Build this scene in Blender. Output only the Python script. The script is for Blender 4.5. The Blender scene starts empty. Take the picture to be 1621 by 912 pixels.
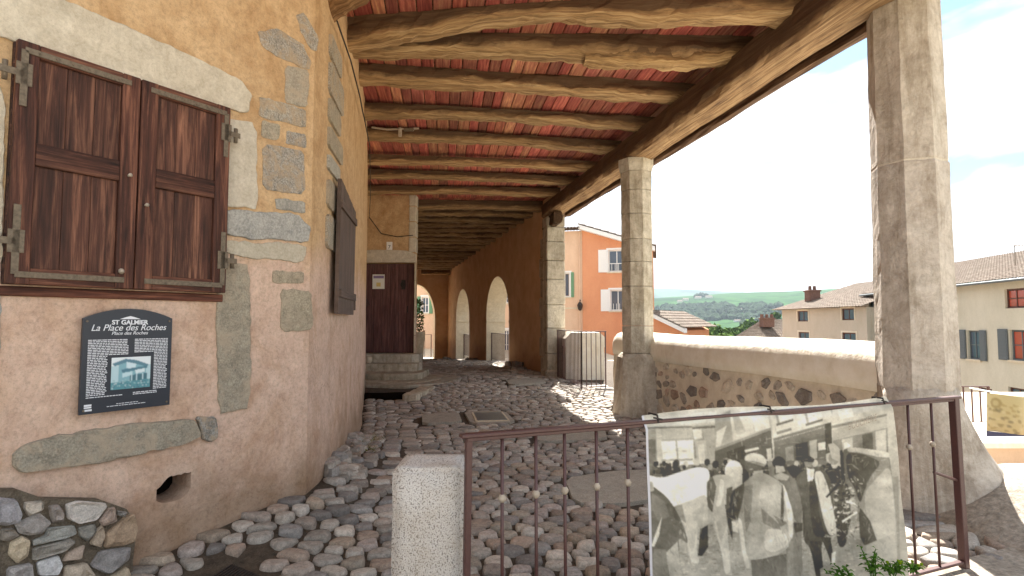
import bpy, bmesh, math, random
import numpy as np
from mathutils import Vector, Matrix, noise
from mathutils.geometry import tessellate_polygon

scene = bpy.context.scene
COL = scene.collection
random.seed(7)

# ---------------------------------------------------------------- camera
EYE = 1.5
PITCH = math.radians(3.31)
FPX = 900.6
cam_d = bpy.data.cameras.new('camera')
cam = bpy.data.objects.new('camera', cam_d)
COL.objects.link(cam)
cam.location = (0, 0, EYE)
cam.rotation_euler = (math.radians(90) + PITCH, 0, 0)
cam_d.sensor_width = 36.0
cam_d.lens = 20.0
cam_d.clip_start = 0.05
cam_d.clip_end = 20000
scene.camera = cam
scene.render.resolution_x = 1024
scene.render.resolution_y = 576

# ---------------------------------------------------------------- light
SUN_EL, SUN_HEAD = math.radians(47), math.radians(12)      # heading clockwise from +Y
world = bpy.data.worlds.new('World')
scene.world = world
world.use_nodes = True
wt = world.node_tree
for n in list(wt.nodes): wt.nodes.remove(n)
wo = wt.nodes.new('ShaderNodeOutputWorld')
bg = wt.nodes.new('ShaderNodeBackground')
sky = wt.nodes.new('ShaderNodeTexSky')
sky.sky_type = 'NISHITA'
sky.sun_disc = False
sky.sun_elevation = SUN_EL
sky.sun_rotation = SUN_HEAD
sky.air_density = 1.0
sky.dust_density = 1.2
tc = wt.nodes.new('ShaderNodeTexCoord')
mp = wt.nodes.new('ShaderNodeMapping')
mp.inputs['Scale'].default_value = (1.0, 1.0, 2.3)
mp.inputs['Location'].default_value = (9.58, 1.4, 0.24)
wt.links.new(tc.outputs['Generated'], mp.inputs['Vector'])
cn = wt.nodes.new('ShaderNodeTexNoise')
cn.inputs['Scale'].default_value = 2.6
cn.inputs['Detail'].default_value = 9
cn.inputs['Roughness'].default_value = 0.52
cn.inputs['Distortion'].default_value = 0.25
wt.links.new(mp.outputs[0], cn.inputs['Vector'])
cr = wt.nodes.new('ShaderNodeValToRGB')
cr.color_ramp.elements[0].position = 0.40
cr.color_ramp.elements[0].color = (0, 0, 0, 1)
cr.color_ramp.elements[1].position = 0.50
cr.color_ramp.elements[1].color = (1, 1, 1, 1)
wt.links.new(cn.outputs['Fac'], cr.inputs['Fac'])
# grey bases of the clouds
cn2 = wt.nodes.new('ShaderNodeTexNoise')
cn2.inputs['Scale'].default_value = 3.7
cn2.inputs['Detail'].default_value = 5
mp2 = wt.nodes.new('ShaderNodeMapping')
mp2.inputs['Scale'].default_value = (1.0, 1.0, 3.2)
mp2.inputs['Location'].default_value = (9.99, 1.84, 1.21)
wt.links.new(tc.outputs['Generated'], mp2.inputs['Vector'])
wt.links.new(mp2.outputs[0], cn2.inputs['Vector'])
cr2 = wt.nodes.new('ShaderNodeValToRGB')
cr2.color_ramp.elements[0].position = 0.38
cr2.color_ramp.elements[0].color = (1.9, 2.1, 2.45, 1)
cr2.color_ramp.elements[1].position = 0.52
cr2.color_ramp.elements[1].color = (4.1, 4.15, 4.2, 1)
wt.links.new(cn2.outputs['Fac'], cr2.inputs['Fac'])
# thin the blue a little towards the cyan the photograph has
tint = wt.nodes.new('ShaderNodeMixRGB')
tint.blend_type = 'MULTIPLY'
tint.inputs[0].default_value = 1.0
tint.inputs[2].default_value = (0.26, 0.37, 0.46, 1)
wt.links.new(sky.outputs[0], tint.inputs[1])
mx = wt.nodes.new('ShaderNodeMixRGB')
wt.links.new(cr.outputs['Color'], mx.inputs[0])
wt.links.new(tint.outputs[0], mx.inputs[1])
wt.links.new(cr2.outputs['Color'], mx.inputs[2])
wt.links.new(mx.outputs[0], bg.inputs['Color'])
bg.inputs['Strength'].default_value = 0.095
wt.links.new(bg.outputs[0], wo.inputs['Surface'])

sd = bpy.data.lights.new('sun', 'SUN')
sd.energy = 5.0
sd.angle = math.radians(0.55)
sd.color = (1.0, 0.955, 0.90)
sun = bpy.data.objects.new('sun', sd)
COL.objects.link(sun)
sdir = Vector((math.sin(SUN_HEAD) * math.cos(SUN_EL), math.cos(SUN_HEAD) * math.cos(SUN_EL), math.sin(SUN_EL)))
sun.rotation_euler = (-sdir).to_track_quat('-Z', 'Y').to_euler()
sun.location = sdir * 30

scene.view_settings.view_transform = 'Standard'
scene.view_settings.look = 'None'
scene.view_settings.exposure = 2.28
scene.view_settings.gamma = 1.0
try:
    scene.cycles.max_bounces = 8
    scene.cycles.diffuse_bounces = 6
except Exception:
    pass

# ---------------------------------------------------------------- pixel helpers (photograph coordinates 1621 x 912)
CP, SP = math.cos(PITCH), math.sin(PITCH)
def ray(px, py):
    x = (px - 810.5) / FPX
    y = (456 - py) / FPX
    return Vector((x, CP - y * SP, SP + y * CP))
def at(px, py, Y):
    d = ray(px, py)
    return Vector((0, 0, EYE)) + d * (Y / d.y)
def onplane(px, py, O, N):
    d = ray(px, py)
    c = Vector((0, 0, EYE))
    return c + d * ((Vector(O) - c).dot(Vector(N)) / d.dot(Vector(N)))
def atz(px, py, z):
    d = ray(px, py)
    return Vector((0, 0, EYE)) + d * ((z - EYE) / d.z)
def topx(p):
    v = Vector(p) - Vector((0, 0, EYE))
    yc = v.y * CP + v.z * SP
    zc = -v.y * SP + v.z * CP
    return 810.5 + FPX * v.x / yc, 456 - FPX * zc / yc

def lin(c):
    c = c / 255.0
    return c / 12.92 if c <= 0.04045 else ((c + 0.055) / 1.055) ** 2.4
def RGB(r, g, b, k=1.0):
    return (lin(r) * k, lin(g) * k, lin(b) * k, 1.0)
def nz(x, y, z=0.0):
    return noise.noise(Vector((x, y, z)))
def smooth(a, b, x):
    t = max(0.0, min(1.0, (x - a) / (b - a)))
    return t * t * (3 - 2 * t)

# ---------------------------------------------------------------- mesh builder
class MB:
    def __init__(self):
        self.v, self.f, self.t, self.g = [], [], [], []
    def add(self, verts, faces, tint=(1, 1, 1), grain=None):
        b = len(self.v)
        self.v += [tuple(p) for p in verts]
        self.f += [tuple(i + b for i in f) for f in faces]
        if isinstance(tint, list): self.t += tint
        else: self.t += [tint] * len(verts)
        if grain is None: self.g += [tuple(p) for p in verts]
        else: self.g += [tuple(g) for g in grain]
        return self
    def join(self, o):
        self.add(o.v, o.f, list(o.t), o.g)
        return self
    def box(self, c, s, rot=None, tint=(1, 1, 1), grain_off=0.0):
        R = rot or Matrix.Identity(3)
        hx, hy, hz = s[0] / 2, s[1] / 2, s[2] / 2
        loc = [Vector((x * hx, y * hy, z * hz)) for z in (-1, 1) for y in (-1, 1) for x in (-1, 1)]
        f = [(0, 2, 3, 1), (4, 5, 7, 6), (0, 1, 5, 4), (2, 6, 7, 3), (0, 4, 6, 2), (1, 3, 7, 5)]
        self.add([Vector(c) + R @ p for p in loc], f, tint, [p + Vector((grain_off, grain_off, grain_off)) for p in loc])
        return self
    def bbox(self, c, s, bev=0.01, rot=None, tint=(1, 1, 1), grain_off=0.0):
        """box with bevelled edges"""
        R = rot or Matrix.Identity(3)
        bm = bmesh.new()
        bmesh.ops.create_cube(bm, size=1)
        bmesh.ops.scale(bm, vec=Vector(s), verts=bm.verts)
        bmesh.ops.bevel(bm, geom=list(bm.edges), offset=bev, segments=1, affect='EDGES')
        loc = [v.co.copy() for v in bm.verts]
        for i, v in enumerate(bm.verts): v.index = i
        fs = [tuple(v.index for v in f.verts) for f in bm.faces]
        bm.free()
        self.add([Vector(c) + R @ p for p in loc], fs, tint, [p + Vector((grain_off, grain_off, grain_off)) for p in loc])
        return self
    def prism(self, poly, o, u, v, n, d0, d1, tint=(1, 1, 1)):
        """polygon (a,b) in frame o,u,v extruded along n from d0 to d1"""
        o, u, v, n = Vector(o), Vector(u), Vector(v), Vector(n)
        k = len(poly)
        lo = [o + u * a + v * b + n * d0 for a, b in poly]
        hi = [o + u * a + v * b + n * d1 for a, b in poly]
        tri = tessellate_polygon([[Vector((a, b, 0)) for a, b in poly]])
        area = sum(poly[i][0] * poly[(i + 1) % k][1] - poly[(i + 1) % k][0] * poly[i][1] for i in range(k))
        flip = (area < 0) != (u.cross(v).dot(n) * (1 if d1 > d0 else -1) < 0)
        fs = []
        for t in tri:
            fs.append(tuple(i + k for i in t)); fs.append(tuple(reversed(t)))
        for i in range(k):
            j = (i + 1) % k
            fs.append((i, j, j + k, i + k) if not flip else (j, i, i + k, j + k))
        g = [(a, b, 0) for a, b in poly] * 2
        self.add(lo + hi, fs, tint, g)
        return self
    def tube(self, pts, r, n=8, tint=(1, 1, 1), cap=True):
        pts = [Vector(p) for p in pts]
        rs = r if isinstance(r, (list, tuple)) else [r] * len(pts)
        vs, fs, gs = [], [], []
        L = 0
        ref = None
        for i, p in enumerate(pts):
            d = (pts[min(i + 1, len(pts) - 1)] - pts[max(i - 1, 0)]).normalized()
            if ref is None:
                ref = Vector((0, 0, 1)) if abs(d.z) < 0.9 else Vector((1, 0, 0))
            a = d.cross(ref).normalized(); b = a.cross(d).normalized()
            ref = b
            if i: L += (p - pts[i - 1]).length
            for k in range(n):
                th = 2 * math.pi * (k + 0.5) / n
                vs.append(p + (a * math.cos(th) + b * math.sin(th)) * rs[i])
                gs.append((L, k / n, 0))
        for i in range(len(pts) - 1):
            for k in range(n):
                k2 = (k + 1) % n
                fs.append((i * n + k, i * n + k2, (i + 1) * n + k2, (i + 1) * n + k))
        if cap:
            fs.append(tuple(reversed(range(n))))
            fs.append(tuple((len(pts) - 1) * n + k for k in range(n)))
        self.add(vs, fs, tint, gs)
        return self
    def build(self, name, mat, parent=None, smooth_=False, **kw):
        me = bpy.data.meshes.new(name)
        o0 = Vector((0, 0, 0))
        p = parent
        while p is not None:
            o0 += p.location; p = p.parent
        me.from_pydata([(a - o0.x, b - o0.y, c - o0.z) for a, b, c in self.v], [], self.f)
        n = len(self.v)
        ca = me.color_attributes.new('tint', 'FLOAT_COLOR', 'POINT')
        arr = np.ones((n, 4), dtype=np.float32)
        if n: arr[:, :3] = np.array(self.t, dtype=np.float32)
        ca.data.foreach_set('color', arr.ravel())
        ga = me.attributes.new('grain', 'FLOAT_VECTOR', 'POINT')
        if n: ga.data.foreach_set('vector', np.array(self.g, dtype=np.float32).ravel())
        if smooth_: me.polygons.foreach_set('use_smooth', [True] * len(self.f))
        me.update()
        me.materials.append(mat)
        ob = bpy.data.objects.new(name, me)
        COL.objects.link(ob)
        if parent is not None: ob.parent = parent
        for k, v in kw.items(): ob[k] = v
        return ob

def thing(name, label, cat, loc=(0, 0, 0), group=None):
    o = bpy.data.objects.new(name, None)
    o.empty_display_size = 0.2
    COL.objects.link(o)
    o.location = loc
    o['label'] = label; o['category'] = cat
    if group: o['group'] = group
    return o

# ---------------------------------------------------------------- material builder
class NT:
    def __init__(self, name, rough=0.9, spec=0.25):
        self.m = bpy.data.materials.new(name)
        self.m.use_nodes = True
        self.t = self.m.node_tree
        self.b = self.t.nodes['Principled BSDF']
        self.b.inputs['Roughness'].default_value = rough
        self.b.inputs['Specular IOR Level'].default_value = spec
    def n(self, k): return self.t.nodes.new(k)
    def l(self, a, b): self.t.links.new(a, b)
    def geo(self):
        g = self.n('ShaderNodeNewGeometry'); return g.outputs['Position']
    def attr(self, name, out='Vector'):
        a = self.n('ShaderNodeAttribute'); a.attribute_name = name; return a.outputs[out]
    def mapping(self, vec, scale=(1, 1, 1), loc=(0, 0, 0), rot=(0, 0, 0)):
        m = self.n('ShaderNodeMapping')
        m.inputs['Scale'].default_value = scale; m.inputs['Location'].default_value = loc
        m.inputs['Rotation'].default_value = rot
        self.l(vec, m.inputs['Vector']); return m.outputs[0]
    def noise(self, vec, scale, detail=4, rough=0.6, dist=0.0):
        m = self.n('ShaderNodeTexNoise')
        m.inputs['Scale'].default_value = scale; m.inputs['Detail'].default_value = detail
        m.inputs['Roughness'].default_value = rough; m.inputs['Distortion'].default_value = dist
        self.l(vec, m.inputs['Vector']); return m.outputs['Fac']
    def ramp(self, fac, stops):
        m = self.n('ShaderNodeValToRGB')
        e = m.color_ramp.elements
        while len(e) < len(stops): e.new(0.5)
        for i, (p, c) in enumerate(stops):
            e[i].position = p
            e[i].color = c if isinstance(c, tuple) else (c, c, c, 1)
        self.l(fac, m.inputs['Fac']); return m.outputs['Color']
    def mix(self, fac, a, b, mode='MIX'):
        m = self.n('ShaderNodeMixRGB'); m.blend_type = mode
        for s, x in ((0, fac), (1, a), (2, b)):
            if hasattr(x, 'is_linked') or hasattr(x, 'links'): self.l(x, m.inputs[s])
            else: m.inputs[s].default_value = x
        return m.outputs[0]
    def math(self, op, a, b=0.0, clamp=False):
        m = self.n('ShaderNodeMath'); m.operation = op; m.use_clamp = clamp
        for s, x in ((0, a), (1, b)):
            if hasattr(x, 'links'): self.l(x, m.inputs[s])
            else: m.inputs[s].default_value = x
        return m.outputs[0]
    def sep(self, vec):
        m = self.n('ShaderNodeSeparateXYZ'); self.l(vec, m.inputs[0]); return m.outputs
    def color(self, c): 
        if hasattr(c, 'links'): self.l(c, self.b.inputs['Base Color'])
        else: self.b.inputs['Base Color'].default_value = c
    def bump(self, h, strength=0.4, dist=0.01, prev=None):
        m = self.n('ShaderNodeBump')
        m.inputs['Strength'].default_value = strength; m.inputs['Distance'].default_value = dist
        self.l(h, m.inputs['Height'])
        if prev is not None: self.l(prev, m.inputs['Normal'])
        self.l(m.outputs[0], self.b.inputs['Normal']); return m.outputs[0]

def flat(name, col, rough=0.6, spec=0.3, metal=0.0, var=0.12, scale=30, bump=0.0):
    t = NT(name, rough, spec)
    t.b.inputs['Metallic'].default_value = metal
    g = t.geo()
    f = t.noise(g, scale, 5)
    a = tuple(x * (1 - var) for x in col[:3]) + (1,)
    b = tuple(min(1, x * (1 + var)) for x in col[:3]) + (1,)
    t.color(t.ramp(f, [(0.3, a), (0.7, b)]))
    if bump: t.bump(f, bump, 0.004)
    return t.m

def mat_plaster():
    t = NT('lime_plaster', 0.95, 0.12)
    g = t.geo()
    z = t.sep(g)[2]
    big = t.noise(g, 1.6, 5, 0.6)
    mid = t.noise(g, 9, 6, 0.65)
    fine = t.noise(g, 90, 4, 0.7)
    pink = t.ramp(mid, [(0.3, RGB(198, 168, 148)), (0.7, RGB(221, 194, 173))])
    ochre = t.ramp(mid, [(0.3, RGB(188, 156, 117)), (0.7, RGB(210, 180, 141))])
    m = t.math('ADD', z, t.math('MULTIPLY', big, 0.7))
    mask = t.ramp(t.math('MULTIPLY', m, 0.25), [(0.555, 0.0), (0.64, 1.0)])
    c = t.mix(mask, pink, ochre)
    # damp brown foot of the wall
    low = t.math('SUBTRACT', t.math('ADD', t.math('MULTIPLY', big, 1.0), 0.12), z)
    lm = t.ramp(low, [(0.0, 0.0), (0.42, 1.0)])
    c = t.mix(t.math('MULTIPLY', lm, 0.62), c, RGB(128, 108, 84))
    st = t.noise(t.mapping(g, (1, 1, 0.7)), 2.7, 6, 0.7, 0.8)
    c = t.mix(t.ramp(st, [(0.46, 0.0), (0.70, 0.75)]), c, t.mix(1.0, c, (0.72, 0.62, 0.50, 1), 'MULTIPLY'))
    sp = t.noise(g, 260, 2, 0.5)
    c = t.mix(t.ramp(sp, [(0.62, 0.0), (0.75, 0.35)]), c, RGB(120, 92, 68))
    vo = t.n('ShaderNodeTexVoronoi'); vo.feature = 'DISTANCE_TO_EDGE'; vo.inputs['Scale'].default_value = 1.3
    dn = t.n('ShaderNodeTexNoise'); dn.inputs['Scale'].default_value = 3.0; dn.inputs['Detail'].default_value = 6
    t.l(g, dn.inputs['Vector'])
    t.l(t.mix(0.35, g, dn.outputs['Color']), vo.inputs['Vector'])
    ck = t.math('MULTIPLY', t.ramp(vo.outputs['Distance'], [(0.0, 1.0), (0.006, 0.0)]), t.ramp(t.noise(g, 1.1, 3), [(0.56, 0.0), (0.66, 0.35)]))
    c = t.mix(ck, c, RGB(96, 74, 54))
    gr = t.noise(g, 38, 5, 0.8)
    c = t.mix(1.0, c, t.ramp(gr, [(0.36, 0.80), (0.5, 1.0), (0.66, 1.10)]), 'MULTIPLY')
    pt = t.noise(t.mapping(g, (1, 1, 0.28)), 5.5, 7, 0.8, 0.4)
    c = t.mix(t.ramp(pt, [(0.54, 0.0), (0.70, 0.45)]), c, t.mix(1.0, c, (0.80, 0.78, 0.74, 1), 'MULTIPLY'))
    t.color(c)
    h = t.math('ADD', t.math('MULTIPLY', fine, 0.5), mid)
    b1 = t.bump(h, 0.85, 0.012)
    t.bump(big, 0.4, 0.06, b1)
    return t.m

def mat_stone(name, lo, hi, speck=0.35, scale=14, bump=0.6, tinted=True, moss=0.0, smear=None, streak=0.0):
    t = NT(name, 0.92, 0.15)
    g = t.geo()
    a = t.noise(g, scale, 7, 0.68, 0.4)
    c = t.ramp(a, [(0.28, lo), (0.72, hi)])
    s = t.noise(g, scale * 5.5, 4, 0.75)
    c = t.mix(t.ramp(s, [(0.50, 0.0), (0.60, speck)]), c, tuple(x * 0.35 for x in lo[:3]) + (1,))
    c = t.mix(t.ramp(s, [(0.38, speck * 0.8), (0.47, 0.0)]), c, tuple(min(0.85, x * 1.5) for x in hi[:3]) + (1,))
    if moss:
        mm = t.noise(g, 5, 6, 0.7)
        c = t.mix(t.ramp(mm, [(0.5, 0.0), (0.68, moss)]), c, RGB(112, 104, 88))
    if tinted: c = t.mix(1.0, c, t.attr('tint', 'Color'), 'MULTIPLY')
    if streak:
        sk = t.noise(t.mapping(g, (1, 1, 0.16)), 4.5, 7, 0.75, 0.6)
        c = t.mix(t.ramp(sk, [(0.46, 0.0), (0.66, streak)]), c, t.mix(1.0, c, (0.50, 0.45, 0.38, 1), 'MULTIPLY'))
        sk2 = t.noise(g, 1.7, 7, 0.75, 0.5)
        c = t.mix(t.ramp(sk2, [(0.50, 0.0), (0.62, streak * 0.7)]), c, t.mix(1.0, c, (0.66, 0.63, 0.58, 1), 'MULTIPLY'))
    if smear:
        sm = t.noise(g, 7, 8, 0.75, 0.8)
        c = t.mix(t.ramp(sm, [(0.47, 0.0), (0.60, 0.85)]), c, smear)
    t.color(c)
    b1 = t.bump(a, bump, 0.03)
    t.bump(s, bump, 0.008, b1)
    return t.m

def mat_wood(name, dark, mid, light, top_stain_shade=False, gloss=0.75, streak=1.0, bump=0.5):
    """streaks follow the grain attribute: x along the timber"""
    t = NT(name, gloss, 0.25)
    g = t.attr('grain')
    tn = t.attr('tint', 'Color')
    n1 = t.noise(t.mapping(g, (0.7, 14, 14)), 2.2 * streak, 7, 0.68, 0.6)
    n2 = t.noise(t.mapping(g, (1.5, 50, 50)), 2.0 * streak, 4, 0.6, 0.2)
    n3 = t.noise(t.mapping(g, (0.8, 2.2, 2.2)), 2.3, 6, 0.7, 0.6)
    c = t.ramp(n1, [(0.30, dark), (0.5, mid), (0.72, light)])
    c = t.mix(t.ramp(n2, [(0.55, 0.0), (0.7, 0.45)]), c, tuple(x * 0.5 for x in dark[:3]) + (1,))
    if top_stain_shade:  # stain near the top; the lighter lit underside is put into the colour too
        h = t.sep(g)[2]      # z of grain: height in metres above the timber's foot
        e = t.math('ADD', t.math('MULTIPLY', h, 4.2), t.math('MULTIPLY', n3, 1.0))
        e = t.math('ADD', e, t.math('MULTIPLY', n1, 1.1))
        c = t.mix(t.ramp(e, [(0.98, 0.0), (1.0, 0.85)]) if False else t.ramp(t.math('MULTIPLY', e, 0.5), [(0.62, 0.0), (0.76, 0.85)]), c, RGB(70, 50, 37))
    else:
        c = t.mix(t.ramp(n3, [(0.45, 0.0), (0.7, 0.55)]), c, dark)
    c = t.mix(1.0, c, tn, 'MULTIPLY')
    t.color(c)
    b1 = t.bump(n1, bump, 0.012)
    t.bump(n2, bump, 0.004, b1)
    return t.m

def mat_tinted(name, rough=0.9, var=0.25, scale=40, bump=0.5, spec=0.2, fine=200):
    t = NT(name, rough, spec)
    g = t.geo()
    a = t.noise(g, scale, 6, 0.7)
    f = t.noise(g, fine, 3, 0.6)
    c = t.ramp(a, [(0.3, 1 - var), (0.7, 1 + var)])
    c = t.mix(1.0, t.attr('tint', 'Color'), c, 'MULTIPLY')
    c = t.mix(1.0, c, t.ramp(f, [(0.35, 0.8), (0.65, 1.12)]), 'MULTIPLY')
    t.color(c)
    b1 = t.bump(a, bump, 0.01)
    t.bump(f, bump * 0.6, 0.002, b1)
    return t.m

M = {}
M['plaster'] = mat_plaster()
M['cream_stone'] = mat_stone('cream_stone', RGB(180, 170, 152), RGB(214, 206, 190), 0.15, 9, 0.5, moss=0.15)
M['granite_grey'] = mat_stone('grey_granite', RGB(150, 143, 132), RGB(188, 182, 171), 0.55, 16, 0.9, moss=0.3, smear=RGB(186, 164, 136))
M['blue_stone'] = mat_stone('bluish_stone', RGB(148, 147, 141), RGB(182, 179, 171), 0.3, 12, 0.5)
M['olive_stone'] = mat_stone('lichened_stone', RGB(142, 135, 122), RGB(180, 172, 156), 0.35, 16, 0.8, moss=0.3, smear=RGB(184, 168, 146))
M['rubble'] = mat_tinted('rubble_stone', 0.9, 0.3, 18, 0.9, 0.2, 130)
M['cobble'] = mat_tinted('cobble_stone', 0.86, 0.34, 34, 0.8, 0.2, 190)
M['column'] = mat_stone('weathered_column_stone', RGB(176, 168, 150), RGB(216, 209, 194), 0.10, 7, 0.8, moss=0.35, streak=0.7)
M['column_rough'] = mat_stone('rough_render_over_stone', RGB(168, 158, 146), RGB(218, 211, 200), 0.10, 5, 1.0, moss=0.25, streak=0.75)
M['granite'] = None
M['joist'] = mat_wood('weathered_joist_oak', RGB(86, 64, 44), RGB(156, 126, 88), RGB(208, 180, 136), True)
M['beam'] = mat_wood('old_beam_oak', RGB(72, 54, 42), RGB(132, 108, 82), RGB(182, 160, 128), False, bump=0.7)
M['beam_stain_shade'] = mat_wood('stain_shaded_beam_oak', RGB(80, 56, 40), RGB(150, 120, 86), RGB(206, 178, 136), True, bump=0.8)
M['board'] = mat_wood('red_stained_board', RGB(112, 60, 52), RGB(168, 94, 82), RGB(198, 140, 110), False, 0.7, 1.0, 0.35)
M['shutter'] = mat_wood('varnished_shutter_wood', RGB(34, 22, 18), RGB(84, 53, 42), RGB(150, 106, 84), False, 0.6, 1.0, 0.5)
M['door_wood'] = mat_wood('dark_door_wood', RGB(66, 42, 40), RGB(104, 70, 66), RGB(136, 100, 92), False, 0.6, 1.0, 0.35)
M['grey_wood'] = mat_wood('grey_brown_shutter_wood', RGB(72, 58, 50), RGB(98, 82, 72), RGB(120, 104, 92), False, 0.7, 1.0, 0.3)
M['iron'] = flat('old_iron', RGB(112, 100, 84), 0.6, 0.4, 0.3, 0.3, 60, 0.3)
M['rail'] = flat('brown_painted_iron', RGB(76, 48, 45), 0.42, 0.5, 0.0, 0.14, 70, 0.25)
M['bead'] = flat('worn_white_knuckle', RGB(164, 152, 136), 0.6, 0.3, 0, 0.2)
M['void_shade'] = flat('painted_hollow_shade', RGB(24, 19, 15), 1.0, 0.0, 0, 0.3, 12)  # near-black colour standing in for the shade inside openings
M['mortar_dirt'] = mat_stone('dark_joint_earth', RGB(58, 51, 44), RGB(98, 87, 74), 0.3, 20, 0.6, False)
M['white_plaster'] = None
# ---------------------------------------------------------------- more materials
def m_granite():
    t = NT('speckled_granite', 0.8, 0.3)
    g = t.geo()
    s = t.noise(g, 150, 3, 0.5)
    s2 = t.noise(g, 6, 4, 0.6)
    c = t.ramp(s, [(0.36, RGB(122, 116, 110)), (0.46, RGB(186, 180, 172)), (0.60, RGB(206, 201, 194)), (0.68, RGB(164, 154, 142))])
    c = t.mix(t.ramp(s2, [(0.4, 0.0), (0.7, 0.35)]), c, RGB(160, 140, 112))
    t.color(c); b = t.bump(s, 0.8, 0.004); t.bump(s2, 0.4, 0.03, b)
    return t.m
M['granite'] = m_granite()
def m_cream():
    t = NT('cream_render_coping', 0.9, 0.15)
    g = t.geo()
    a = t.noise(g, 6, 6, 0.65)
    c = t.ramp(a, [(0.3, RGB(224, 214, 192)), (0.7, RGB(238, 231, 216))])
    st = t.noise(t.mapping(g, (1, 1, 0.4)), 4, 6, 0.7)
    c = t.mix(t.ramp(st, [(0.55, 0.0), (0.75, 0.4)]), c, RGB(186, 170, 142))
    t.color(c); t.bump(a, 0.5, 0.03)
    return t.m
M['cream'] = m_cream()
def m_arcade():
    t = NT('ochre_arcade_plaster', 0.95, 0.1)
    g = t.geo()
    a = t.noise(g, 2.2, 6, 0.65); f = t.noise(g, 40, 4, 0.7)
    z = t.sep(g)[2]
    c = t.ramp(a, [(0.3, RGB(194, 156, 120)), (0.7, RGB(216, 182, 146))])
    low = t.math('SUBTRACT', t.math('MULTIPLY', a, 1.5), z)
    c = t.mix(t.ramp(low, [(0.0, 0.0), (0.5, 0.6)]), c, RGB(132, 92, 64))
    t.color(c); t.bump(f, 0.5, 0.01)
    return t.m
M['arcade'] = m_arcade()
def facade(name, a, b, sc=1.2):
    t = NT(name, 0.95, 0.1)
    g = t.geo()
    n = t.noise(t.mapping(g, (1, 1, 0.5)), sc, 6, 0.7)
    f = t.noise(g, 12, 4, 0.7)
    c = t.ramp(n, [(0.3, a), (0.7, b)])
    c = t.mix(t.ramp(f, [(0.4, 0.0), (0.8, 0.25)]), c, tuple(x * 0.7 for x in a[:3]) + (1,))
    t.color(c); t.bump(f, 0.3, 0.02)
    return t.m
M['orange'] = facade('orange_facade_paint', RGB(206, 142, 106), RGB(216, 156, 118))
M['peach'] = facade('peach_facade_render', RGB(208, 176, 148), RGB(222, 192, 164))
M['beige'] = facade('beige_facade_render', RGB(170, 164, 148), RGB(186, 180, 166), 0.6)
M['pale'] = facade('pale_stained_render', RGB(190, 184, 164), RGB(212, 206, 188), 0.5)
M['white_paint'] = flat('white_paint', RGB(226, 226, 224), 0.6, 0.3, 0, 0.04)
M['green_paint'] = flat('green_shutter_paint', RGB(104, 146, 112), 0.6)
M['grey_shutter'] = flat('grey_shutter_paint', RGB(94, 100, 102), 0.6)
M['brown_frame'] = flat('brown_window_frame', RGB(92, 58, 46), 0.5)
def m_glass(n, c):
    t = NT(n, 0.12, 0.6); t.color(c); return t.m
M['pane'] = m_glass('window_pane', RGB(70, 84, 100))
M['pane_red'] = m_glass('window_pane_red_reflection', RGB(168, 70, 50))  # red reflection put into the pane colour
M['sheet_metal'] = flat('metal_cover', RGB(120, 128, 130), 0.35, 0.5, 0.5, 0.15, 30)
M['cast_iron'] = flat('cast_iron_grate', RGB(56, 50, 46), 0.6, 0.4, 0.4, 0.3, 50)
def m_rooftile():
    t = NT('clay_roof_tile', 0.9, 0.15)
    g = t.geo()
    a = t.noise(g, 2.6, 8, 0.95); b = t.noise(g, 0.5, 4)
    c = t.ramp(a, [(0.3, RGB(74, 66, 58)), (0.5, RGB(118, 104, 92)), (0.7, RGB(160, 150, 136))])
    c = t.mix(t.ramp(b, [(0.4, 0.0), (0.7, 0.5)]), c, RGB(104, 96, 84))
    t.color(c); return t.m
M['tile'] = m_rooftile()
M['brick'] = flat('chimney_brick', RGB(108, 84, 74), 0.9, 0.1, 0, 0.3, 14)
def m_leaf(name, c1, c2):
    t = NT(name, 0.95, 0.03)
    c = t.mix(1.0, t.ramp(t.noise(t.geo(), 1.5, 3), [(0.35, c1), (0.65, c2)]), t.attr('tint', 'Color'), 'MULTIPLY')
    t.color(c)
    return t.m
M['leaf'] = m_leaf('tree_leaves', RGB(62, 84, 40), RGB(100, 122, 62))
M['leaf_far'] = m_leaf('far_leaves', RGB(34, 50, 34), RGB(50, 68, 44))
M['weed'] = m_leaf('weed_leaves', RGB(52, 84, 34), RGB(86, 120, 48))
M['trunk'] = flat('bark', RGB(84, 68, 52), 0.9, 0.1, 0, 0.3)
def m_tint_flat(name, rough=0.6, spec=0.3, transl=0.0):
    t = NT(name, rough, spec)
    a = t.attr('tint', 'Color')
    t.l(a, t.b.inputs['Base Color'])
    if transl:
        tr = t.n('ShaderNodeBsdfTranslucent'); t.l(a, tr.inputs['Color'])
        mx = t.n('ShaderNodeMixShader'); mx.inputs[0].default_value = transl
        t.l(t.b.outputs[0], mx.inputs[1]); t.l(tr.outputs[0], mx.inputs[2])
        t.l(mx.outputs[0], t.t.nodes['Material Output'].inputs['Surface'])
    return t.m
M['print'] = m_tint_flat('printed_panel', 0.35, 0.4)
M['vinyl'] = m_tint_flat('printed_vinyl', 0.45, 0.35, 0.3)

# ---------------------------------------------------------------- the ground heights
def zf(x, y):
    z = 0.0
    z += 0.13 * smooth(9, 14, y)
    z -= 0.10 * smooth(15, 20, y) + 0.27 * smooth(20, 26, y) + 0.38 * smooth(26, 31, y)
    z += 0.17 * smooth(-0.8, -1.7, x) * smooth(3.2, 4.4, y) * (1 - smooth(6.0, 7.5, y))
    z += 0.012 * nz(x * 1.3, y * 1.3)
    return z

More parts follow.
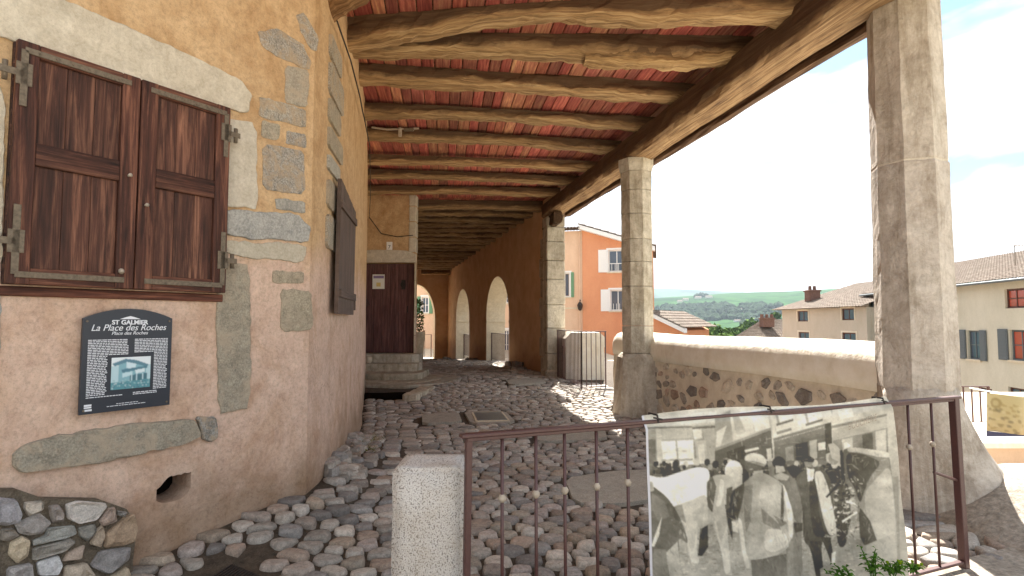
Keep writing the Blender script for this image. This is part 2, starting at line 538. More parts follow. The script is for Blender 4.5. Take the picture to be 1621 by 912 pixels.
# ---------------------------------------------------------------- plan of the house on the left
A_DIR = Vector((0.539, 0.842, 0)).normalized()
A_N = Vector((A_DIR.y, -A_DIR.x, 0))
K = Vector((-1.604, 4.506, 0))
BPL = [(-1.604, 4.506), (-1.60, 4.80), (-1.64, 5.15), (-1.70, 5.6), (-1.76, 6.1), (-1.94, 7.1), (-2.17, 8.3), (-2.41, 9.28),
       (-2.77, 10.75), (-3.03, 11.8), (-3.42, 13.3), (-3.68, 14.3)]
def bwall_x(y):
    for (x0, y0), (x1, y1) in zip(BPL, BPL[1:]):
        if y <= y1: return x0 + (x1 - x0) * (y - y0) / (y1 - y0)
    return -2.43 - 0.27 * (y - 14.3)
def awall_x(y): return K.x + (y - K.y) * A_DIR.x / A_DIR.y
def wall_x(y): return awall_x(y) if y < K.y else bwall_x(y)
def col_x(y): return 2.01 - 0.205 * (y - 9.3)          # line of the columns
def arc_x(y): return 1.02 - 0.27 * (y - 14.2)          # inner face of the arcade wall

# ================================================================ GROUND
def grid_sheet(xs, ys, fz):
    v = [(x, y, fz(x, y)) for y in ys for x in xs]
    n = len(xs)
    f = [(j * n + i, j * n + i + 1, (j + 1) * n + i + 1, (j + 1) * n + i) for j in range(len(ys) - 1) for i in range(n - 1)]
    return MB().add(v, f)
def frange(a, b, n): return [a + (b - a) * i / n for i in range(n + 1)]

floor = grid_sheet(frange(-8.5, 4.2, 60), frange(1.6, 32, 130), lambda x, y: zf(x, y) - 0.004).build('cobbled_floor', M['mortar_dirt'], None, True, kind='structure')

def clip(poly, px, py, nx, ny):
    out = []
    k = len(poly)
    for i in range(k):
        a, b = poly[i], poly[(i + 1) % k]
        da = (a[0] - px) * nx + (a[1] - py) * ny
        db = (b[0] - px) * nx + (b[1] - py) * ny
        if da <= 0: out.append(a)
        if (da < 0 < db) or (db < 0 < da):
            t = da / (da - db)
            out.append((a[0] + (b[0] - a[0]) * t, a[1] + (b[1] - a[1]) * t))
    return out
def voronoi(pts, ax=1.0, ay=1.0, R=3.0, size=0.2):
    """cells of pts; distance measured after scaling by ax, ay"""
    P = [(x * ax, y * ay) for x, y in pts]
    g = {}
    for i, (x, y) in enumerate(P): g.setdefault((int(x // size), int(y // size)), []).append(i)
    cells = []
    for i, (x, y) in enumerate(P):
        c = [(x - size, y - size), (x + size, y - size), (x + size, y + size), (x - size, y + size)]
        gx, gy = int(x // size), int(y // size)
        nb = []
        for a in (-2, -1, 0, 1, 2):
            for b in (-2, -1, 0, 1, 2):
                nb += [j for j in g.get((gx + a, gy + b), ()) if j != i]
        nb.sort(key=lambda j: (P[j][0] - x) ** 2 + (P[j][1] - y) ** 2)
        for j in nb[:18]:
            qx, qy = P[j]
            c = clip(c, (x + qx) / 2, (y + qy) / 2, qx - x, qy - y)
            if len(c) < 3: break
        cells.append([(a / ax, b / ay) for a, b in c])
    return cells
def chaikin(p, n=1, w=0.25):
    for _ in range(n):
        q = []
        for i in range(len(p)):
            a, b = p[i], p[(i + 1) % len(p)]
            q.append((a[0] * (1 - w) + b[0] * w, a[1] * (1 - w) + b[1] * w))
            q.append((a[0] * w + b[0] * (1 - w), a[1] * w + b[1] * (1 - w)))
        p = q
    return p
def in_poly(x, y, poly):
    r = False
    for i in range(len(poly)):
        x0, y0 = poly[i]; x1, y1 = poly[i - 1]
        if (y0 > y) != (y1 > y) and x < (x1 - x0) * (y - y0) / (y1 - y0) + x0: r = not r
    return r
def centroid(p): return sum(a for a, _ in p) / len(p), sum(b for _, b in p) / len(p)

def dome(poly, o, u, v, n, h, base=-0.03, gap=0.008, rough=0.15, seed=0, tint=(1, 1, 1), edge=0.5, tilt=(0, 0), lo_detail=False):
    """one stone: outline poly (a,b) raised along n"""
    cx, cy = centroid(poly)
    o, u, v, n = Vector(o), Vector(u), Vector(v), Vector(n)
    rad = sum(math.hypot(a - cx, b - cy) for a, b in poly) / len(poly)
    k = max(0.3, 1 - gap / max(rad, 1e-3))
    rings = [(k, base), (k * 0.99, h * edge), (k * 0.90, h * 0.94), (k * 0.6, h)]
    if lo_detail: rings = [(k, base), (k * 0.95, h * 0.75), (k * 0.55, h)]
    vs, gs = [], []
    m = len(poly)
    for ri, (s, z) in enumerate(rings):
        for a, b in poly:
            pa, pb = cx + (a - cx) * s, cy + (b - cy) * s
            q = nz(pa * 9 + seed, pb * 9, ri * 0.7 + seed) 
            zz = z + (q * rough * h if ri else 0) + ((pa - cx) * tilt[0] + (pb - cy) * tilt[1] if ri else 0)
            pt = o + u * pa + v * pb + n * zz
            vs.append(pt)
    vs.append(o + u * cx + v * cy + n * (h * (1.0 + rough * nz(cx * 7, cy * 7, seed))))
    fs = []
    for r in range(len(rings) - 1):
        for i in range(m):
            j = (i + 1) % m
            fs.append((r * m + i, r * m + j, (r + 1) * m + j, (r + 1) * m + i))
    r = (len(rings) - 1) * m
    for i in range(m): fs.append((r + i, r + (i + 1) % m, r + m))
    area = sum(poly[i][0] * poly[(i + 1) % m][1] - poly[(i + 1) % m][0] * poly[i][1] for i in range(m))
    if (area < 0) != (u.cross(v).dot(n) < 0): fs = [tuple(reversed(f)) for f in fs]
    mb = MB(); mb.add(vs, fs, tint)
    return mb

PAL = [RGB(148, 140, 130), RGB(158, 150, 140), RGB(136, 130, 122), RGB(160, 150, 138), RGB(142, 126, 114), RGB(128, 126, 126), RGB(150, 134, 124),
       RGB(164, 154, 142), RGB(144, 130, 112), RGB(134, 126, 116), RGB(156, 150, 142), RGB(146, 130, 124)]
def pick(pal, rnd=random):
    c = rnd.choice(pal); k = rnd.uniform(0.95, 1.5)
    g_ = (c[0] * 1.04 + c[1] + c[2] * 0.93) / 3
    c = tuple(q * 0.45 + g_ * w * 0.55 for q, w in zip(c, (1.10, 1.0, 0.86)))
    return (c[0] * k, c[1] * k, c[2] * k)

# flat slabs let into the cobbles (outline in the photograph, laid on the floor)
slab_px = [
    [(893, 756), (960, 744), (1040, 742), (1052, 786), (985, 797), (908, 795)],
    [(668, 656), (726, 652), (732, 668), (668, 671)],
    [(845, 683), (958, 678), (962, 694), (850, 699)],
    [(734, 650), (800, 650), (818, 669), (745, 671)],
    [(800, 600), (856, 596), (866, 606), (806, 610)],

]
slabs = []
for s in slab_px:
    pts = []
    for px, py in s:
        p = atz(px, py, 0.03)
        for _ in range(3): p = atz(px, py, zf(p.x, p.y) + 0.03)
        pts.append((p.x, p.y))
    slabs.append(pts)
grate_c = atz(372, 901, 0.04)
pit = [(-2.98, 10.55), (-1.95, 10.75), (-2.0, 12.2), (-3.2, 12.1)]
def near_poly(x, y, poly, d):
    if in_poly(x, y, poly): return True
    for i in range(len(poly)):
        a = Vector(poly[i]); b = Vector(poly[i - 1]); p = Vector((x, y))
        t = max(0, min(1, (p - a).dot(b - a) / max(1e-9, (b - a).length_squared)))
        if (a + (b - a) * t - p).length < d: return True
    return False
def floor_right(y):
    if y < 3.9: return 3.3
    if y < 9.0: return 2.95 - 0.2 * (y - 4.6)
    if y < 14: return col_x(y) + 0.3
    return arc_x(y) + 0.1
rnd = random.Random(3)
pts, kinds = [], []
y = 2.3
row = 0
while y < 24:
    sp = 0.135 * (1 + 0.25 * smooth(9, 20, y))
    x0 = wall_x(y) - 0.05
    x = x0 + 0.16 * (row % 2)
    xr = floor_right(y)
    while x < xr:
        d = x - x0
        strip = (0.42 < d < 1.0 and y > 4.8)
        j = 0.10 if strip else 0.30
        pts.append((x + rnd.uniform(-j, j) * sp * 1.1, y + rnd.uniform(-j, j) * sp + (0 if strip else 0.06 * math.sin(x * 2))))
        kinds.append(1 if strip else 0)
        x += (0.24 if strip else rnd.uniform(0.125, 0.215)) * (1 + 0.25 * smooth(9, 20, y))
    y += sp
    row += 1
cells = voronoi(pts, 1.0, 1.15, size=0.42)
stones = []
UX, UY, UZ = Vector((1, 0, 0)), Vector((0, 1, 0)), Vector((0, 0, 1))
for i, (c, (x, y), kd) in enumerate(zip(cells, pts, kinds)):
    if len(c) < 3: continue
    if x > floor_right(y) - 0.02: continue
    if x < wall_x(y) + 0.06: continue
    if any(near_poly(x, y, s, 0.05) for s in slabs) or in_poly(x, y, pit): continue
    if (Vector((x, y)) - grate_c.xy).length < 0.22: continue
    # weight of the cell on screen
    wpx = 900 / y
    foreg = y < 8.5
    if not kd: c = [((a - x) * rnd.uniform(0.95, 1.0) + x, (b - y) * rnd.uniform(0.93, 1.0) + y) for a, b in c]
    p = chaikin(c, 1, 0.16 if kd else 0.22)
    if foreg and not kd: p = chaikin(p, 1, 0.22)
    h = rnd.uniform(0.016, 0.024) if kd else rnd.uniform(0.024, 0.042)
    if y < 5.2 and not kd: h *= 1.15
    t = pick(PAL, rnd)
    if y < 6 and rnd.random() < 0.35: t = tuple(a * 0.9 for a in pick([RGB(162, 138, 112), RGB(152, 126, 106), RGB(120, 114, 112)], rnd))
    mb = dome(p, (0, 0, zf(x, y) - 0.02), UX, UY, UZ, h + 0.012, -0.02, 0.010 if kd == 0 else 0.007, 0.22, i * 0.37, t, 0.55 if kd else 0.5,
              (rnd.uniform(-0.05, 0.05), rnd.uniform(-0.05, 0.05)), lo_detail=not foreg)
    px, py = topx((x, y, 0))
    vis = -30 < px < 1540 and py < 930
    stones.append((y if vis else y + 50, mb))
stones.sort(key=lambda s: s[0])
rest = MB()
for i, (yy, mb) in enumerate(stones):
    if i < 296: mb.build('cobble', M['cobble'], floor, True)
    else: rest.join(mb)
rest.build('cobbles', M['cobble'], floor, True, kind='stuff')

for s in slabs:
    cx, cy = centroid(s)
    dome(chaikin(s, 1, 0.15), (0, 0, zf(cx, cy)), UX, UY, UZ, 0.036, -0.05, 0.0, 0.1, cx, (0.92, 0.86, 0.78), 0.85).build('paving_slab', M['blue_stone'], floor, False)

# pale concrete edge on the near side of the railing and ground around the camera
def m_pave():
    t = NT('sandy_paving', 0.9, 0.15)
    g = t.geo()
    a = t.noise(g, 8, 7, 0.7); f = t.noise(g, 140, 3, 0.6)
    c = t.ramp(a, [(0.3, RGB(182, 168, 144)), (0.7, RGB(214, 202, 180))])
    c = t.mix(t.ramp(f, [(0.55, 0.0), (0.7, 0.5)]), c, RGB(110, 96, 80))
    t.color(c); t.bump(a, 0.5, 0.02)
    return t.m
M['pave'] = m_pave()
M['rough_concrete'] = mat_stone('rough_dirty_concrete', RGB(136, 127, 115), RGB(172, 162, 148), 0.35, 5, 1.0, False, moss=0.2, streak=0.3)
plaza = grid_sheet(frange(-60, 60, 12), frange(-70, 1.62, 10), lambda x, y: -0.03).build('forecourt', M['pave'], None, False, kind='structure')
# ================================================================ OLD HOUSE (left)
house = thing('old_house', 'old ochre and pink plastered stone house with a shuttered window left of the covered passage', 'house', (-1.6, 4.5, 0))
def sliced(us, z0, z1, voids, P, N, depth, tint=(1, 1, 1), steps=1, both=True):
    """wall along u with voids (ua, ub, flo, fhi); P(u)->point at z=0; N outward normal; reveals go inward by depth"""
    N = Vector(N)
    us = sorted(set([round(u, 5) for u in us]))
    mb = MB()
    def q(a, b, c, d): mb.add([a, b, c, d], [(0, 1, 2, 3)], tint)
    Z = lambda p, z: Vector((p.x, p.y, z))
    for a, b in zip(us, us[1:]):
        m = (a + b) / 2
        vs = sorted([v for v in voids if v[0] <= m <= v[1]], key=lambda v: v[2](m))
        pa, pb = P(a), P(b)
        la, lb = z0(a), z0(b)
        for v in vs:
            if v[2](m) > z0(m) + 1e-4: q(Z(pa, la), Z(pb, lb), Z(pb, v[2](b)), Z(pa, v[2](a)))
            # floor and head of the reveal
            for fz, fl in ((v[2], False), (v[3], True)):
                if not fl and v[2](m) <= z0(m) + 1e-4: continue
                A, B = Z(pa, fz(a)), Z(pb, fz(b))
                if fl: q(A, B, B - N * depth, A - N * depth)
                else: q(B, A, A - N * depth, B - N * depth)
            la, lb = v[3](a), v[3](b)
        q(Z(pa, la), Z(pb, lb), Z(pb, z1(b)), Z(pa, z1(a)))
        if both:
            la, lb = z0(a), z0(b)
            D = N * depth
            for v in vs:
                if v[2](m) > z0(m) + 1e-4: q(Z(pb, lb) - D, Z(pa, la) - D, Z(pa, v[2](a)) - D, Z(pb, v[2](b)) - D)
                la, lb = v[3](a), v[3](b)
            q(Z(pb, lb) - D, Z(pa, la) - D, Z(pa, z1(a)) - D, Z(pb, z1(b)) - D)
    for v in voids:
        for u, s in ((v[0], 1), (v[1], -1)):
            p = P(u); a, b = Z(p, v[2](u)), Z(p, v[3](u))
            if b.z - a.z < 1e-4: continue
            if s > 0: q(a, b, b - N * depth, a - N * depth)
            else: q(b, a, a - N * depth, b - N * depth)
    # top and ends
    for a, b in zip(us, us[1:]):
        A, B = Z(P(a), z1(a)), Z(P(b), z1(b)); q(A, B, B - N * depth, A - N * depth)
    for u, s in ((us[0], 1), (us[-1], -1)):
        p = P(u); a, b = Z(p, z0(u)), Z(p, z1(u))
        if s > 0: q(b, a, a - N * depth, b - N * depth)
        else: q(a, b, b - N * depth, a - N * depth)
    return mb

def WA(px, py):
    p = onplane(px, py, K, A_N)
    return (p - K).dot(A_DIR), p.z
def WAp(s, z, d=0.0):
    p = K + A_DIR * s + A_N * d
    return Vector((p.x, p.y, z))
hole = [WA(*p) for p in [(248, 772), (262, 756), (300, 752), (302, 770), (292, 790), (256, 790)]]
hs0, hs1 = min(h[0] for h in hole), max(h[0] for h in hole)
hz0, hz1 = min(h[1] for h in hole), max(h[1] for h in hole)
hus = frange(hs0, hs1, 10)
def hlo(u):
    t = (u - hs0) / (hs1 - hs0); return hz0 + (hz1 - hz0) * (0.5 * abs(2 * t - 0.9) ** 3 * 0.5 + 0.02 + 0.03 * nz(u * 60, 2))
def hhi(u):
    t = (u - hs0) / (hs1 - hs0); return hz0 + (hz1 - hz0) * (0.62 + 0.38 * smooth(0, 0.35, t) + 0.05 * nz(u * 50, 5))
wa = sliced([-7.5, -5, -3] + hus + frange(-0.35, 0.0, 2), lambda u: -0.4, lambda u: 8.5, [(hs0, hs1, hlo, hhi)], lambda u: K + A_DIR * u, A_N, 0.45)
# corner and the wall along the passage, with a slightly battered foot
lev = [-0.4, 0.1, 0.5, 1.0, 1.6, 2.4, 3.2, 4.2, 5.2, 8.5]
def smoothpoly(P, n=3):
    out = []
    for i in range(len(P) - 1):
        for k in range(n):
            t = k / n
            out.append((P[i][0] * (1 - t) + P[i + 1][0] * t, P[i][1] * (1 - t) + P[i + 1][1] * t))
    return out + [P[-1]]
pl = smoothpoly(BPL, 6)
vs, fs = [], []
for z in lev:
    for i, (x, y) in enumerate(pl):
        w = 0.012 * nz(x * 2, y * 2, z * 1.3) + 0.02 * nz(y * 0.8, z * 0.7, 4)
        if i == 0: w = 0
        vs.append((x + w, y, z))
n = len(pl)
for j in range(len(lev) - 1):
    for i in range(n - 1):
        fs.append((j * n + i, j * n + i + 1, (j + 1) * n + i + 1, (j + 1) * n + i))
wb = MB().add(vs, fs)
wa.build('wall', M['plaster'], house, False)
wb.build('side_wall', M['plaster'], house, True)

# the door wall closes the left side
DY = 14.3
DX0, DX1 = -3.75, -2.45
dpx = lambda px, py: (onplane(px, py, (0, DY, 0), (0, -1, 0)).x, onplane(px, py, (0, DY, 0), (0, -1, 0)).z)
dl, dt = dpx(577, 416); dr, db_ = dpx(656, 560)
dw = sliced([DX0, dl, dr, DX1], lambda u: -0.9, lambda u: 5.2, [(dl, dr, lambda u: db_, lambda u: dt)], lambda u: Vector((u, DY, 0)), (0, -1, 0), 0.28)
dw.build('door_wall', M['plaster'], house, False)
sp_ = []
for yy in (14.3, 18, 22, 26, 31.5): sp_.append((-2.45 - 0.27 * (yy - 14.3), yy))
vs, fs = [], []
for z in (-0.9, 1, 3, 5.2):
    vs += [(x, y, z) for x, y in sp_]
for j in range(3):
    for i in range(4): fs.append((j * 5 + i, j * 5 + i + 1, j * 5 + 6 + i, j * 5 + 5 + i))
# mass of the house behind the walls keeps the sun out
bk = MB()
plan = [(-9, -2.0), (-5.85, -2.0), (-1.68, 4.55), (-1.9, 6.1), (-3.8, 14.6), (-2.75, 14.7), (-6.8, 31.3), (-14, 31.3), (-14, -2.0)]
bk.prism(plan[1:], (0, 0, 0), UX, UY, UZ, 3.6, 8.4)
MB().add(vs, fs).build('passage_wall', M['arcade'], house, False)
bk.build('upper_storey', M['plaster'], house, False)

# ---- dressed stones set in the plaster of wall A (outlines on the wall plane)
def wall_stone(px, mat, name='wall_stone', d=0.012, seed=1, tint=(1, 1, 1), r=1, parent=None, w=0.1):
    poly = [WA(*p) for p in px]
    q = chaikin(poly, r, w) if r else poly
    # densify and roughen the outline
    out = []
    for i in range(len(q)):
        a, b = q[i], q[(i + 1) % len(q)]
        L = math.hypot(a[0] - b[0], a[1] - b[1]); k = max(1, int(L / 0.025))
        for j in range(k):
            t = j / k; x = a[0] + (b[0] - a[0]) * t; y = a[1] + (b[1] - a[1]) * t
            out.append((x + 0.012 * nz(x * 17, y * 17, seed) + 0.012 * nz(x * 5, y * 5, seed), y + 0.012 * nz(x * 17, y * 17, seed + 9) + 0.012 * nz(x * 5, y * 5, seed + 4)))
    mb = MB()
    cx, cy = centroid(out)
    m = len(out)
    rings = [(0, -0.05), (0, d * 0.7), (0.008, d), ]
    vs = []
    for off, dd in rings:
        for a, b in out:
            L = math.hypot(a - cx, b - cy)
            k = max(0.2, 1 - off / max(L, 0.02))
            vs.append(WAp(cx + (a - cx) * k, cy + (b - cy) * k, dd))
    fs = []
    for r_ in range(2):
        for i in range(m):
            j = (i + 1) % m; fs.append((r_ * m + i, r_ * m + j, (r_ + 1) * m + j, (r_ + 1) * m + i))
    for t in tessellate_polygon([[Vector((a, b, 0)) for a, b in out]]): fs.append(tuple(2 * m + i for i in t))
    mb.add(vs, fs, tint)
    bm_fix(mb)
    return mb.build(name, mat, parent or house, False)
def bm_fix(mb):
    bm = bmesh.new()
    vv = [bm.verts.new(p) for p in mb.v]
    for f in mb.f:
        try: bm.faces.new([vv[i] for i in f])
        except ValueError: pass
    bm.verts.index_update()
    bmesh.ops.recalc_face_normals(bm, faces=list(bm.faces))
    mb.f = [tuple(v.index for v in f.verts) for f in bm.faces]
    bm.free()

wall_stone([(-90, -50), (60, -15), (160, 25), (300, 88), (380, 128), (396, 150), (392, 178), (376, 180), (310, 160), (215, 128), (120, 95), (18, 65), (-80, 35)], M['cream_stone'], 'window_lintel', 0.02, 1, (1.02, 1.0, 0.96))
wall_stone([(358, 186), (404, 196), (408, 330), (354, 326)], M['cream_stone'], 'jamb_stone', 0.014, 3, (1.0, 0.99, 0.97))
wall_stone([(356, 330), (470, 340), (490, 362), (486, 384), (356, 376)], M['blue_stone'], 'jamb_stone', 0.02, 5, (1.0, 1.0, 1.0))
wall_stone([(356, 380), (487, 388), (478, 416), (356, 404)], M['cream_stone'], 'jamb_stone', 0.014, 6, (0.88, 0.87, 0.83))
wall_stone([(344, 412), (394, 420), (396, 645), (342, 655)], M['olive_stone'], 'jamb_stone', 0.014, 7, (1.05, 1.03, 0.98))
wall_stone([(15, 722), (30, 704), (70, 692), (200, 672), (305, 663), (318, 690), (296, 700), (200, 722), (110, 740), (30, 747), (18, 738)], M['olive_stone'], 'sill_stone', 0.035, 8, (1.0, 1.0, 0.97))
wall_stone([(311, 662), (340, 657), (344, 690), (330, 700), (316, 694)], M['granite_grey'], 'wall_stone', 0.03, 9, (0.8, 0.82, 0.84))
wall_stone([(408, 52), (440, 46), (480, 70), (492, 100), (488, 112), (440, 90), (412, 70)], M['granite_grey'], 'quoin_stone', 0.008, 10)
wall_stone([(468, 24), (480, 20), (504, 60), (503, 82), (492, 78), (476, 48)], M['granite_grey'], 'quoin_stone', 0.008, 11)
wall_stone([(452, 104), (488, 112), (487, 172), (450, 162)], M['olive_stone'], 'quoin_stone', 0.008, 12, (1.15, 1.13, 1.1))
wall_stone([(412, 152), (484, 174), (484, 202), (410, 186)], M['granite_grey'], 'quoin_stone', 0.008, 13, (1.05, 1.04, 1.0))
wall_stone([(414, 190), (442, 198), (440, 222), (414, 218)], M['olive_stone'], 'quoin_stone', 0.008, 14, (1.15, 1.12, 1.05))
wall_stone([(454, 206), (483, 212), (482, 236), (452, 228)], M['granite_grey'], 'quoin_stone', 0.008, 15)
wall_stone([(416, 228), (482, 240), (482, 306), (416, 300)], M['granite_grey'], 'quoin_stone', 0.008, 16)
wall_stone([(436, 314), (483, 318), (483, 338), (438, 332)], M['blue_stone'], 'quoin_stone', 0.008, 17, (0.9, 0.88, 0.84))
wall_stone([(430, 428), (480, 430), (480, 450), (430, 448)], M['olive_stone'], 'quoin_stone', 0.008, 18, (1.1, 1.05, 0.95))
wall_stone([(443, 458), (492, 460), (496, 522), (444, 525)], M['olive_stone'], 'quoin_stone', 0.010, 19, (1.15, 1.1, 1.0))
wall_stone([(-60, 130), (8, 140), (4, 440), (-60, 440)], M['cream_stone'], 'jamb_stone', 0.012, 21, (1.0, 0.97, 0.92))
wall_stone([(-60, 446), (2, 450), (0, 560), (-60, 560)], M['blue_stone'], 'jamb_stone', 0.012, 22)
# quoins round the corner on the passage side
def bwall_stone(px0, py0, px1, py1, mat, seed):
    mb = MB()
    # sample the side wall: find y on the wall for the pixel column
    def pt(px, py):
        lo, hi = 4.85, 9.0
        for _ in range(30):
            m = (lo + hi) / 2
            X, _z = topx((bwall_x(m), m, 2.0))
            if X < px: lo = m
            else: hi = m
        p = at(px, py, 5.25)
        return Vector((bwall_x(lo) + 0.015, lo, p.z))
    a, b, c, d = pt(px0, py1), pt(px1, py1), pt(px1, py0), pt(px0, py0)
    u = (b - a).normalized(); n_ = Vector((u.y, -u.x, 0)).normalized()
    o = a
    poly = [((p - o).dot(u), p.z - o.z) for p in (a, b, c, d)]
    dome(chaikin(poly, 1, 0.1), o, u, UZ, n_, 0.012, -0.06, 0.0, 0.1, seed, (1.05, 1.02, 0.95), 0.9).build('quoin_stone', mat, house, False)
for i, (y0, y1, m) in enumerate([(84, 118, 'granite_grey'), (124, 172, 'granite_grey'), (178, 212, 'olive_stone'), (220, 252, 'olive_stone'), (262, 285, 'blue_stone'), (298, 340, 'olive_stone'), (350, 400, 'granite_grey')]):
    bwall_stone(513, y0, 532 + (i % 2) * 4, y1, M[m], 30 + i)

# near-black panel inside the hole; shade of its depth put into the colour
MB().box(WAp((hs0 + hs1) / 2, (hz0 + hz1) / 2, -0.24), (hs1 - hs0 + 0.02, 0.02, hz1 - hz0 + 0.02), Matrix.Rotation(math.atan2(A_DIR.y, A_DIR.x), 3, 'Z')).build('hole_shade_panel', M['void_shade'], house)

# ---- shutters
RA = Matrix.Rotation(math.atan2(A_DIR.y, A_DIR.x), 3, 'Z')      # local x along the wall, local -y outwards
def abox(mb, s0, s1, z0, z1, d0, d1, bev=0.004, tint=(1, 1, 1), go=0.0, vertical=False):
    c = WAp((s0 + s1) / 2, (z0 + z1) / 2, (d0 + d1) / 2)
    k = len(mb.v)
    mb.bbox(c, (s1 - s0, d1 - d0, z1 - z0), bev, RA, tint, go)
    if vertical:
        for i in range(k, len(mb.v)):
            g = mb.g[i]; mb.g[i] = (g[2], g[0], g[1])
    return mb
sL0, zT = WA(18, 70); _, zB = WA(5, 453)
sM, _ = WA(208, 300); sR1, zT2 = WA(356, 172); _, zB2 = WA(345, 462)
sL0b, _ = WA(8, 300)
sR, _ = WA(351, 320)
sL = sL0b
zT = (zT + zT2) / 2; zB = (zB + zB2) / 2
def leaf(s0, s1, z0, z1, side):
    fr = MB()
    w = 0.095
    tn = (1.0, 0.92, 0.88)
    abox(fr, s0, s0 + w, z0, z1, 0.045, 0.08, 0.004, tn, 1.3 * side, True)
    abox(fr, s1 - w, s1, z0, z1, 0.045, 0.08, 0.004, tn, 2.9 * side, True)
    zm = z0 + (z1 - z0) * 0.54
    for a, b in ((z0, z0 + 0.085), (zm - 0.06, zm + 0.06), (z1 - 0.075, z1)):
        abox(fr, s0 + w, s1 - w, a, b, 0.043, 0.077, 0.004, tuple(x * (0.72 if a > z0 + 0.2 and a < zm else 1) for x in tn), a * 3)
    sh = fr.build('window_shutter', M['shutter'], house, False)
    k = 3
    for (a, b) in ((z0 + 0.085, zm - 0.06), (zm + 0.06, z1 - 0.075)):
        for i in range(k):
            ww = (s1 - s0 - 2 * w) / k
            p = MB(); f = random.uniform(0.85, 1.25)
            abox(p, s0 + w + i * ww + 0.001, s0 + w + (i + 1) * ww - 0.001, a, b, 0.035, 0.058, 0.002, (f, f * 1.0, f * 0.98), random.uniform(0, 20), True)
            p.build('shutter_board', M['shutter'], sh)
    # iron straps: L shaped
    for top in (1, 0):
        st = MB()
        se = s0 + 0.03 if side < 0 else s1 - 0.03
        dirn = 1 if side < 0 else -1
        zc = z1 - 0.05 if top else z0 + 0.05
        def sb(a, b, c, d): abox(st, min(a, b), max(a, b), c, d, 0.081, 0.088, 0.002)
        sb(se, se + dirn * (s1 - s0) * 0.86, zc - 0.016, zc + 0.016)
        z2 = zc - 0.30 if top else zc + 0.36
        sb(se - 0.016, se + 0.016, min(zc, z2), max(zc, z2))
        zk = zc - 0.13 if top else zc + 0.17
        sb(se - 0.035, se + 0.035, zk - 0.06, zk + 0.06)
        sb(se - dirn * 0.10, se, zk - 0.018, zk + 0.018)
        c = WAp(se - dirn * 0.075, zk, 0.07)
        hp_ = MB().tube([c + UZ * -0.05, c + UZ * 0.05], 0.013, 8); hp_.build('hinge_pin', M['iron'], sh, True)
        for q in range(6):
            rp = WAp(se + dirn * (0.06 + q * 0.075), zc, 0.088)
            st.tube([rp, rp + A_N * 0.005], 0.006, 6)
        st.build('hinge_strap', M['iron'], sh, False)
    kn = MB(); kn2 = MB()
    sk = s1 - 0.05 if side < 0 else s0 + 0.04
    c = WAp(sk, zm - (0.02 if side < 0 else 0.18), 0.078)
    kn.tube([c, c + A_N * 0.012, c + A_N * 0.03, c + A_N * 0.036], [0.006, 0.008, 0.012, 0.004], 8)
    if side < 0:
        c = WAp(sk - 0.02, z0 + 0.1, 0.078); kn2.tube([c, c + A_N * 0.012, c + A_N * 0.03], [0.008, 0.018, 0.006], 8); kn2.build('shutter_knob', M['bead'], sh, True)
    kn.build('shutter_knob', M['bead'], sh, True)
leaf(sL, sM - 0.004, zB, zT, -1)
leaf(sM + 0.004, sR, zB, zT, 1)
bd = MB(); abox(bd, sL - 0.02, sR + 0.02, zB - 0.06, zB - 0.008, 0.0, 0.02, 0.006, (1.25, 1.05, 0.95)); bd.build('window_sill', M['shutter'], house)
bd = MB(); abox(bd, sL, sR, zB, zT, -0.02, 0.03, 0.004, (0.5, 0.5, 0.5)); bd.build('window_frame', M['shutter'], house)

# ---- shutter on the passage side wall
def pY(px, py, ylo=4.8, yhi=14):
    lo, hi = ylo, yhi
    z = 2.0
    for _ in range(40):
        m = (lo + hi) / 2
        X, _ = topx((bwall_x(m), m, z))
        if X < px: lo = m
        else: hi = m
    return lo
y0, y1 = 5.08, 6.12
a = Vector((bwall_x(y0) + 0.05, y0, 0)); b = Vector((bwall_x(y1) + 0.03, y1, 0))
ud = (b - a).normalized(); nd = Vector((ud.y, -ud.x, 0))
z1_ = at(552, 312, 5.8).z; z0_ = at(540, 498, 5.8).z
sh = MB()
L_ = (b - a).length
for i in range(4):
    ww = L_ / 4
    poly = [(i * ww + 0.002 - 0.04, 0), ((i + 1) * ww - 0.002 - 0.04, 0), ((i + 1) * ww - 0.002 + 0.03, z1_ - z0_ - 0.03 * i), (i * ww + 0.002 + 0.03, z1_ - z0_ - 0.03 * i + 0.02)]
    mbb = MB().prism(poly, a + UZ * z0_, ud, UZ, nd, 0.0, 0.035, (1, 1, 1))
    mbb.g = [(g[1], g[0] + i * 3, 0) for g in mbb.g]
    if i == 0: leafo = mbb.build('side_shutter', M['grey_wood'], house, False)
    else: mbb.build('shutter_board', M['grey_wood'], leafo, False)
st = MB()
for zz in (z0_ + 0.15, z1_ - 0.25): MB().prism([(0, zz), (L_, zz), (L_, zz + 0.07), (0, zz + 0.07)], a, ud, UZ, nd, 0.035, 0.055).build('batten', M['grey_wood'], leafo)
st.tube([a + ud * (L_ + 0.02) + UZ * (z0_ + 0.05) + nd * 0.03, a + ud * (L_ + 0.02) + UZ * (z0_ + 0.2) + nd * 0.03], 0.018, 6)
st.build('hinge_strap', M['grey_wood'], leafo, False)

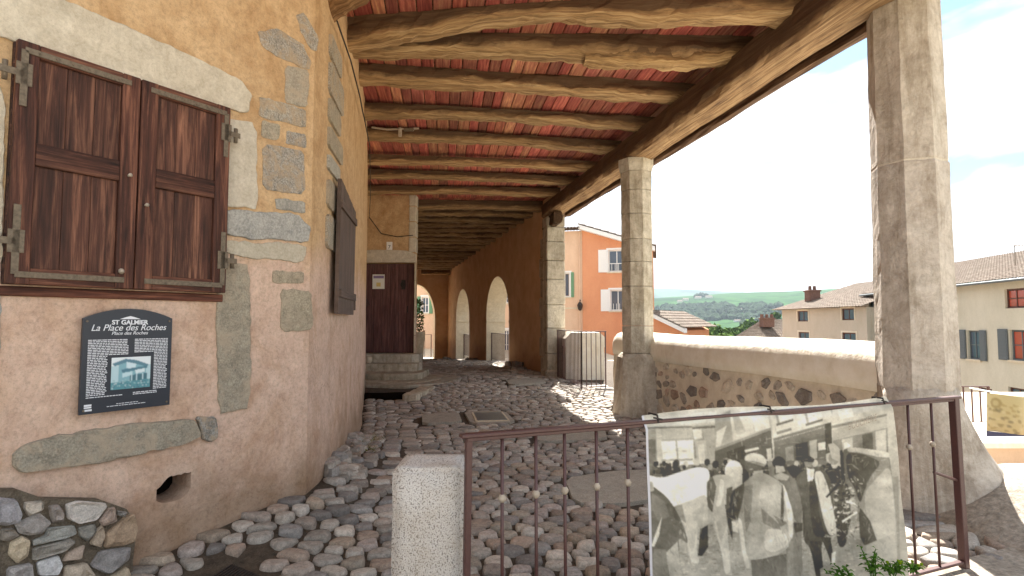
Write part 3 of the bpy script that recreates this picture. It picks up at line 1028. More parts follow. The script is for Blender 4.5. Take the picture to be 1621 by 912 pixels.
# ---- door, surround, number plate, notice
def dbox(mb, x0, x1, z0, z1, d0, d1, bev=0.006, tint=(1, 1, 1), go=0.0, vert=False):
    k = len(mb.v)
    mb.bbox(((x0 + x1) / 2, DY - (d0 + d1) / 2, (z0 + z1) / 2), (x1 - x0, d1 - d0, z1 - z0), bev, None, tint, go)
    if vert:
        for i in range(k, len(mb.v)):
            g = mb.g[i]; mb.g[i] = (g[2], g[0], g[1])
    return mb
door = dbox(MB(), dl + 0.01, dr - 0.01, db_ + 0.01, dt - 0.01, -0.20, -0.16, 0.004, (0.6, 0.6, 0.6)).build('door', M['door_wood'], house)
nb = 6
for i in range(nb):
    ww = (dr - dl - 0.03) / nb; f = random.uniform(0.85, 1.2)
    x0 = dl + 0.015 + i * ww
    dbox(MB(), x0 + 0.004, x0 + ww - 0.004, db_ + 0.02 + random.uniform(0, 0.02), dt - 0.02, -0.162, -0.13 + 0.004 * (i % 2), 0.003, (f, f, f), i * 5.0, True).build('door_board', M['door_wood'], door)
h = MB(); x0 = dl + 0.58 * (dr - dl)
dbox(h, x0 - 0.02, x0 + 0.03, db_ + 0.02, dt - 0.02, -0.13, -0.115, 0.004, (0.8, 0.8, 0.8), 3, True)
h.build('cover_strip', M['door_wood'], door)
kk = MB(); c = Vector((x0 + 0.22, DY + 0.11, db_ + (dt - db_) * 0.76))
kk.tube([c + Vector((0.06 * math.cos(t * 0.7), -0.02, 0.08 * math.sin(t * 0.7))) for t in range(10)], 0.012, 6)
dbox(kk, c.x - 0.05, c.x + 0.05, c.z - 0.12, c.z + 0.12, -0.135, -0.10)
kk.build('door_knocker', M['cast_iron'], door); kk = MB()
kk.tube([c + Vector((0.12, 0, -0.55)), c + Vector((0.12, -0.05, -0.55)), c + Vector((0.12, -0.05, -0.7)), c + Vector((0.12, 0, -0.7))], 0.012, 6)
kk.build('door_handle', M['cast_iron'], door)
# surround stones
xl0, _ = dpx(566, 480); xr1, _ = dpx(663, 480)
nst = 5
for i in range(nst):
    z0 = db_ + (dt - db_) * i / nst; z1 = db_ + (dt - db_) * (i + 1) / nst
    dbox(MB(), xl0 - 0.03 * (i % 2), dl - 0.002, z0 + 0.006, z1 - 0.006, -0.12, 0.03, 0.015, pick([(1, 1, 1), (0.9, 0.88, 0.85)])).build('jamb_stone', M['cream_stone'], house)
    dbox(MB(), dr + 0.002, DX1 - 0.0, z0 + 0.006, z1 - 0.006, -0.12, 0.025, 0.015, pick([(1, 1, 1), (0.9, 0.88, 0.85)])).build('jamb_stone', M['cream_stone'], house)
zl0 = dt + 0.005; zl1 = dpx(600, 396)[1]
lint = [(xl0 - 0.02, zl0), (DX1 + 0.02, zl0), (DX1 + 0.02, zl1 - 0.10), (DX1 - 0.2, zl1 - 0.02), (DX1 - 0.6, zl1), (xl0 + 0.3, zl1), (xl0 + 0.05, zl1 - 0.05)]
MB().prism(lint, (0, DY, 0), UX, UZ, (0, -1, 0), -0.12, 0.05).build('door_lintel', M['cream_stone'], house)
xq, zq0 = dpx(650, 400); _, zq1 = dpx(650, 342)
for i in range(5):
    z0 = zq0 + i * (5.2 - zq0) / 5
    dbox(MB(), DX1 - 0.16, DX1 + 0.02, z0 + 0.01, z0 + (5.2 - zq0) / 5 - 0.01, -0.3, 0.02, 0.015).build('quoin_stone', M['cream_stone'], house)
# number plate
x0, z1 = dpx(612, 383); x1, z0 = dpx(621, 396)
pl_ = dbox(MB(), x0, x1, z0, z1, 0.0, 0.015, 0.003, (0.85, 0.85, 0.85)).build('number_plate', M['print'], house)
def text_obj(txt, size, o, u, v, n, mat, parent, name, align='CENTER', shear=0.0, extr=0.001, wx=1.0, font_off=0.0):
    cu = bpy.data.curves.new('lettering', 'FONT')
    cu.body = txt; cu.size = size; cu.align_x = align; cu.extrude = extr; cu.shear = shear; cu.offset = font_off
    ob = bpy.data.objects.new('lettering', cu)
    COL.objects.link(ob)
    bpy.context.view_layer.update()
    dg = bpy.context.evaluated_depsgraph_get()
    me = bpy.data.meshes.new_from_object(ob.evaluated_get(dg))
    bpy.data.objects.remove(ob)
    mb = MB()
    u, v, n = Vector(u), Vector(v), Vector(n)
    mb.add([Vector(o) + u * (p.co.x * wx) + v * p.co.y + n * p.co.z for p in me.vertices], [tuple(p.vertices) for p in me.polygons])
    bpy.data.meshes.remove(me)
    return mb.build(name, mat, parent)
M['ink'] = flat('dark_ink', RGB(30, 34, 50), 0.6)
M['white_ink'] = flat('white_ink', RGB(225, 228, 232), 0.6, 0.2, 0, 0.02)
text_obj('7', 0.13, ((x0 + x1) / 2, DY - 0.017, z0 + 0.035), UX, UZ, (0, -1, 0), M['ink'], pl_, 'number_lettering')
# notice on the door
x0, z1 = dpx(588, 434); x1, z0 = dpx(607, 457)
nt = thing('paper_notice', 'small white printed paper notice pinned on the dark passage door', 'notice', (x0, DY, z0))
dbox(MB(), x0, x1, z0, z1, -0.122, -0.118, 0.001, (0.8, 0.8, 0.74)).build('sheet', M['print'], nt)
dbox(MB(), x0 + 0.02, x1 - 0.02, z1 - 0.10, z1 - 0.03, -0.118, -0.117, 0.0004, (0.25, 0.2, 0.35)).build('printed_heading', M['print'], nt)
dbox(MB(), x0 + 0.10, x1 - 0.10, z0 + 0.06, z0 + 0.16, -0.118, -0.117, 0.0004, (0.7, 0.55, 0.2)).build('printed_emblem', M['print'], nt)

# ---- steps up to the door
steps = thing('stone_steps', 'worn pale stone steps leading up to the dark plank door', 'steps', (-3.2, 13.6, 0))
zst = [db_ + 0.0, db_ - 0.2, db_ - 0.38, db_ - 0.52]
def slabstone(poly, z0, z1, seed, name='step', tint=(1, 1, 1)):
    p = chaikin(poly, 2, 0.12)
    mb = MB(); m = len(p); vs = []
    cx, cy = centroid(p)
    for k, z in ((1, z0), (1.0, z1 - 0.03), (0.985, z1)):
        vs += [Vector((cx + (a - cx) * k + 0.015 * nz(a * 3, b * 3, seed), cy + (b - cy) * k + 0.015 * nz(a * 3, b * 3, seed + 5), z + (0.01 * nz(a * 4, b * 4, seed) if k < 1 else 0))) for a, b in p]
    fs = []
    for r in range(2):
        for i in range(m): fs.append((r * m + i, r * m + (i + 1) % m, (r + 1) * m + (i + 1) % m, (r + 1) * m + i))
    fs.append(tuple(2 * m + i for i in range(m)))
    mb.add(vs, fs, tint); bm_fix(mb)
    return mb.build(name, M['column'], steps, False)
slabstone([(-3.78, 14.05), (-2.30, 14.05), (-2.28, 14.75), (-3.78, 14.75)], 0.1, zst[0], 1, tint=(0.95, 0.95, 0.93))
slabstone([(-3.7, 13.6), (-2.25, 13.6), (-2.22, 14.4), (-3.7, 14.4)], 0.0, zst[1], 2, tint=(0.9, 0.88, 0.84))
slabstone([(-3.6, 13.1), (-2.9, 12.95), (-2.1, 13.1), (-2.05, 14.5), (-3.6, 14.3)], -0.1, zst[2], 3, tint=(0.8, 0.77, 0.72))
slabstone([(-3.45, 12.6), (-2.7, 12.35), (-2.0, 12.6), (-1.65, 13.2), (-1.7, 14.5), (-3.4, 14.2)], -0.2, zst[3], 4, tint=(0.8, 0.78, 0.74))
slabstone([(-3.25, 12.15), (-2.3, 12.0), (-1.5, 12.5), (-1.2, 13.3), (-1.4, 14.5), (-3.3, 14.0)], -0.2, 0.15, 5, tint=(0.72, 0.7, 0.67))
cyl = MB(); cyl.tube([(-3.45, 13.75, zst[1]), (-3.45, 13.75, zst[1] + 0.05), (-3.45, 13.75, zst[1] + 0.14), (-3.45, 13.75, zst[1] + 0.16)], [0.06, 0.085, 0.09, 0.06], 10)
pot = cyl.build('clay_pot', M['pave'], None, True, label='small pale pot standing on the step left of the door', category='pot')
# cellar pit beside the steps: its shade is the colour of a flat slab
pm = MB()
for i in range(4):
    a, b = pit[i], pit[(i + 1) % 4]
    pm.add([(a[0], a[1], 0.06), (b[0], b[1], 0.06), (b[0], b[1], -0.8), (a[0], a[1], -0.8)], [(0, 1, 2, 3)])
ptm = MB().add([(a, b, 0.0) for a, b in pit], [(0, 1, 2, 3)])
MB().prism(pit, (0, 0, 0), UX, UY, UZ, -0.02, zf(-2.5, 11.3) + 0.002).build('cellar_shade_slab', M['void_shade'], floor)
for i in range(3):
    dome(chaikin([(-2.02 + i * 0.05, 10.5 + i * 0.5), (-1.72 + i * 0.05, 10.52 + i * 0.5), (-1.70 + i * 0.05, 10.97 + i * 0.5), (-2.0 + i * 0.05, 10.95 + i * 0.5)], 1, 0.12), (0, 0, 0), UX, UY, UZ, 0.16, -0.1, 0.0, 0.05, i, (0.95, 0.9, 0.84), 0.9).build('paving_slab', M['column'], floor)

# ---- cable along the top of the side wall
cb = MB(); cpts = []
for yy in frange(4.9, 14.2, 24): cpts.append((bwall_x(yy) + 0.06, yy, 4.15 + 0.05 * nz(yy * 1.5, 3) - 0.06 * (yy > 6)))
cb.tube(cpts, 0.008, 6)
cb.tube([(bwall_x(14.1) + 0.05, 14.1, 4.1), (-3.3, 14.26, 3.7), (-2.9, 14.26, 3.62), (-2.5, 14.26, 3.66)], 0.012, 6)
cb.tube([(-3.72, 14.1, 1.95), (-3.55, 13.9, 2.02), (-3.5, 13.95, 1.9), (-3.72, 14.15, 1.82)], 0.01, 6)
cb.build('wall_cable', M['cast_iron'], house)

# ---- rubble skirt at the foot of the corner
rk = thing('rubble_patch', 'patch of broken stones and earth heaped against the foot of the plaster corner', 'rubble', (-1.6, 5.2, 0))
rr = random.Random(11)
for i in range(46):
    yy = rr.uniform(4.9, 7.4); xx = wall_x(yy) + rr.uniform(-0.02, 0.26) * (1 - 0.4 * abs(yy - 5.8) / 1.5)
    hh = rr.uniform(0.02, 0.06); sz = rr.uniform(0.05, 0.11)
    poly = [(xx + sz * math.cos(t) * rr.uniform(0.7, 1.1), yy + sz * math.sin(t) * rr.uniform(0.7, 1.2)) for t in frange(0, 5.5, 7)]
    dome(poly, (0, 0, zf(xx, yy) + 0.0), UX, UY, UZ, 0.03 + hh * max(0.2, 1 - (xx - wall_x(yy)) / 0.26) * 1.6, -0.05, 0, 0.3, i, pick(PAL, rr), 0.4).build('stone', M['rubble'], rk, False)
# ---- dry rubble base at the left corner of the picture
M['pointing_dark'] = mat_stone('rubble_pointing', RGB(96, 86, 74), RGB(140, 128, 110), 0.3, 20, 1.0, False)
rub = thing('rubble_buttress', 'low rubble stone buttress bulging from the foot of the pink wall beside the hole', 'buttress', WAp(-2, 0, 0))
edge = [(-60, 772), (20, 772), (60, 786), (150, 788), (190, 802), (206, 830), (200, 880), (196, 960), (-60, 960)]
ep = [WA(*p) for p in edge]
MB().prism(ep, (K.x, K.y, 0), A_DIR, UZ, A_N, -0.05, 0.083).build('core', M['pointing_dark'], rub)
spx = [[(-20, 782), (16, 785), (24, 808), (20, 822), (0, 828), (-20, 826)], [(28, 790), (58, 788), (58, 802), (34, 814), (26, 800)], [(12, 824), (52, 806), (70, 822), (58, 840), (36, 843), (18, 838)],
       [(66, 796), (82, 794), (92, 808), (90, 820), (72, 824), (68, 812)], [(92, 794), (110, 788), (156, 792), (158, 798), (140, 818), (112, 824), (94, 816)], [(160, 800), (170, 798), (172, 820), (150, 828), (144, 820)],
       [(174, 804), (190, 806), (186, 814), (174, 812)], [(-10, 832), (10, 830), (22, 842), (2, 852), (-10, 850)], [(6, 852), (24, 842), (36, 848), (34, 874), (16, 886), (2, 872)],
       [(64, 830), (106, 826), (112, 840), (92, 846), (40, 858), (40, 850), (60, 842)], [(112, 830), (138, 824), (142, 836), (126, 852), (114, 844)], [(140, 834), (150, 826), (154, 842), (146, 862), (130, 856)],
       [(154, 840), (186, 812), (200, 808), (208, 830), (202, 852), (184, 860), (152, 862)], [(40, 862), (100, 846), (110, 852), (92, 866), (40, 882)], [(96, 868), (124, 856), (118, 880), (86, 884)],
       [(146, 866), (198, 860), (194, 880), (160, 904), (130, 890)], [(46, 884), (80, 872), (88, 888), (80, 904), (50, 906)], [(0, 892), (40, 884), (44, 920), (0, 930)], [(90, 890), (126, 884), (140, 906), (110, 925), (88, 920)],
       [(160, 908), (190, 890), (206, 930), (150, 935)], [(50, 910), (86, 908), (90, 935), (48, 935)]]
rp_ = [RGB(150, 146, 150), RGB(188, 172, 148), RGB(158, 148, 138), RGB(152, 136, 122), RGB(200, 190, 176), RGB(170, 138, 112), RGB(146, 140, 128), RGB(142, 128, 108), RGB(196, 170, 122),
       RGB(146, 146, 134), RGB(130, 126, 110), RGB(178, 150, 112), RGB(172, 134, 84), RGB(150, 140, 122), RGB(180, 150, 120), RGB(140, 134, 130), RGB(190, 190, 190), RGB(160, 152, 146), RGB(190, 166, 132), RGB(186, 160, 116), RGB(160, 150, 140)]
for i, s in enumerate(spx):
    p = [WA(*q) for q in s]
    c = rp_[i]
    dome(chaikin(p, 1, 0.10), K + A_N * 0.05, A_DIR, UZ, A_N, 0.06, -0.03, 0.0, 0.5, i * 2.1, tuple((c[q_] * 0.6 + (c[0] + c[1] + c[2]) / 3 * w_ * 0.4) * 0.9 + 0.05 for q_, w_ in enumerate((1.05, 1.0, 0.93))), 0.75).build('rubble_stone', M['rubble'], rub, False)

# ---- information panel
def arch_top(x0, x1, z0, z1, rise, n=14):
    pts = [(x0, z0), (x1, z0), (x1, z1)]
    for i in range(1, n):
        t = i / n; pts.append((x1 + (x0 - x1) * t, z1 + rise * (1 - (2 * t - 1) ** 2)))
    pts.append((x0, z1))
    return pts
pa, pz1 = WA(126, 504); pb, _ = WA(267, 506); _, pz0 = WA(122, 655); _, pz0b = WA(262, 641)
_, pzm = WA(196, 489)
pz0 = (pz0 + pz0b) / 2
sign = thing('information_panel', 'dark blue heritage information panel with curved top fixed to the pink wall', 'sign', WAp((pa + pb) / 2, pz0, 0))
OUT = arch_top(pa, pb, pz0, pz1, pzm - pz1)
o = K.copy()
MB().prism(OUT, o, A_DIR, UZ, A_N, 0.028, 0.045, (0.026, 0.031, 0.042)).build('backing_plate', M['print'], sign)
W = pb - pa; H = pz1 - pz0
SX = lambda t: pa + W * t
SZ = lambda t: pz0 + H * t
def spt(tx, tz, d=0.0465): return WAp(SX(tx), SZ(tz), d)
text_obj('ST GALMIER', 0.036, spt(0.5, 0.935), A_DIR, UZ, A_N, M['white_ink'], sign, 'heading_lettering', font_off=0.001)
rf = MB(); rf.prism([(SX(0.38), SZ(0.992)), (SX(0.62), SZ(0.992)), (SX(0.55), SZ(1.014)), (SX(0.5), SZ(1.026)), (SX(0.45), SZ(1.014))], o, A_DIR, UZ, A_N, 0.045, 0.0465, (0.7, 0.7, 0.7)); rf.build('roof_emblem', M['white_ink'], sign)
text_obj('La Place des Roches', 0.052, spt(0.5, 0.868), A_DIR, UZ, A_N, M['white_ink'], sign, 'title_lettering', shear=0.3, wx=0.95)
text_obj('Place des Roches', 0.028, spt(0.5, 0.822), A_DIR, UZ, A_N, M['white_ink'], sign, 'subtitle_lettering', shear=0.3)
tx = MB(); r2 = random.Random(5)
def line(t0, t1, tz, h=0.0085):
    x = t0
    while x < t1 - 0.01:
        w = min(r2.uniform(0.015, 0.05), t1 - x)
        tx.prism([(SX(x), SZ(tz)), (SX(x + w), SZ(tz)), (SX(x + w), SZ(tz + h)), (SX(x), SZ(tz + h))], o, A_DIR, UZ, A_N, 0.045, 0.0462)
        x += w + 0.008
for k in range(34):
    tz = 0.765 - k * 0.0175
    wide = k < 10
    line(0.06, 0.49 if wide else 0.27 - 0.01 * r2.random(), tz)
    if k < 33: line(0.56 if k < 9 else 0.79, 0.95, tz)
line(0.06, 0.44, 0.165); line(0.56, 0.85, 0.178); line(0.56, 0.85, 0.16)
line(0.38, 0.62, 0.075, 0.006); line(0.28, 0.72, 0.055, 0.006)
tx.build('body_lettering', M['white_ink'], sign, kind='stuff')
lg = MB(); 
for a, b, c, d in ((0.045, 0.125, 0.03, 0.05), (0.045, 0.12, 0.06, 0.075), (0.045, 0.12, 0.08, 0.10)):
    lg.prism([(SX(a), SZ(c)), (SX(b), SZ(c)), (SX(b), SZ(d)), (SX(a), SZ(d))], o, A_DIR, UZ, A_N, 0.045, 0.0463)
lg.build('logo_mark', M['white_ink'], sign)
# picture of an old timbered house on the panel (painted on a fine grid)
def raster(w, h, bgc): return np.ones((h, w, 3), dtype=np.float32) * np.array(bgc, dtype=np.float32)
def fillp(img, poly, col, soft=None, k=1.0, noise_amp=0.0):
    P = np.array(poly, dtype=np.float32)
    x0, x1 = int(max(0, P[:, 0].min())), int(min(img.shape[1] - 1, P[:, 0].max() + 1))
    y0, y1 = int(max(0, P[:, 1].min())), int(min(img.shape[0] - 1, P[:, 1].max() + 1))
    if x1 <= x0 or y1 <= y0: return
    X, Y = np.meshgrid(np.arange(x0, x1 + 1) + 0.5, np.arange(y0, y1 + 1) + 0.5)
    m = np.zeros(X.shape, dtype=bool)
    for i in range(len(P)):
        xa, ya = P[i]; xb, yb = P[i - 1]
        if ya == yb: continue
        c = ((ya > Y) != (yb > Y)) & (X < (xb - xa) * (Y - ya) / (yb - ya) + xa)
        m ^= c
    reg = img[y0:y1 + 1, x0:x1 + 1]
    c = np.array(col, dtype=np.float32)
    if c.ndim == 2:     # vertical or horizontal gradient col = (c0, c1)
        t = ((Y - Y.min()) / max(1, Y.max() - Y.min()))[..., None]
        cc = c[0] * (1 - t) + c[1] * t
        reg[m] = (reg * (1 - k) + cc * k)[m]
    else:
        reg[m] = reg[m] * (1 - k) + c * k
def blur(img, n=1):
    for _ in range(n):
        p = np.pad(img, ((1, 1), (1, 1), (0, 0)), mode='edge')
        img = (p[:-2, 1:-1] + p[2:, 1:-1] + p[1:-1, :-2] + p[1:-1, 2:] + 2 * p[1:-1, 1:-1]) / 6
    return img
s_img = raster(64, 52, (0.45, 0.62, 0.66))
s_img[:14] = (0.72, 0.78, 0.80)
fillp(s_img, [(2, 10), (22, 3), (40, 6), (60, 14), (58, 18), (24, 10), (6, 14)], (0.10, 0.22, 0.28))
fillp(s_img, [(12, 12), (24, 9), (46, 14), (56, 18), (56, 42), (12, 42)], (0.22, 0.42, 0.48))
fillp(s_img, [(24, 8), (40, 12), (38, 20), (24, 18)], (0.60, 0.74, 0.78))
fillp(s_img, [(16, 20), (58, 16), (58, 20), (18, 25)], (0.08, 0.2, 0.26))
fillp(s_img, [(38, 22), (54, 20), (54, 26), (40, 28)], (0.66, 0.76, 0.78))
fillp(s_img, [(18, 26), (34, 24), (34, 30), (18, 33)], (0.5, 0.68, 0.72))
fillp(s_img, [(30, 30), (58, 28), (58, 42), (30, 42)], (0.06, 0.16, 0.2))
for x in (32, 40, 50): fillp(s_img, [(x, 28), (x + 2, 28), (x + 2, 44), (x, 44)], (0.5, 0.65, 0.68))
fillp(s_img, [(0, 40), (64, 38), (64, 52), (0, 52)], (0.10, 0.28, 0.32))
for _ in range(60):
    x, y = random.uniform(0, 62), random.uniform(36, 50); c = random.choice([(0.3, 0.5, 0.5), (0.05, 0.14, 0.2), (0.5, 0.6, 0.62)])
    fillp(s_img, [(x, y), (x + 3, y), (x + 2, y + 2)], c)
s_img = blur(s_img, 1)
def paint_grid(img, P, step=1):
    h, w, _ = img.shape
    vs, t, fs = [], [], []
    for j in range(h):
        for i in range(w):
            vs.append(P(i / (w - 1), j / (h - 1))); t.append(tuple(float(q) for q in img[j, i]))
    for j in range(h - 1):
        for i in range(w - 1): fs.append((j * w + i, (j + 1) * w + i, (j + 1) * w + i + 1, j * w + i + 1))
    return MB().add(vs, fs, t)
paint_grid(s_img, lambda a, b: WAp(SX(0.31 + 0.44 * a), SZ(0.575 - 0.345 * b), 0.0475)).build('printed_picture', M['print'], sign)
bl = MB()
for x in (0.04, 0.96):
    for z in (0.04, 0.97):
        c = spt(x, z); bl.tube([c, c + A_N * 0.004], 0.006, 8)
bl.build('fixing_screws', M['iron'], sign)
# ================================================================ GALLERY ROOF
groof = thing('gallery_roof', 'timber roof of the passage with red boards on weathered joists and a long beam', 'roof', (1.0, 9.0, 4.1))
def timber(p0, p1, w, h, seed, bulge=None, seg=56, tint=(1, 1, 1), rough=0.02, taper=1.0):
    """old hewn timber; p0,p1 at the middle of the underside; grain z = height above the underside"""
    p0, p1 = Vector(p0), Vector(p1)
    d = (p1 - p0); L = d.length; d.normalize()
    s = Vector((-d.y, d.x, 0)).normalized() * -1
    up = UZ
    prof = [(-0.5, 0.0), (-0.32, -0.03), (0.0, -0.05), (0.32, -0.03), (0.5, 0.0), (0.52, 0.33), (0.5, 0.66), (0.5, 1.0), (0.2, 1.0), (-0.2, 1.0), (-0.5, 1.0), (-0.5, 0.66), (-0.52, 0.33)]
    c = 0.13
    prof = [(-0.5, c), (-0.5 + c, 0.0), (0.0, -0.03), (0.5 - c, 0.0), (0.5, c), (0.52, 0.4), (0.5, 0.75), (0.5, 1.0), (0.0, 1.0), (-0.5, 1.0), (-0.5, 0.75), (-0.52, 0.4)]
    n = len(prof); vs, gs, fs = [], [], []
    for i in range(seg + 1):
        t = i / seg
        b = bulge(t) if bulge else 0.0
        kw = 1 + 0.10 * nz(t * L * 0.7, seed, 1)
        for k, (a, q) in enumerate(prof):
            e = 1.3 * rough * nz(t * L * 2.2, k * 0.9, seed * 1.7) + rough * 0.9 * nz(t * L * 7, k * 1.9, seed) + rough * 0.5 * nz(t * L * 17, k * 2.9, seed)
            pos = p0 + d * (L * t) + s * (a * w * kw + e) + up * (q * h * (taper + (1 - taper) * t) + b * (1 - q) + (e if q < 0.9 else 0) + (0.03 * nz(t * L * 0.5, seed, 7) if q < 0.9 else 0))
            vs.append(pos); gs.append((t * L + seed * 3.1, a * w + seed, q * h))
    for i in range(seg):
        for k in range(n):
            k2 = (k + 1) % n
            fs.append((i * n + k, i * n + k2, (i + 1) * n + k2, (i + 1) * n + k))
    fs.append(tuple(range(n))); fs.append(tuple(seg * n + k for k in reversed(range(n))))
    mb = MB().add(vs, fs, tint, gs); bm_fix(mb)
    return mb
ZJ = EYE + 2.95
def joist(pl, pr, yl_px=None, h=0.22, w=0.2, seed=0, bulge=None, tint=(1, 1, 1)):
    a = Vector(pl); b = Vector(pr)
    d = (b - a).normalized()
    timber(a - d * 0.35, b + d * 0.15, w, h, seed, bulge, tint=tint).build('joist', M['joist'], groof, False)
def zpt(px, py, z=ZJ): return atz(px, py, z)
J = [((563, 90), (1165, 98), 0.27, 0.26), ((575, 135), (1085, 165), 0.24, 0.24), ((575, 187), (1020, 208), 0.20, 0.22), ((578, 222), (968, 243), 0.20, 0.22),
     ((580, 260), (934, 271), 0.17, 0.2), ((580, 284), (909, 294), 0.2, 0.2), ((581, 308), (876, 312), 0.2, 0.22)]
joist(zpt(560, 70), zpt(1252, 22), None, 0.26, 0.24, 41, bulge=lambda t: 0.20 * math.exp(-((t - 0.45) / 0.25) ** 2) - 0.07, tint=(1.05, 1.05, 1.05))
for i, (l, r, h, w) in enumerate(J):
    joist(zpt(*l), zpt(*r), None, h, w, 50 + i * 3.3, bulge=(lambda t: 0.05 * math.sin(t * 3.1)) if i else (lambda t: 0.04 * math.sin(t * 6)), tint=tuple([random.uniform(0.85, 1.1)] * 3))
# doubled piece under the second joist
a, b = zpt(925, 96, ZJ - 0.03), zpt(1162, 100, ZJ - 0.03)
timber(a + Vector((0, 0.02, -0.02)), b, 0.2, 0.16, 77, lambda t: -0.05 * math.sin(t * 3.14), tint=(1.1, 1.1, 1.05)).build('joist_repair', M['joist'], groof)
yy = 14.9; i = 0
while yy < 30.3:
    z = ZJ - 0.29 * (yy - 14.2) / 16.5
    xl = -3.9 if yy < 15 else -2.43 - 0.27 * (yy - 14.3)
    joist((xl + 0.1, yy - 0.1, z), (arc_x(yy) + 0.1, yy + 0.15, z + random.uniform(-0.02, 0.02)), None, random.uniform(0.2, 0.26), random.uniform(0.2, 0.26), 90 + i * 2.7, tint=tuple([random.uniform(0.7, 1.0)] * 3))
    yy += 0.86; i += 1
# short hip timber at the corner, upper left
timber((-1.78, 5.05, EYE + 2.72), (0.4, 3.7, EYE + 3.05), 0.24, 0.26, 131, tint=(0.7, 0.6, 0.55)).build('hip_timber', M['joist'], groof)
joist((-1.9, 4.75, ZJ), (2.9, 4.3, ZJ), None, 0.24, 0.24, 140)
# wall plate against the house
# the long beam on the columns
bz = EYE + 2.617
def beam_pt(y): return Vector((col_x(y) + 0.02, y, bz))
bm_ = timber(beam_pt(2.9), beam_pt(14.5), 0.43, 0.33, 201, lambda t: 0.015 * math.sin(t * 9), seg=60, rough=0.025)
bm_.g = [(g[0], g[1], g[2] * 0.9 + 0.03) for g in bm_.g]
bm_.build('main_beam', M['beam_stain_shade'], groof, False)
# ends of rafters and outer plate, below the eaves
def out_pt(y, dx, z): return Vector((col_x(y) + dx, y, z))
timber(out_pt(3.2, 0.40, bz + 0.02), out_pt(14.2, 0.40, bz + 0.02), 0.14, 0.22, 215, seg=40, tint=(0.55, 0.45, 0.42)).build('eave_plate', M['beam'], groof)
# red ceiling boards, one by one
rb = random.Random(21)
ZB = ZJ + 0.235
def board(x0, w, ya, yb, ta, z0, z1, slope, yref, seed):
    f = rb.uniform(0.8, 1.4)
    tn = rb.choice([(1, 1, 1), (1.05, 0.95, 0.9), (0.9, 0.95, 1.0), (1.1, 1.25, 1.05), (1.0, 0.85, 0.9), (1.15, 1.6, 1.3), (0.75, 0.9, 0.85)])
    tn = (tn[0] * f, tn[1] * f, tn[2] * f)
    xa = x0 + slope * (ya - yref); xb = x0 + slope * (yb - yref)
    dz = rb.uniform(0, 0.008)
    za, zb_ = z0 + dz, z1 + dz
    g = 0.006
    vs = []; gs = []
    for (x, y, z) in ((xa, ya, za), (xb, yb, zb_)):
        for dx, dzz in ((g, 0.004), (g + 0.008, 0), (w - g - 0.008, 0), (w - g, 0.004), (w - g, 0.022), (g, 0.022)):
            vs.append((x + dx, y, z + dzz)); gs.append((y + seed, dx + seed * 0.7, dzz))
    fs = [(i, (i + 1) % 6, 6 + (i + 1) % 6, 6 + i) for i in range(6)] + [tuple(reversed(range(6))), tuple(range(6, 12))]
    mb = MB().add(vs, fs, tn, gs); bm_fix(mb)
    return mb
c = -3.1; k = 0
def roofz(x, y): return ZB
while c < 2.75:
    w = rb.uniform(0.13, 0.20)
    y = 2.6
    cuts = [2.6] + sorted(rb.sample([5.0, 6.4, 7.4, 8.6, 9.6, 11.0, 12.2], 3)) + [14.6]
    for ya, yb in zip(cuts, cuts[1:]):
        x_at_b = c - 0.12 * (yb - 7)
        x_mid = c - 0.12 * ((ya + yb) / 2 - 7)
        if x_at_b + w < wall_x(yb) - 0.25 and x_mid < wall_x((ya + yb) / 2) - 0.2: continue
        if c - 0.12 * (ya - 7) > col_x(ya) + 0.6 and x_mid > col_x((ya + yb) / 2) + 0.5: continue
        board(c, w, ya + 0.002, yb - 0.002, 0, ZB, ZB, -0.12, 7, k).build('ceiling_board', M['board'], groof); k += 1
    c += w
c = -2.9
while c < 1.3:
    w = 0.2
    board(c + 0.1, w, 14.6, 22.6, 0, ZB - 0.005, ZB - 0.15, -0.27, 14.3, k).build('ceiling_board', M['board'], groof)
    board(c + 0.1, w, 22.6, 31.5, 0, ZB - 0.15, ZB - 0.31, -0.27, 14.3, k + 50).build('ceiling_board', M['board'], groof); k += 1
    c += w
MB().prism([(-3.9, 14.6), (-3.9, 12), (-1.95, 5), (-2.3, 2.5), (3.55, 2.5), (1.2, 14.6)], (0, 0, 0), UX, UY, UZ, ZB + 0.034, ZB + 0.06).build('added_light_block', M['beam'], groof)  # added sheet above the boards, blocks sky light in their gaps
# tiled slope above (outer surface), eave overhang
def roof_tiles(quad, nu, nv, mat, name, parent, amp=0.05, thick=0.06):
    """quad: eaveA, eaveB, ridgeB, ridgeA; corrugated across u, stepped down v"""
    a, b, c, d = [Vector(q) for q in quad]
    nrm = (b - a).cross(d - a).normalized()
    if nrm.z < 0: nrm = -nrm
    mb = MB(); vs = []; fs = []
    cols = nu * 4
    for j in range(nv + 1):
        for rep in (0, 1):
            t = j / nv
            for i in range(cols + 1):
                s = i / cols
                p = (a * (1 - s) + b * s) * (1 - t) + (d * (1 - s) + c * s) * t
                hgt = amp * abs(math.sin(math.pi * s * nu)) + (0.0 if rep == 0 else amp * 0.5)
                vs.append(p + nrm * (hgt + 0.01 * nz(i * 0.7, j * 1.3)))
    w = cols + 1
    for r in range(2 * nv + 1):
        for i in range(cols): fs.append((r * w + i, r * w + i + 1, (r + 1) * w + i + 1, (r + 1) * w + i))
    mb.add(vs, fs)
    return mb.build(name, mat, parent)
e0, e1 = out_pt(2.4, 0.57, EYE + 2.86), out_pt(14.4, 0.57, EYE + 2.86)
r0, r1 = Vector((-1.7, 2.4, 8.6)), Vector((-3.6, 14.4, 8.6))
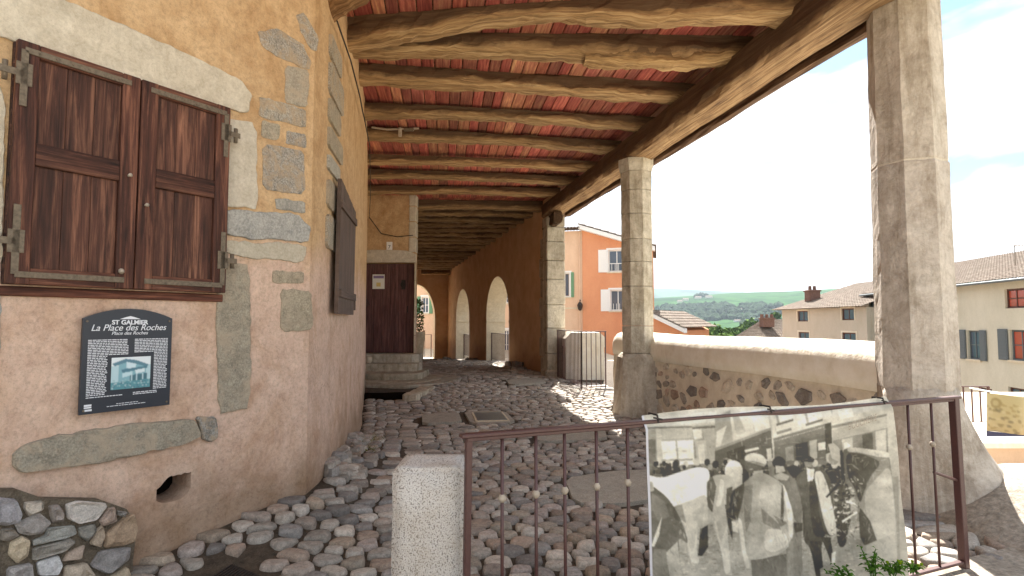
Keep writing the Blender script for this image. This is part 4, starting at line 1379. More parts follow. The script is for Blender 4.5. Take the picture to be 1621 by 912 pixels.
und = MB().add([e0, e1, r1, r0, e0 + UZ * 0.04, e1 + UZ * 0.04, r1 + UZ * 0.04, r0 + UZ * 0.04], [(0, 1, 2, 3), (7, 6, 5, 4), (0, 4, 5, 1), (3, 2, 6, 7), (0, 3, 7, 4), (1, 5, 6, 2)])
und.g = [(p[1], p[0], p[2]) for p in und.v]
und.build('roof_deck', M['beam'], groof)
roof_tiles((e0 + UZ * 0.05, e1 + UZ * 0.05, r1 + UZ * 0.05, r0 + UZ * 0.05), 60, 14, M['tile'], 'roof_tiles', groof)
e0, e1 = Vector((arc_x(14.4) + 0.98, 14.4, EYE + 2.95)), Vector((arc_x(31.5) + 0.98, 31.5, EYE + 2.8))
r0, r1 = Vector((-3.6, 14.4, 6.2)), Vector((-8.2, 31.5, 6.2))
MB().add([e0, e1, r1, r0, e0 + UZ * 0.08, e1 + UZ * 0.08, r1 + UZ * 0.08, r0 + UZ * 0.08], [(0, 1, 2, 3), (7, 6, 5, 4), (0, 4, 5, 1), (3, 2, 6, 7), (0, 3, 7, 4), (1, 5, 6, 2)]).build('roof_slope', M['tile'], groof)
# corbel where the beam meets the arcade
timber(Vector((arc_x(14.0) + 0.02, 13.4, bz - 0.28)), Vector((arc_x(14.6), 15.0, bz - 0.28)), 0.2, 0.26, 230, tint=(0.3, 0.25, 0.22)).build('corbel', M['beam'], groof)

# lamp bracket / fixture on the fourth joist
lp = zpt(636, 214, ZJ + 0.03)
fx = thing('cable_fixture', 'small white cable clips and junction piece fixed to a joist near the wall', 'fixture', lp)
MB().tube([lp + Vector((-0.45, -0.14, 0.08)), lp + Vector((-0.2, -0.15, 0.04)), lp + Vector((0, -0.15, 0.05)), lp + Vector((0.3, -0.15, 0.06))], 0.016, 6).build('pipe', M['bead'], fx)
MB().bbox(lp + Vector((0, -0.15, 0.0)), (0.05, 0.05, 0.14), 0.006).build('clip', M['bead'], fx)
MB().bbox(lp + Vector((0.14, -0.15, 0.04)), (0.16, 0.05, 0.05), 0.01).build('junction_piece', M['iron'], fx)

# ================================================================ COLUMNS
def ring(c, r, z, n=8, rot=math.pi / 8, seed=0, rough=0.01, fx=None):
    out = []
    for k in range(n):
        th = rot + 2 * math.pi * k / n
        rr_ = r(th) if callable(r) else r
        e = rough * nz(math.cos(th) * 3 + seed, math.sin(th) * 3, z * 3 + seed)
        out.append(Vector((c[0] + math.cos(th) * (rr_ + e), c[1] + math.sin(th) * (rr_ + e), z)))
    return out
def loft(rings, tint=(1, 1, 1), cap=True):
    n = len(rings[0]); vs = [p for r in rings for p in r]; fs = []
    for j in range(len(rings) - 1):
        for k in range(n):
            k2 = (k + 1) % n; fs.append((j * n + k, j * n + k2, (j + 1) * n + k2, (j + 1) * n + k))
    if cap: fs.append(tuple(reversed(range(n)))); fs.append(tuple((len(rings) - 1) * n + k for k in range(n)))
    return MB().add(vs, fs, tint)
def octo(c, r, z0, z1, rot, seed, bev=0.012, tint=(1, 1, 1), r2=None, m=4):
    """one octagonal drum with soft arrises, every face cut into m strips up"""
    r2 = r2 or r
    def rr(th, r):
        # octagon with chamfered arrises sampled at 24 points
        a = (th - rot) % (math.pi / 4) - math.pi / 8
        return r * math.cos(math.pi / 8) / math.cos(a)
    N_ = 24
    R = []
    for z, k in [(z0, 0.975), (z0 + bev, 1.0)] + [(z0 + (z1 - z0) * i / m, 1.0) for i in range(1, m)] + [(z1 - bev, 1.0), (z1, 0.975)]:
        t = (z - z0) / (z1 - z0)
        rad = (r * (1 - t) + r2 * t) * k
        R.append([Vector((c[0] + math.cos(th) * (rr(th, rad) + 0.009 * nz(th * 3, z * 2.5, seed) + 0.004 * nz(th * 12, z * 14, seed)), c[1] + math.sin(th) * (rr(th, rad) + 0.008 * nz(th * 4, z * 5, seed + 3)), z))
                  for th in [rot + 2 * math.pi * q / N_ for q in range(N_)]])
    return loft(R, tint)

# middle column
c2 = Vector((2.03, 9.2, 0))
p2 = thing('stone_pillar', 'octagonal ashlar pillar between the railing corner and the cream parapet, carrying the beam', 'pillar', c2, group='stone pillars along the passage')
rot = math.radians(10)
def zpx(py, Y): return at(810, py, Y).z
ys2 = [575, 520, 452, 412, 378, 333, 296, 262]
zz = [zpx(y, 9.0) for y in [560] + [516, 453, 414, 378, 338, 300, 270]]
for i in range(len(zz) - 1):
    f = random.uniform(0.9, 1.08)
    octo(c2, 0.262, zz[i] + 0.003, zz[i + 1] - 0.003, rot, i * 1.3, 0.012, (f, f * 0.98, f * 0.95)).build('pillar_block', M['column'], p2, False)
octo(c2, 0.262, zz[-1], zz[-1] + 0.12, rot, 9, 0.006, (1, 1, 1), 0.30, 2).build('capital', M['column'], p2)
octo(c2, 0.30, zz[-1] + 0.12, bz - 0.002, rot, 10, 0.006).build('capital', M['column'], p2)
def blob_r(base, th): return base
R = []
for z, r, e in [(-0.15, 0.40, 0.1), (0.1, 0.39, 0.08), (0.35, 0.37, 0.06), (0.6, 0.345, 0.05), (0.85, 0.33, 0.04), (zz[0] - 0.06, 0.32, 0.03), (zz[0], 0.27, 0.02)]:
    R.append([Vector((c2.x + math.cos(t) * (r * (1 / max(abs(math.cos(t)), abs(math.sin(t)))) ** 0.35 + e * nz(math.cos(t) * 2, math.sin(t) * 2, z * 2)) + (0.10 if math.cos(t) > 0.3 else 0) * (1 - z), c2.y + math.sin(t) * (r + e * nz(math.cos(t) * 2 + 4, math.sin(t) * 2, z * 2)), z)) for t in [2 * math.pi * k / 28 for k in range(28)]])
loft(R, (0.92, 0.9, 0.84)).build('pillar_base', M['column_rough'], p2, False)

# far column, square with coursed blocks
c3 = Vector((1.05, 14.3, 0))
p3 = thing('stone_pillar', 'farthest stone pillar, squared blocks, where the beam meets the arcade wall', 'pillar', c3, group='stone pillars along the passage')
zs = [0.0] + [zpx(y, 14.0) for y in (560, 520, 482, 442, 412, 382, 358)] + [bz - 0.002]
for i in range(len(zs) - 1):
    f = random.uniform(0.88, 1.08)
    k = 0.012 * (i % 2)
    MB().bbox((c3.x, c3.y, (zs[i] + zs[i + 1]) / 2), (0.46 + k, 0.46 + k, zs[i + 1] - zs[i] - 0.008), 0.02, Matrix.Rotation(math.radians(11), 3, 'Z'), (f, f * 0.98, f * 0.94)).build('pillar_block', M['column'], p3)
MB().bbox((c3.x, c3.y, 0.05), (0.56, 0.54, 0.5), 0.04, Matrix.Rotation(math.radians(11), 3, 'Z'), (0.9, 0.86, 0.8)).build('pillar_base', M['column_rough'], p3)
for i in range(7):
    f = random.uniform(0.8, 1.0)
    MB().bbox((arc_x(14.85) + 0.10, 14.85, 0.3 + i * 0.52), (0.24, 0.6 + 0.2 * (i % 2), 0.505), 0.02, Matrix.Rotation(math.radians(15), 3, 'Z'), (f, f * 0.97, f * 0.92)).build('quoin_stone', M['column'], p3)

# near column
c1 = Vector((3.335, 4.72, 0))
p1 = thing('stone_pillar', 'large weathered octagonal pillar nearest the camera at the right, flaring at its foot', 'pillar', c1, group='stone pillars along the passage')
zj = zpx(250, 4.45)
rot1 = math.radians(4)
octo(c1, 0.288, 0.95, zj - 0.004, rot1, 3, 0.012, (0.96, 0.94, 0.92), 0.276, 30).build('pillar_shaft', M['column_rough'], p1, False)
octo(c1, 0.272, zj + 0.004, 4.9, rot1, 5, 0.014, (0.98, 0.96, 0.92), 0.256, 40).build('pillar_shaft', M['column_rough'], p1, False)
octo(c1, 0.270, zj - 0.012, zj + 0.014, rot1, 6, 0.003, (1.0, 0.98, 0.96), 0.268, 1).build('mortar_joint', M['cream_stone'], p1, False)
def flare(z):
    # how far the foot reaches to the right and to the front
    t = max(0.0, (1.0 - z) / 1.25)
    return 0.09 * t + 0.62 * t ** 2.0
R = []
N_ = 40
for z in [-0.3, -0.1, 0.05, 0.2, 0.35, 0.5, 0.65, 0.8, 0.97]:
    L = []
    for k in range(N_):
        t = 2 * math.pi * k / N_
        a = (t - rot1) % (math.pi / 4) - math.pi / 8
        ro = 0.288 * math.cos(math.pi / 8) / math.cos(a)
        sh = smooth(0.0, 0.7, (1.0 - z))
        ro = ro * (1 - sh) + (0.285 + 0.02 * sh) * sh
        wgt = max(0.0, math.cos(t - math.radians(-15)))
        wl = max(0.0, math.cos(t - math.radians(200)))
        wf = max(0.0, math.cos(t - math.radians(-90)))
        r = ro + flare(z) * 0.95 * wgt ** 1.3 + 0.05 * wl * smooth(0.5, -0.1, z) + 0.03 * wf * smooth(0.6, 0, z)
        r += 0.016 * nz(math.cos(t) * 2.5, math.sin(t) * 2.5, z * 3) + 0.01 * nz(math.cos(t) * 8, math.sin(t) * 8, z * 9)
        L.append(Vector((c1.x + math.cos(t) * r, c1.y + math.sin(t) * r, z)))
    R.append(L)
loft(R, (0.97, 0.95, 0.92)).build('pillar_foot', M['column_rough'], p1, True)
# apron of rough render in front of the foot, sloping to the ground at the right edge
ap = MB(); xs = frange(3.05, 7.2, 40); ysn = frange(2.6, 5.0, 30)
def apz(x, y):
    h = 0.02 + 0.34 * smooth(3.0, 4.0, x) * smooth(2.7, 4.4, y) + 0.05 * nz(x * 2, y * 2) * smooth(3.0, 3.5, x)
    return h - 0.25 * smooth(4.6, 5.0, y) - 0.35 * smooth(0.15, -0.1, x - 3.05 - (4.4 - y) * 0.0)
grid_sheet(xs, ysn, apz).build('rough_apron', M['rough_concrete'], None, True, kind='structure')

# ================================================================ PARAPET between the columns
par = thing('parapet_wall', 'long rubble parapet with a thick rounded cream coping behind the banner', 'wall', (2.6, 6.7, 0))
fa, fb = Vector((3.17, 4.78, 0)), Vector((1.84, 10.65, 0))
fd = (fb - fa).normalized(); fn = Vector((-fd.y, fd.x, 0))      # towards the passage (left)
if fn.x > 0: fn = -fn
LP = (fb - fa).length
MB().prism([(0, -2.5), (LP - 0.1, -2.5), (LP - 0.1, 0.93), (0, 0.93)], fa, fd, UZ, fn, -0.46, -0.03).build('wall_core', M['cream'], par)
# rough pointed face
us_ = frange(0, LP - 0.1, 70); zsn = frange(-0.1, 0.92, 14)
v = []
for z in zsn:
    for u in us_: v.append(fa + fd * u + fn * (-0.012 + 0.02 * nz(u * 3, z * 3, 2) + 0.008 * nz(u * 12, z * 12, 4)) + UZ * z)
n = len(us_)
f = [(j * n + i, j * n + i + 1, (j + 1) * n + i + 1, (j + 1) * n + i) for j in range(len(zsn) - 1) for i in range(n - 1)]
def m_point():
    t = NT('sandy_pointing', 0.95, 0.1)
    g = t.geo(); a = t.noise(g, 7, 6, 0.7)
    t.color(t.ramp(a, [(0.3, RGB(196, 182, 160)), (0.7, RGB(222, 211, 192))])); t.bump(t.noise(g, 30, 5), 0.6, 0.01); return t.m
M['pointing'] = m_point()
MB().add(v, f).build('pointing', M['pointing'], par, True)
# coping profile
prof = [(0.03, 0.0), (0.035, 0.10), (0.03, 0.20), (0.0, 0.30), (-0.07, 0.37), (-0.17, 0.405), (-0.28, 0.41), (-0.40, 0.38), (-0.49, 0.30), (-0.52, 0.15), (-0.52, 0.0)]
cz = EYE - 0.61
v = []; segs = 60
for i in range(segs + 1):
    t = i / segs; u = -0.0 + (LP) * t
    e = 1 - smooth(0.975, 1.0, t) * 0.45
    for k, (a, b) in enumerate(prof):
        w = 0.012 * nz(u * 1.2, k * 0.4, 3) + 0.002 * nz(u * 7, k, 5)
        v.append(fa + fd * u + fn * ((a + 0.24) * e - 0.24 + w) + UZ * (cz + b * (e * 0.4 + 0.6) + w * 0.8 + 0.012 * math.sin(u * 1.3)))
m = len(prof); f = []
for i in range(segs):
    for k in range(m - 1): f.append((i * m + k, i * m + k + 1, (i + 1) * m + k + 1, (i + 1) * m + k))
    f.append((i * m + m - 1, i * m, (i + 1) * m, (i + 1) * m + m - 1))
f.append(tuple(range(m))); f.append(tuple(segs * m + k for k in range(m)))
cp = MB().add(v, f); bm_fix(cp); cp.build('coping', M['cream'], par, True)
# rubble stones showing in the pointing
rs = random.Random(17)
cand = []
PALW = [RGB(138, 126, 112), RGB(120, 108, 96), RGB(156, 142, 122), RGB(112, 104, 98), RGB(160, 124, 98), RGB(166, 154, 134), RGB(126, 116, 106), RGB(176, 160, 136)]
PALW_ = [RGB(120, 104, 86), RGB(104, 88, 76), RGB(134, 116, 94), RGB(96, 84, 76), RGB(150, 96, 64), RGB(140, 128, 108), RGB(112, 98, 84)]
for _ in range(900):
    u = rs.uniform(0.1, LP - 1.6); z = rs.uniform(0.06, 0.84)
    r = rs.uniform(0.05, 0.14)
    if all(abs(u - a) > (r + b) * 0.98 or abs(z - c) > (r + b) * 0.72 for a, c, b in cand): cand.append((u, z, r))
for i, (u, z, r) in enumerate(cand):
    k = rs.randint(5, 7); ph = rs.uniform(-0.9, 0.9)
    q = []
    for j in range(k):
        t = 2 * math.pi * j / k; rr_ = r * rs.uniform(0.7, 1.1)
        a, b = 1.15 * rr_ * math.cos(t), 0.72 * rr_ * math.sin(t)
        q.append((u + a * math.cos(ph) - b * math.sin(ph), z + a * math.sin(ph) + b * math.cos(ph)))
    c = tuple(q * 1.15 for q in pick(PALW, rs))
    dome(chaikin(q, 1, 0.08), fa - fn * 0.012, fd, UZ, fn, 0.026, -0.03, 0, 0.9, i, c, 0.5).build('rubble_stone', M['rubble'], par, False)

# stub of wall beyond the railing
stub = thing('wall_stub', 'short cream rendered wall end with domed top behind the corner railing', 'wall', (1.8, 13.3, 0))
p_a = at(896, 600, 13.4); p_b = at(957, 600, 13.4)
zt = at(925, 528, 13.4).z
pr_ = [(0, -2), (p_b.x - p_a.x, -2), (p_b.x - p_a.x, zt - 0.12), (p_b.x - p_a.x - 0.12, zt), (0.15, zt), (0, zt - 0.12)]
mb = MB().prism(pr_, (p_a.x, 13.4, 0), UX, UZ, (0, -1, 0), -1.4, 0.0); mb.build('stub_wall', M['cream'], stub)
MB().prism([(-0.02, zt - 0.32), (p_b.x - p_a.x + 0.03, zt - 0.32), (p_b.x - p_a.x + 0.03, zt - 0.10), (p_b.x - p_a.x - 0.1, zt + 0.02), (0.13, zt + 0.02), (-0.02, zt - 0.12)], (p_a.x, 13.4, 0), UX, UZ, (0, -1, 0), -1.45, 0.03).build('coping', M['cream'], stub)

# ================================================================ ARCADE WALL
arcw = thing('arcade_wall', 'ochre arcade wall with two tall arches closing the far right side of the passage', 'wall', (0.0, 18.0, 0))
ad = Vector((-0.27, 1, 0)).normalized(); an = Vector((-ad.y, ad.x, 0))   # towards the passage
YA0 = 15.8
O0 = Vector((arc_x(YA0), YA0, 0))
def au(px):
    # distance along the wall of a picture column
    d = ray(px, 508); t = (O0.x * 1.0 - 0) 
    X = d.x / d.y
    y = (1.02 + 0.27 * 14.2) / (X + 0.27)
    return (y - YA0) / ad.y
def archf(u0, u1, zs, za):
    r = (u1 - u0) / 2; c = (u0 + u1) / 2
    return lambda u: zs + (za - zs) * math.sqrt(max(0.0, 1 - ((u - c) / r) ** 2))
a1 = (au(806), au(770)); a2 = (au(743), au(722))
z_imp = 1.5
LU = (30.9 - YA0) / ad.y
v1 = (a1[0], a1[1], lambda u: -1.0, archf(a1[0], a1[1], z_imp + 0.15, 3.06))
v2 = (a2[0], a2[1], lambda u: -1.0, archf(a2[0], a2[1], z_imp + 0.1, 2.98))
def cosspace(a, b, n): return [a + (b - a) * (1 - math.cos(math.pi * i / n)) / 2 for i in range(n + 1)]
us_ = [0, LU] + cosspace(*a1, 24) + cosspace(*a2, 24)
wallm = sliced(us_, lambda u: -1.0, lambda u: 4.75, [v1, v2], lambda u: O0 + ad * u, an, 0.72)
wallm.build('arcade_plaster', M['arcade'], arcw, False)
Ot = Vector((arc_x(14.42) , 14.42, 0)); sliced([0, (YA0 - 14.42) / ad.y - 0.003], lambda u: -0.5, lambda u: 4.72, [], lambda u: Ot + ad * u, an, 0.26).build('thin_end_wall', M['arcade'], arcw)
# stone lining of the arches (reveal) and impost bands
M['reveal'] = mat_stone('pale_reveal_stone', RGB(196, 182, 156), RGB(220, 208, 184), 0.12, 6, 0.3, False)
for (u0, u1, _, fh) in (v1, v2):
    mb = MB(); pts_ = [(u0, -0.9)] + [(u, fh(u)) for u in cosspace(u0, u1, 24)] + [(u1, -0.9)]
    ins = 0.012
    c_ = (u0 + u1) / 2
    vs = []; 
    for (u, z) in pts_:
        du = ins * (1 if u < c_ else -1)
        for d in (0.004, -0.724):
            p = O0 + ad * (u + du) + an * d
            vs.append(Vector((p.x, p.y, z - ins)))
    fs = [(2 * i, 2 * i + 1, 2 * i + 3, 2 * i + 2) for i in range(len(pts_) - 1)]
    mb.add(vs, fs); mb.build('arch_reveal', M['reveal'], arcw, False)
    for uu, s in ((u0, 1), (u1, -1)):
        c = O0 + ad * (uu + s * 0.03) - an * 0.36
        MB().bbox((c.x, c.y, z_imp - 0.02), (0.74, 0.06, 0.09), 0.01, Matrix.Rotation(math.atan2(an.y, an.x), 3, 'Z')).build('impost', M['reveal'], arcw)
# rough earth and stones at the foot
for i in range(26):
    u = rs.uniform(0.3, LU - 0.5)
    if a1[0] - 0.1 < u < a1[1] + 0.1 or a2[0] < u < a2[1]: continue
    p = O0 + ad * u + an * rs.uniform(0.05, 0.35); r = rs.uniform(0.12, 0.3)
    q = [(p.x + r * math.cos(t) * rs.uniform(0.6, 1), p.y + r * math.sin(t) * rs.uniform(0.8, 1.6)) for t in frange(0, 5.5, 7)]
    dome(q, (0, 0, zf(p.x, p.y)), UX, UY, UZ, rs.uniform(0.06, 0.2), -0.05, 0, 0.3, i, tuple(x * 0.6 for x in pick(PAL, rs)), 0.4).build('foot_stone', M['rubble'], arcw)

# far end wall with an arch
endw = thing('end_wall', 'ochre end wall of the passage with a round arch opening to the street', 'wall', (-4.0, 31.0, 0))
cnr = O0 + ad * LU
ed = Vector((-ad.y, ad.x, 0))       # to the left along the end wall
def eu(px):
    X = ray(px, 508); X = X.x / X.y
    # |cnr + ed*u| : x = X*y
    return (X * cnr.y - cnr.x) / (ed.x - X * ed.y)
e0_, e1_ = eu(689), eu(628)
ve = (e0_, e1_, lambda u: -1.2, archf(e0_, e1_, 1.6, at(658, 451, 31).z))
en = Vector((-ed.y, ed.x, 0)); 
if en.y > 0: en = -en
sliced([0, 8.0] + cosspace(e0_, e1_, 28), lambda u: -1.2, lambda u: 4.75, [ve], lambda u: cnr + ed * u, en, 0.6).build('end_plaster', M['arcade'], endw, False)
mb = MB(); pts_ = [(e0_, -1.1)] + [(u, ve[3](u)) for u in cosspace(e0_, e1_, 24)] + [(e1_, -1.1)]
vs = []
for (u, z) in pts_:
    du = 0.012 * (1 if u < (e0_ + e1_) / 2 else -1)
    for d in (0.004, -0.62):
        p = cnr + ed * (u + du) + en * d; vs.append(Vector((p.x, p.y, z - 0.012)))
mb.add(vs, [(2 * i, 2 * i + 1, 2 * i + 3, 2 * i + 2) for i in range(len(pts_) - 1)]); mb.build('arch_reveal', M['reveal'], endw)
p = cnr + ed * 0.5 + en * 0.3
timber(Vector((p.x - 0.9, p.y - 0.5, 3.95)), Vector((p.x + 0.6, p.y - 0.35, 3.98)), 0.3, 0.25, 300, tint=(1.3, 1.25, 1.2)).build('corbel', M['joist'], endw)
# ================================================================ RAILINGS
rg = thing('iron_railing', 'brown iron railing in the foreground with white knuckles on its bars, carrying the banner', 'railing', (1.2, 2.9, 0))
RL = Vector((topx and at(738, 690, 2.28).x, 2.28, 0)); RR = Vector((at(1513, 629, 3.46).x, 3.46, 0))
zt0 = at(738, 690, 2.28).z; zt1 = at(1513, 629, 3.46).z
rd = (RR - RL); RLEN = rd.length; rd.normalize(); rn = Vector((rd.y, -rd.x, 0))   # towards the camera
def ru(px):
    X = ray(px, 600); X = X.x / X.y
    return (X * RL.y - RL.x) / (rd.x - X * rd.y)
def rtop(u): return zt0 + (zt1 - zt0) * u / RLEN
RRm = Matrix.Rotation(math.atan2(rd.y, rd.x), 3, 'Z')
def rp(u, z, d=0.0): p = RL + rd * u + rn * d; return Vector((p.x, p.y, z))
mb = MB(); 
tl = Matrix.Rotation(-math.atan2(zt1 - zt0, RLEN), 3, 'Y')
mb.bbox(rp(RLEN / 2, (zt0 + zt1) / 2), (RLEN + 0.05, 0.042, 0.016), 0.004, RRm @ tl)
mb.bbox(rp(RLEN / 2, (zt0 + zt1) / 2 - 0.014), (RLEN, 0.03, 0.014), 0.002, RRm @ tl)
mb.build('top_rail', M['rail'], rg, False)
MB().bbox(rp(RLEN / 2, 0.075), (RLEN, 0.03, 0.016), 0.003, RRm).build('bottom_rail', M['rail'], rg)
for u, w, lean in ((0.01, 0.026, -0.012), (RLEN - 0.02, 0.042, 0.03)):
    mb = MB().bbox(rp(u, 0.5), (w, w, 1.08), 0.003, RRm)
    mb.v = [tuple(Vector(p) + rd * lean * (1 - p[2])) for p in mb.v]
    mb.v = [(p[0], p[1], min(p[2], rtop(u) - 0.004)) for p in mb.v]
    mb.build('post', M['rail'], rg)
bars_px = [795, 848, 893, 943, 992]
ubar = [ru(p) for p in bars_px]
sp = ubar[-1] - ubar[-2]
u = ubar[-1] + 0.168
while u < ru(1420): ubar.append(u); u += 0.168
ubar += [ru(1435), ru(1472)]
for i, u in enumerate(ubar):
    b = MB(); zt_ = rtop(u) - 0.02
    lean = 0.02 * u / RLEN
    b.tube([rp(u + lean, 0.07), rp(u, zt_)], 0.0075, 8)
    bar = b.build('bar', M['rail'], rg, True)
    zk = zt_ - 0.24 
    k = MB(); k.tube([rp(u + lean * 0.2, zk - 0.016), rp(u + lean * 0.2, zk - 0.010), rp(u, zk), rp(u, zk + 0.010), rp(u, zk + 0.016)], [0.008, 0.013, 0.017, 0.013, 0.008], 10)
    k.build('knuckle', M['bead'], bar, True)
MB().tube([rp(ru(1472), 0.62), rp(RLEN - 0.02, 0.55)], 0.008, 6).build('brace', M['rail'], rg)
kerb = MB()
for i in range(1): kerb.bbox(rp(RLEN / 2 + 0.2, -0.01, 0.12), (RLEN + 1.2, 0.42, 0.10), 0.012, RRm)
kerb.build('railing_kerb', M['rough_concrete'], None, False, kind='structure')

def railing(name, label, path, ztop, zbot, spacing, radius=0.009, knuck=False, tint=None, group=None):
    """iron railing along a polyline"""
    t = thing(name, label, 'railing', (path[0][0], path[0][1], zbot), group)
    mb = MB()
    for (a, b) in zip(path, path[1:]):
        A, B = Vector((*a, 0)), Vector((*b, 0))
        d = B - A; L = d.length; d.normalize(); R_ = Matrix.Rotation(math.atan2(d.y, d.x), 3, 'Z')
        m = (A + B) / 2
        MB().bbox((m.x, m.y, ztop), (L + 0.03, 0.04, 0.02), 0.003, R_).build('top_rail', M['rail'], t)
        MB().bbox((m.x, m.y, zbot + 0.08), (L + 0.02, 0.03, 0.015), 0.003, R_).build('bottom_rail', M['rail'], t)
        n = max(1, int(L / spacing))
        for i in range(n + 1):
            p = A + d * (L * i / n)
            end = i in (0, n)
            MB().tube([(p.x, p.y, zbot - (0.1 if end else -0.08)), (p.x, p.y, ztop)], radius * (1.7 if end else 1), 6).build('post' if end else 'bar', M['rail'], t)
        if knuck:
            for i in range(1, n):
                p = A + d * (L * i / n); MB().tube([(p.x, p.y, ztop - 0.28), (p.x, p.y, ztop - 0.255), (p.x, p.y, ztop - 0.23)], [0.01, 0.018, 0.01], 6).build('knuckle', M['rail'], t)
    return t
Yc = 11.9
ca = at(883, 600, 13.9); cb_ = at(921, 613, Yc); cc = at(959, 611, 12.1)
ztr = at(921, 525, Yc).z
railing('iron_railing', 'brown iron railing turning a corner in the sunlit gap between the far pillars', [(ca.x, ca.y), (cb_.x, cb_.y), (cc.x, cc.y)], ztr, 0.05, 0.105, 0.009, False)
p0 = O0 + ad * (a1[0] + 0.02) - an * 0.2; p1_ = O0 + ad * (a1[1] - 0.02) - an * 0.2
railing('iron_railing', 'brown iron railing closing the nearer tall arch of the arcade', [(p0.x, p0.y), (p1_.x, p1_.y)], at(790, 529, 19.5).z, 0.0, 0.16, 0.011)
p0 = O0 + ad * (a2[0] + 0.02) - an * 0.4; p1_ = O0 + ad * (a2[1] - 0.02) - an * 0.4
railing('iron_railing', 'brown iron railing closing the smaller farther arch of the arcade', [(p0.x, p0.y), (p1_.x, p1_.y)], 0.85, -0.25, 0.2, 0.012)
p0 = cnr + ed * (e0_ + 0.1) - en * 0.9; p1_ = cnr + ed * (e0_ + 2.2) - en * 0.9
railing('iron_railing', 'brown iron railing beyond the round arch of the end wall', [(p0.x, p0.y), (p1_.x, p1_.y)], 0.75, -0.55, 0.3, 0.014)

# ================================================================ BANNER with an old market photograph
# painted in the coordinates of a 1343 x 912 enlargement of the photograph's banner region
Zs = 3.1233
def L2(x): return lin(x)
def sep(v, w=0.0): 
    return (lin(v), lin(v * 0.98), lin(v * 0.91))
BW, BH = 672, 480       # raster at half size of the enlargement (slightly taller)
B = raster(BW, BH, sep(182))
def P2(pts): return [(x / 2, y / 2) for x, y in pts]
def F(pts, v, v2=None, k=1.0):
    if len(pts) >= 6: pts = chaikin(pts, 2, 0.2)
    if v2 is None: fillp(B, P2(pts), sep(v), k=k)
    else: fillp(B, P2(pts), (sep(v), sep(v2)), k=k)
# sky and upper facades
F([(0, 60), (1343, 0), (1343, 480), (0, 480)], 196, 176)
F([(40, 140), (420, 95), (418, 150), (50, 180)], 214, 198)
F([(50, 178), (415, 165), (415, 420), (60, 430)], 164, 150)
F([(55, 240), (120, 235), (122, 420), (60, 420)], 120, 128)
F([(120, 178), (150, 176), (155, 400), (130, 400)], 196)
F([(145, 185), (300, 178), (302, 230), (148, 238)], 176, 184)
F([(146, 240), (304, 234), (312, 375), (160, 378)], 236, 226)
for q in ([(216, 238), (226, 238), (236, 375), (228, 375)], [(148, 336), (304, 332), (304, 342), (148, 346)], [(146, 240), (304, 234), (304, 240), (146, 247)]): F(q, 168)
F([(300, 180), (345, 176), (350, 232), (310, 236)], 208); F([(314, 246), (366, 240), (384, 400), (330, 404)], 190, 168)
F([(326, 262), (358, 258), (370, 380), (340, 384)], 206)
F([(345, 180), (412, 172), (412, 400), (386, 400), (366, 240)], 176, 160)
F([(300, 176), (414, 170), (414, 180), (300, 188)], 118); F([(50, 176), (300, 172), (300, 180), (50, 186)], 126)
# awnings and shop fronts
F([(412, 130), (490, 90), (500, 250), (416, 280)], 150, 176)
F([(420, 200), (470, 170), (440, 270), (418, 275)], 220, 200)
F([(486, 115), (600, 90), (606, 200), (505, 240)], 216, 196)
F([(500, 125), (530, 120), (566, 200), (520, 222)], 170, 196)
F([(590, 90), (672, 80), (684, 180), (612, 200)], 222, 216)
F([(412, 286), (690, 182), (700, 330), (600, 350), (412, 385)], 112, 104)
F([(412, 282), (690, 178), (690, 190), (412, 296)], 150)
F([(470, 300), (560, 265), (570, 350), (480, 370)], 92)
F([(560, 290), (628, 275), (630, 286), (562, 302)], 206); F([(668, 285), (690, 280), (695, 330), (672, 335)], 196)
F([(680, 80), (990, 45), (1000, 160), (704, 232)], 214, 196)
F([(716, 200), (790, 180), (792, 192), (720, 214)], 140)
for x in (705, 850, 985):
    F([(x, 88), (x + 84, 76), (x + 96, 140), (x + 18, 165)], 222, 214); F([(x, 88), (x + 12, 86), (x + 30, 162), (x + 18, 165)], 160)
    F([(x + 10, 160), (x + 96, 134), (x + 96, 146), (x + 12, 172)], 120)
F([(700, 232), (985, 152), (990, 205), (706, 278)], 138, 120)
for i in range(36): 
    x = 706 + i * 7.8; y = 244 - i * 2.25
    F([(x, y), (x + 3, y), (x + 3, y + 5), (x, y + 5)], 205)
F([(706, 278), (960, 212), (965, 420), (706, 400)], 122, 110)
F([(760, 278), (800, 268), (806, 350), (766, 350)], 150); F([(810, 262), (872, 248), (876, 350), (816, 350)], 84)
F([(880, 245), (915, 238), (918, 330), (884, 340)], 176); F([(922, 256), (960, 250), (964, 286), (924, 292)], 210)
F([(955, 160), (988, 152), (994, 300), (960, 310)], 96)
F([(990, 60), (1260, 30), (1260, 110), (995, 170)], 196, 206)
F([(1010, 55), (1080, 45), (1100, 122), (1030, 140)], 220)
F([(988, 170), (1262, 110), (1262, 122), (990, 184)], 140)
F([(994, 190), (1262, 128), (1264, 176), (996, 240)], 178, 168)
F([(996, 242), (1266, 178), (1270, 300), (1000, 330)], 150, 138)
for x in (1040, 1140, 1205): F([(x, 248 - (x - 1000) * .24), (x + 52, 236 - (x - 1000) * .24), (x + 56, 300), (x + 6, 310)], 112 if x == 1140 else 186)
F([(1050, 255), (1064, 250), (1084, 275), (1052, 285)], 228)
# street ground
F([(70, 560), (1320, 420), (1330, 960), (80, 960)], 150, 172)
for _ in range(900):
    x, y = random.uniform(80, 1310), random.uniform(640, 950); w = random.uniform(6, 26); h = random.uniform(2, 7)
    F([(x, y), (x + w, y - 2), (x + w, y + h), (x, y + h)], random.choice([120, 134, 190, 206, 170]), k=0.55)
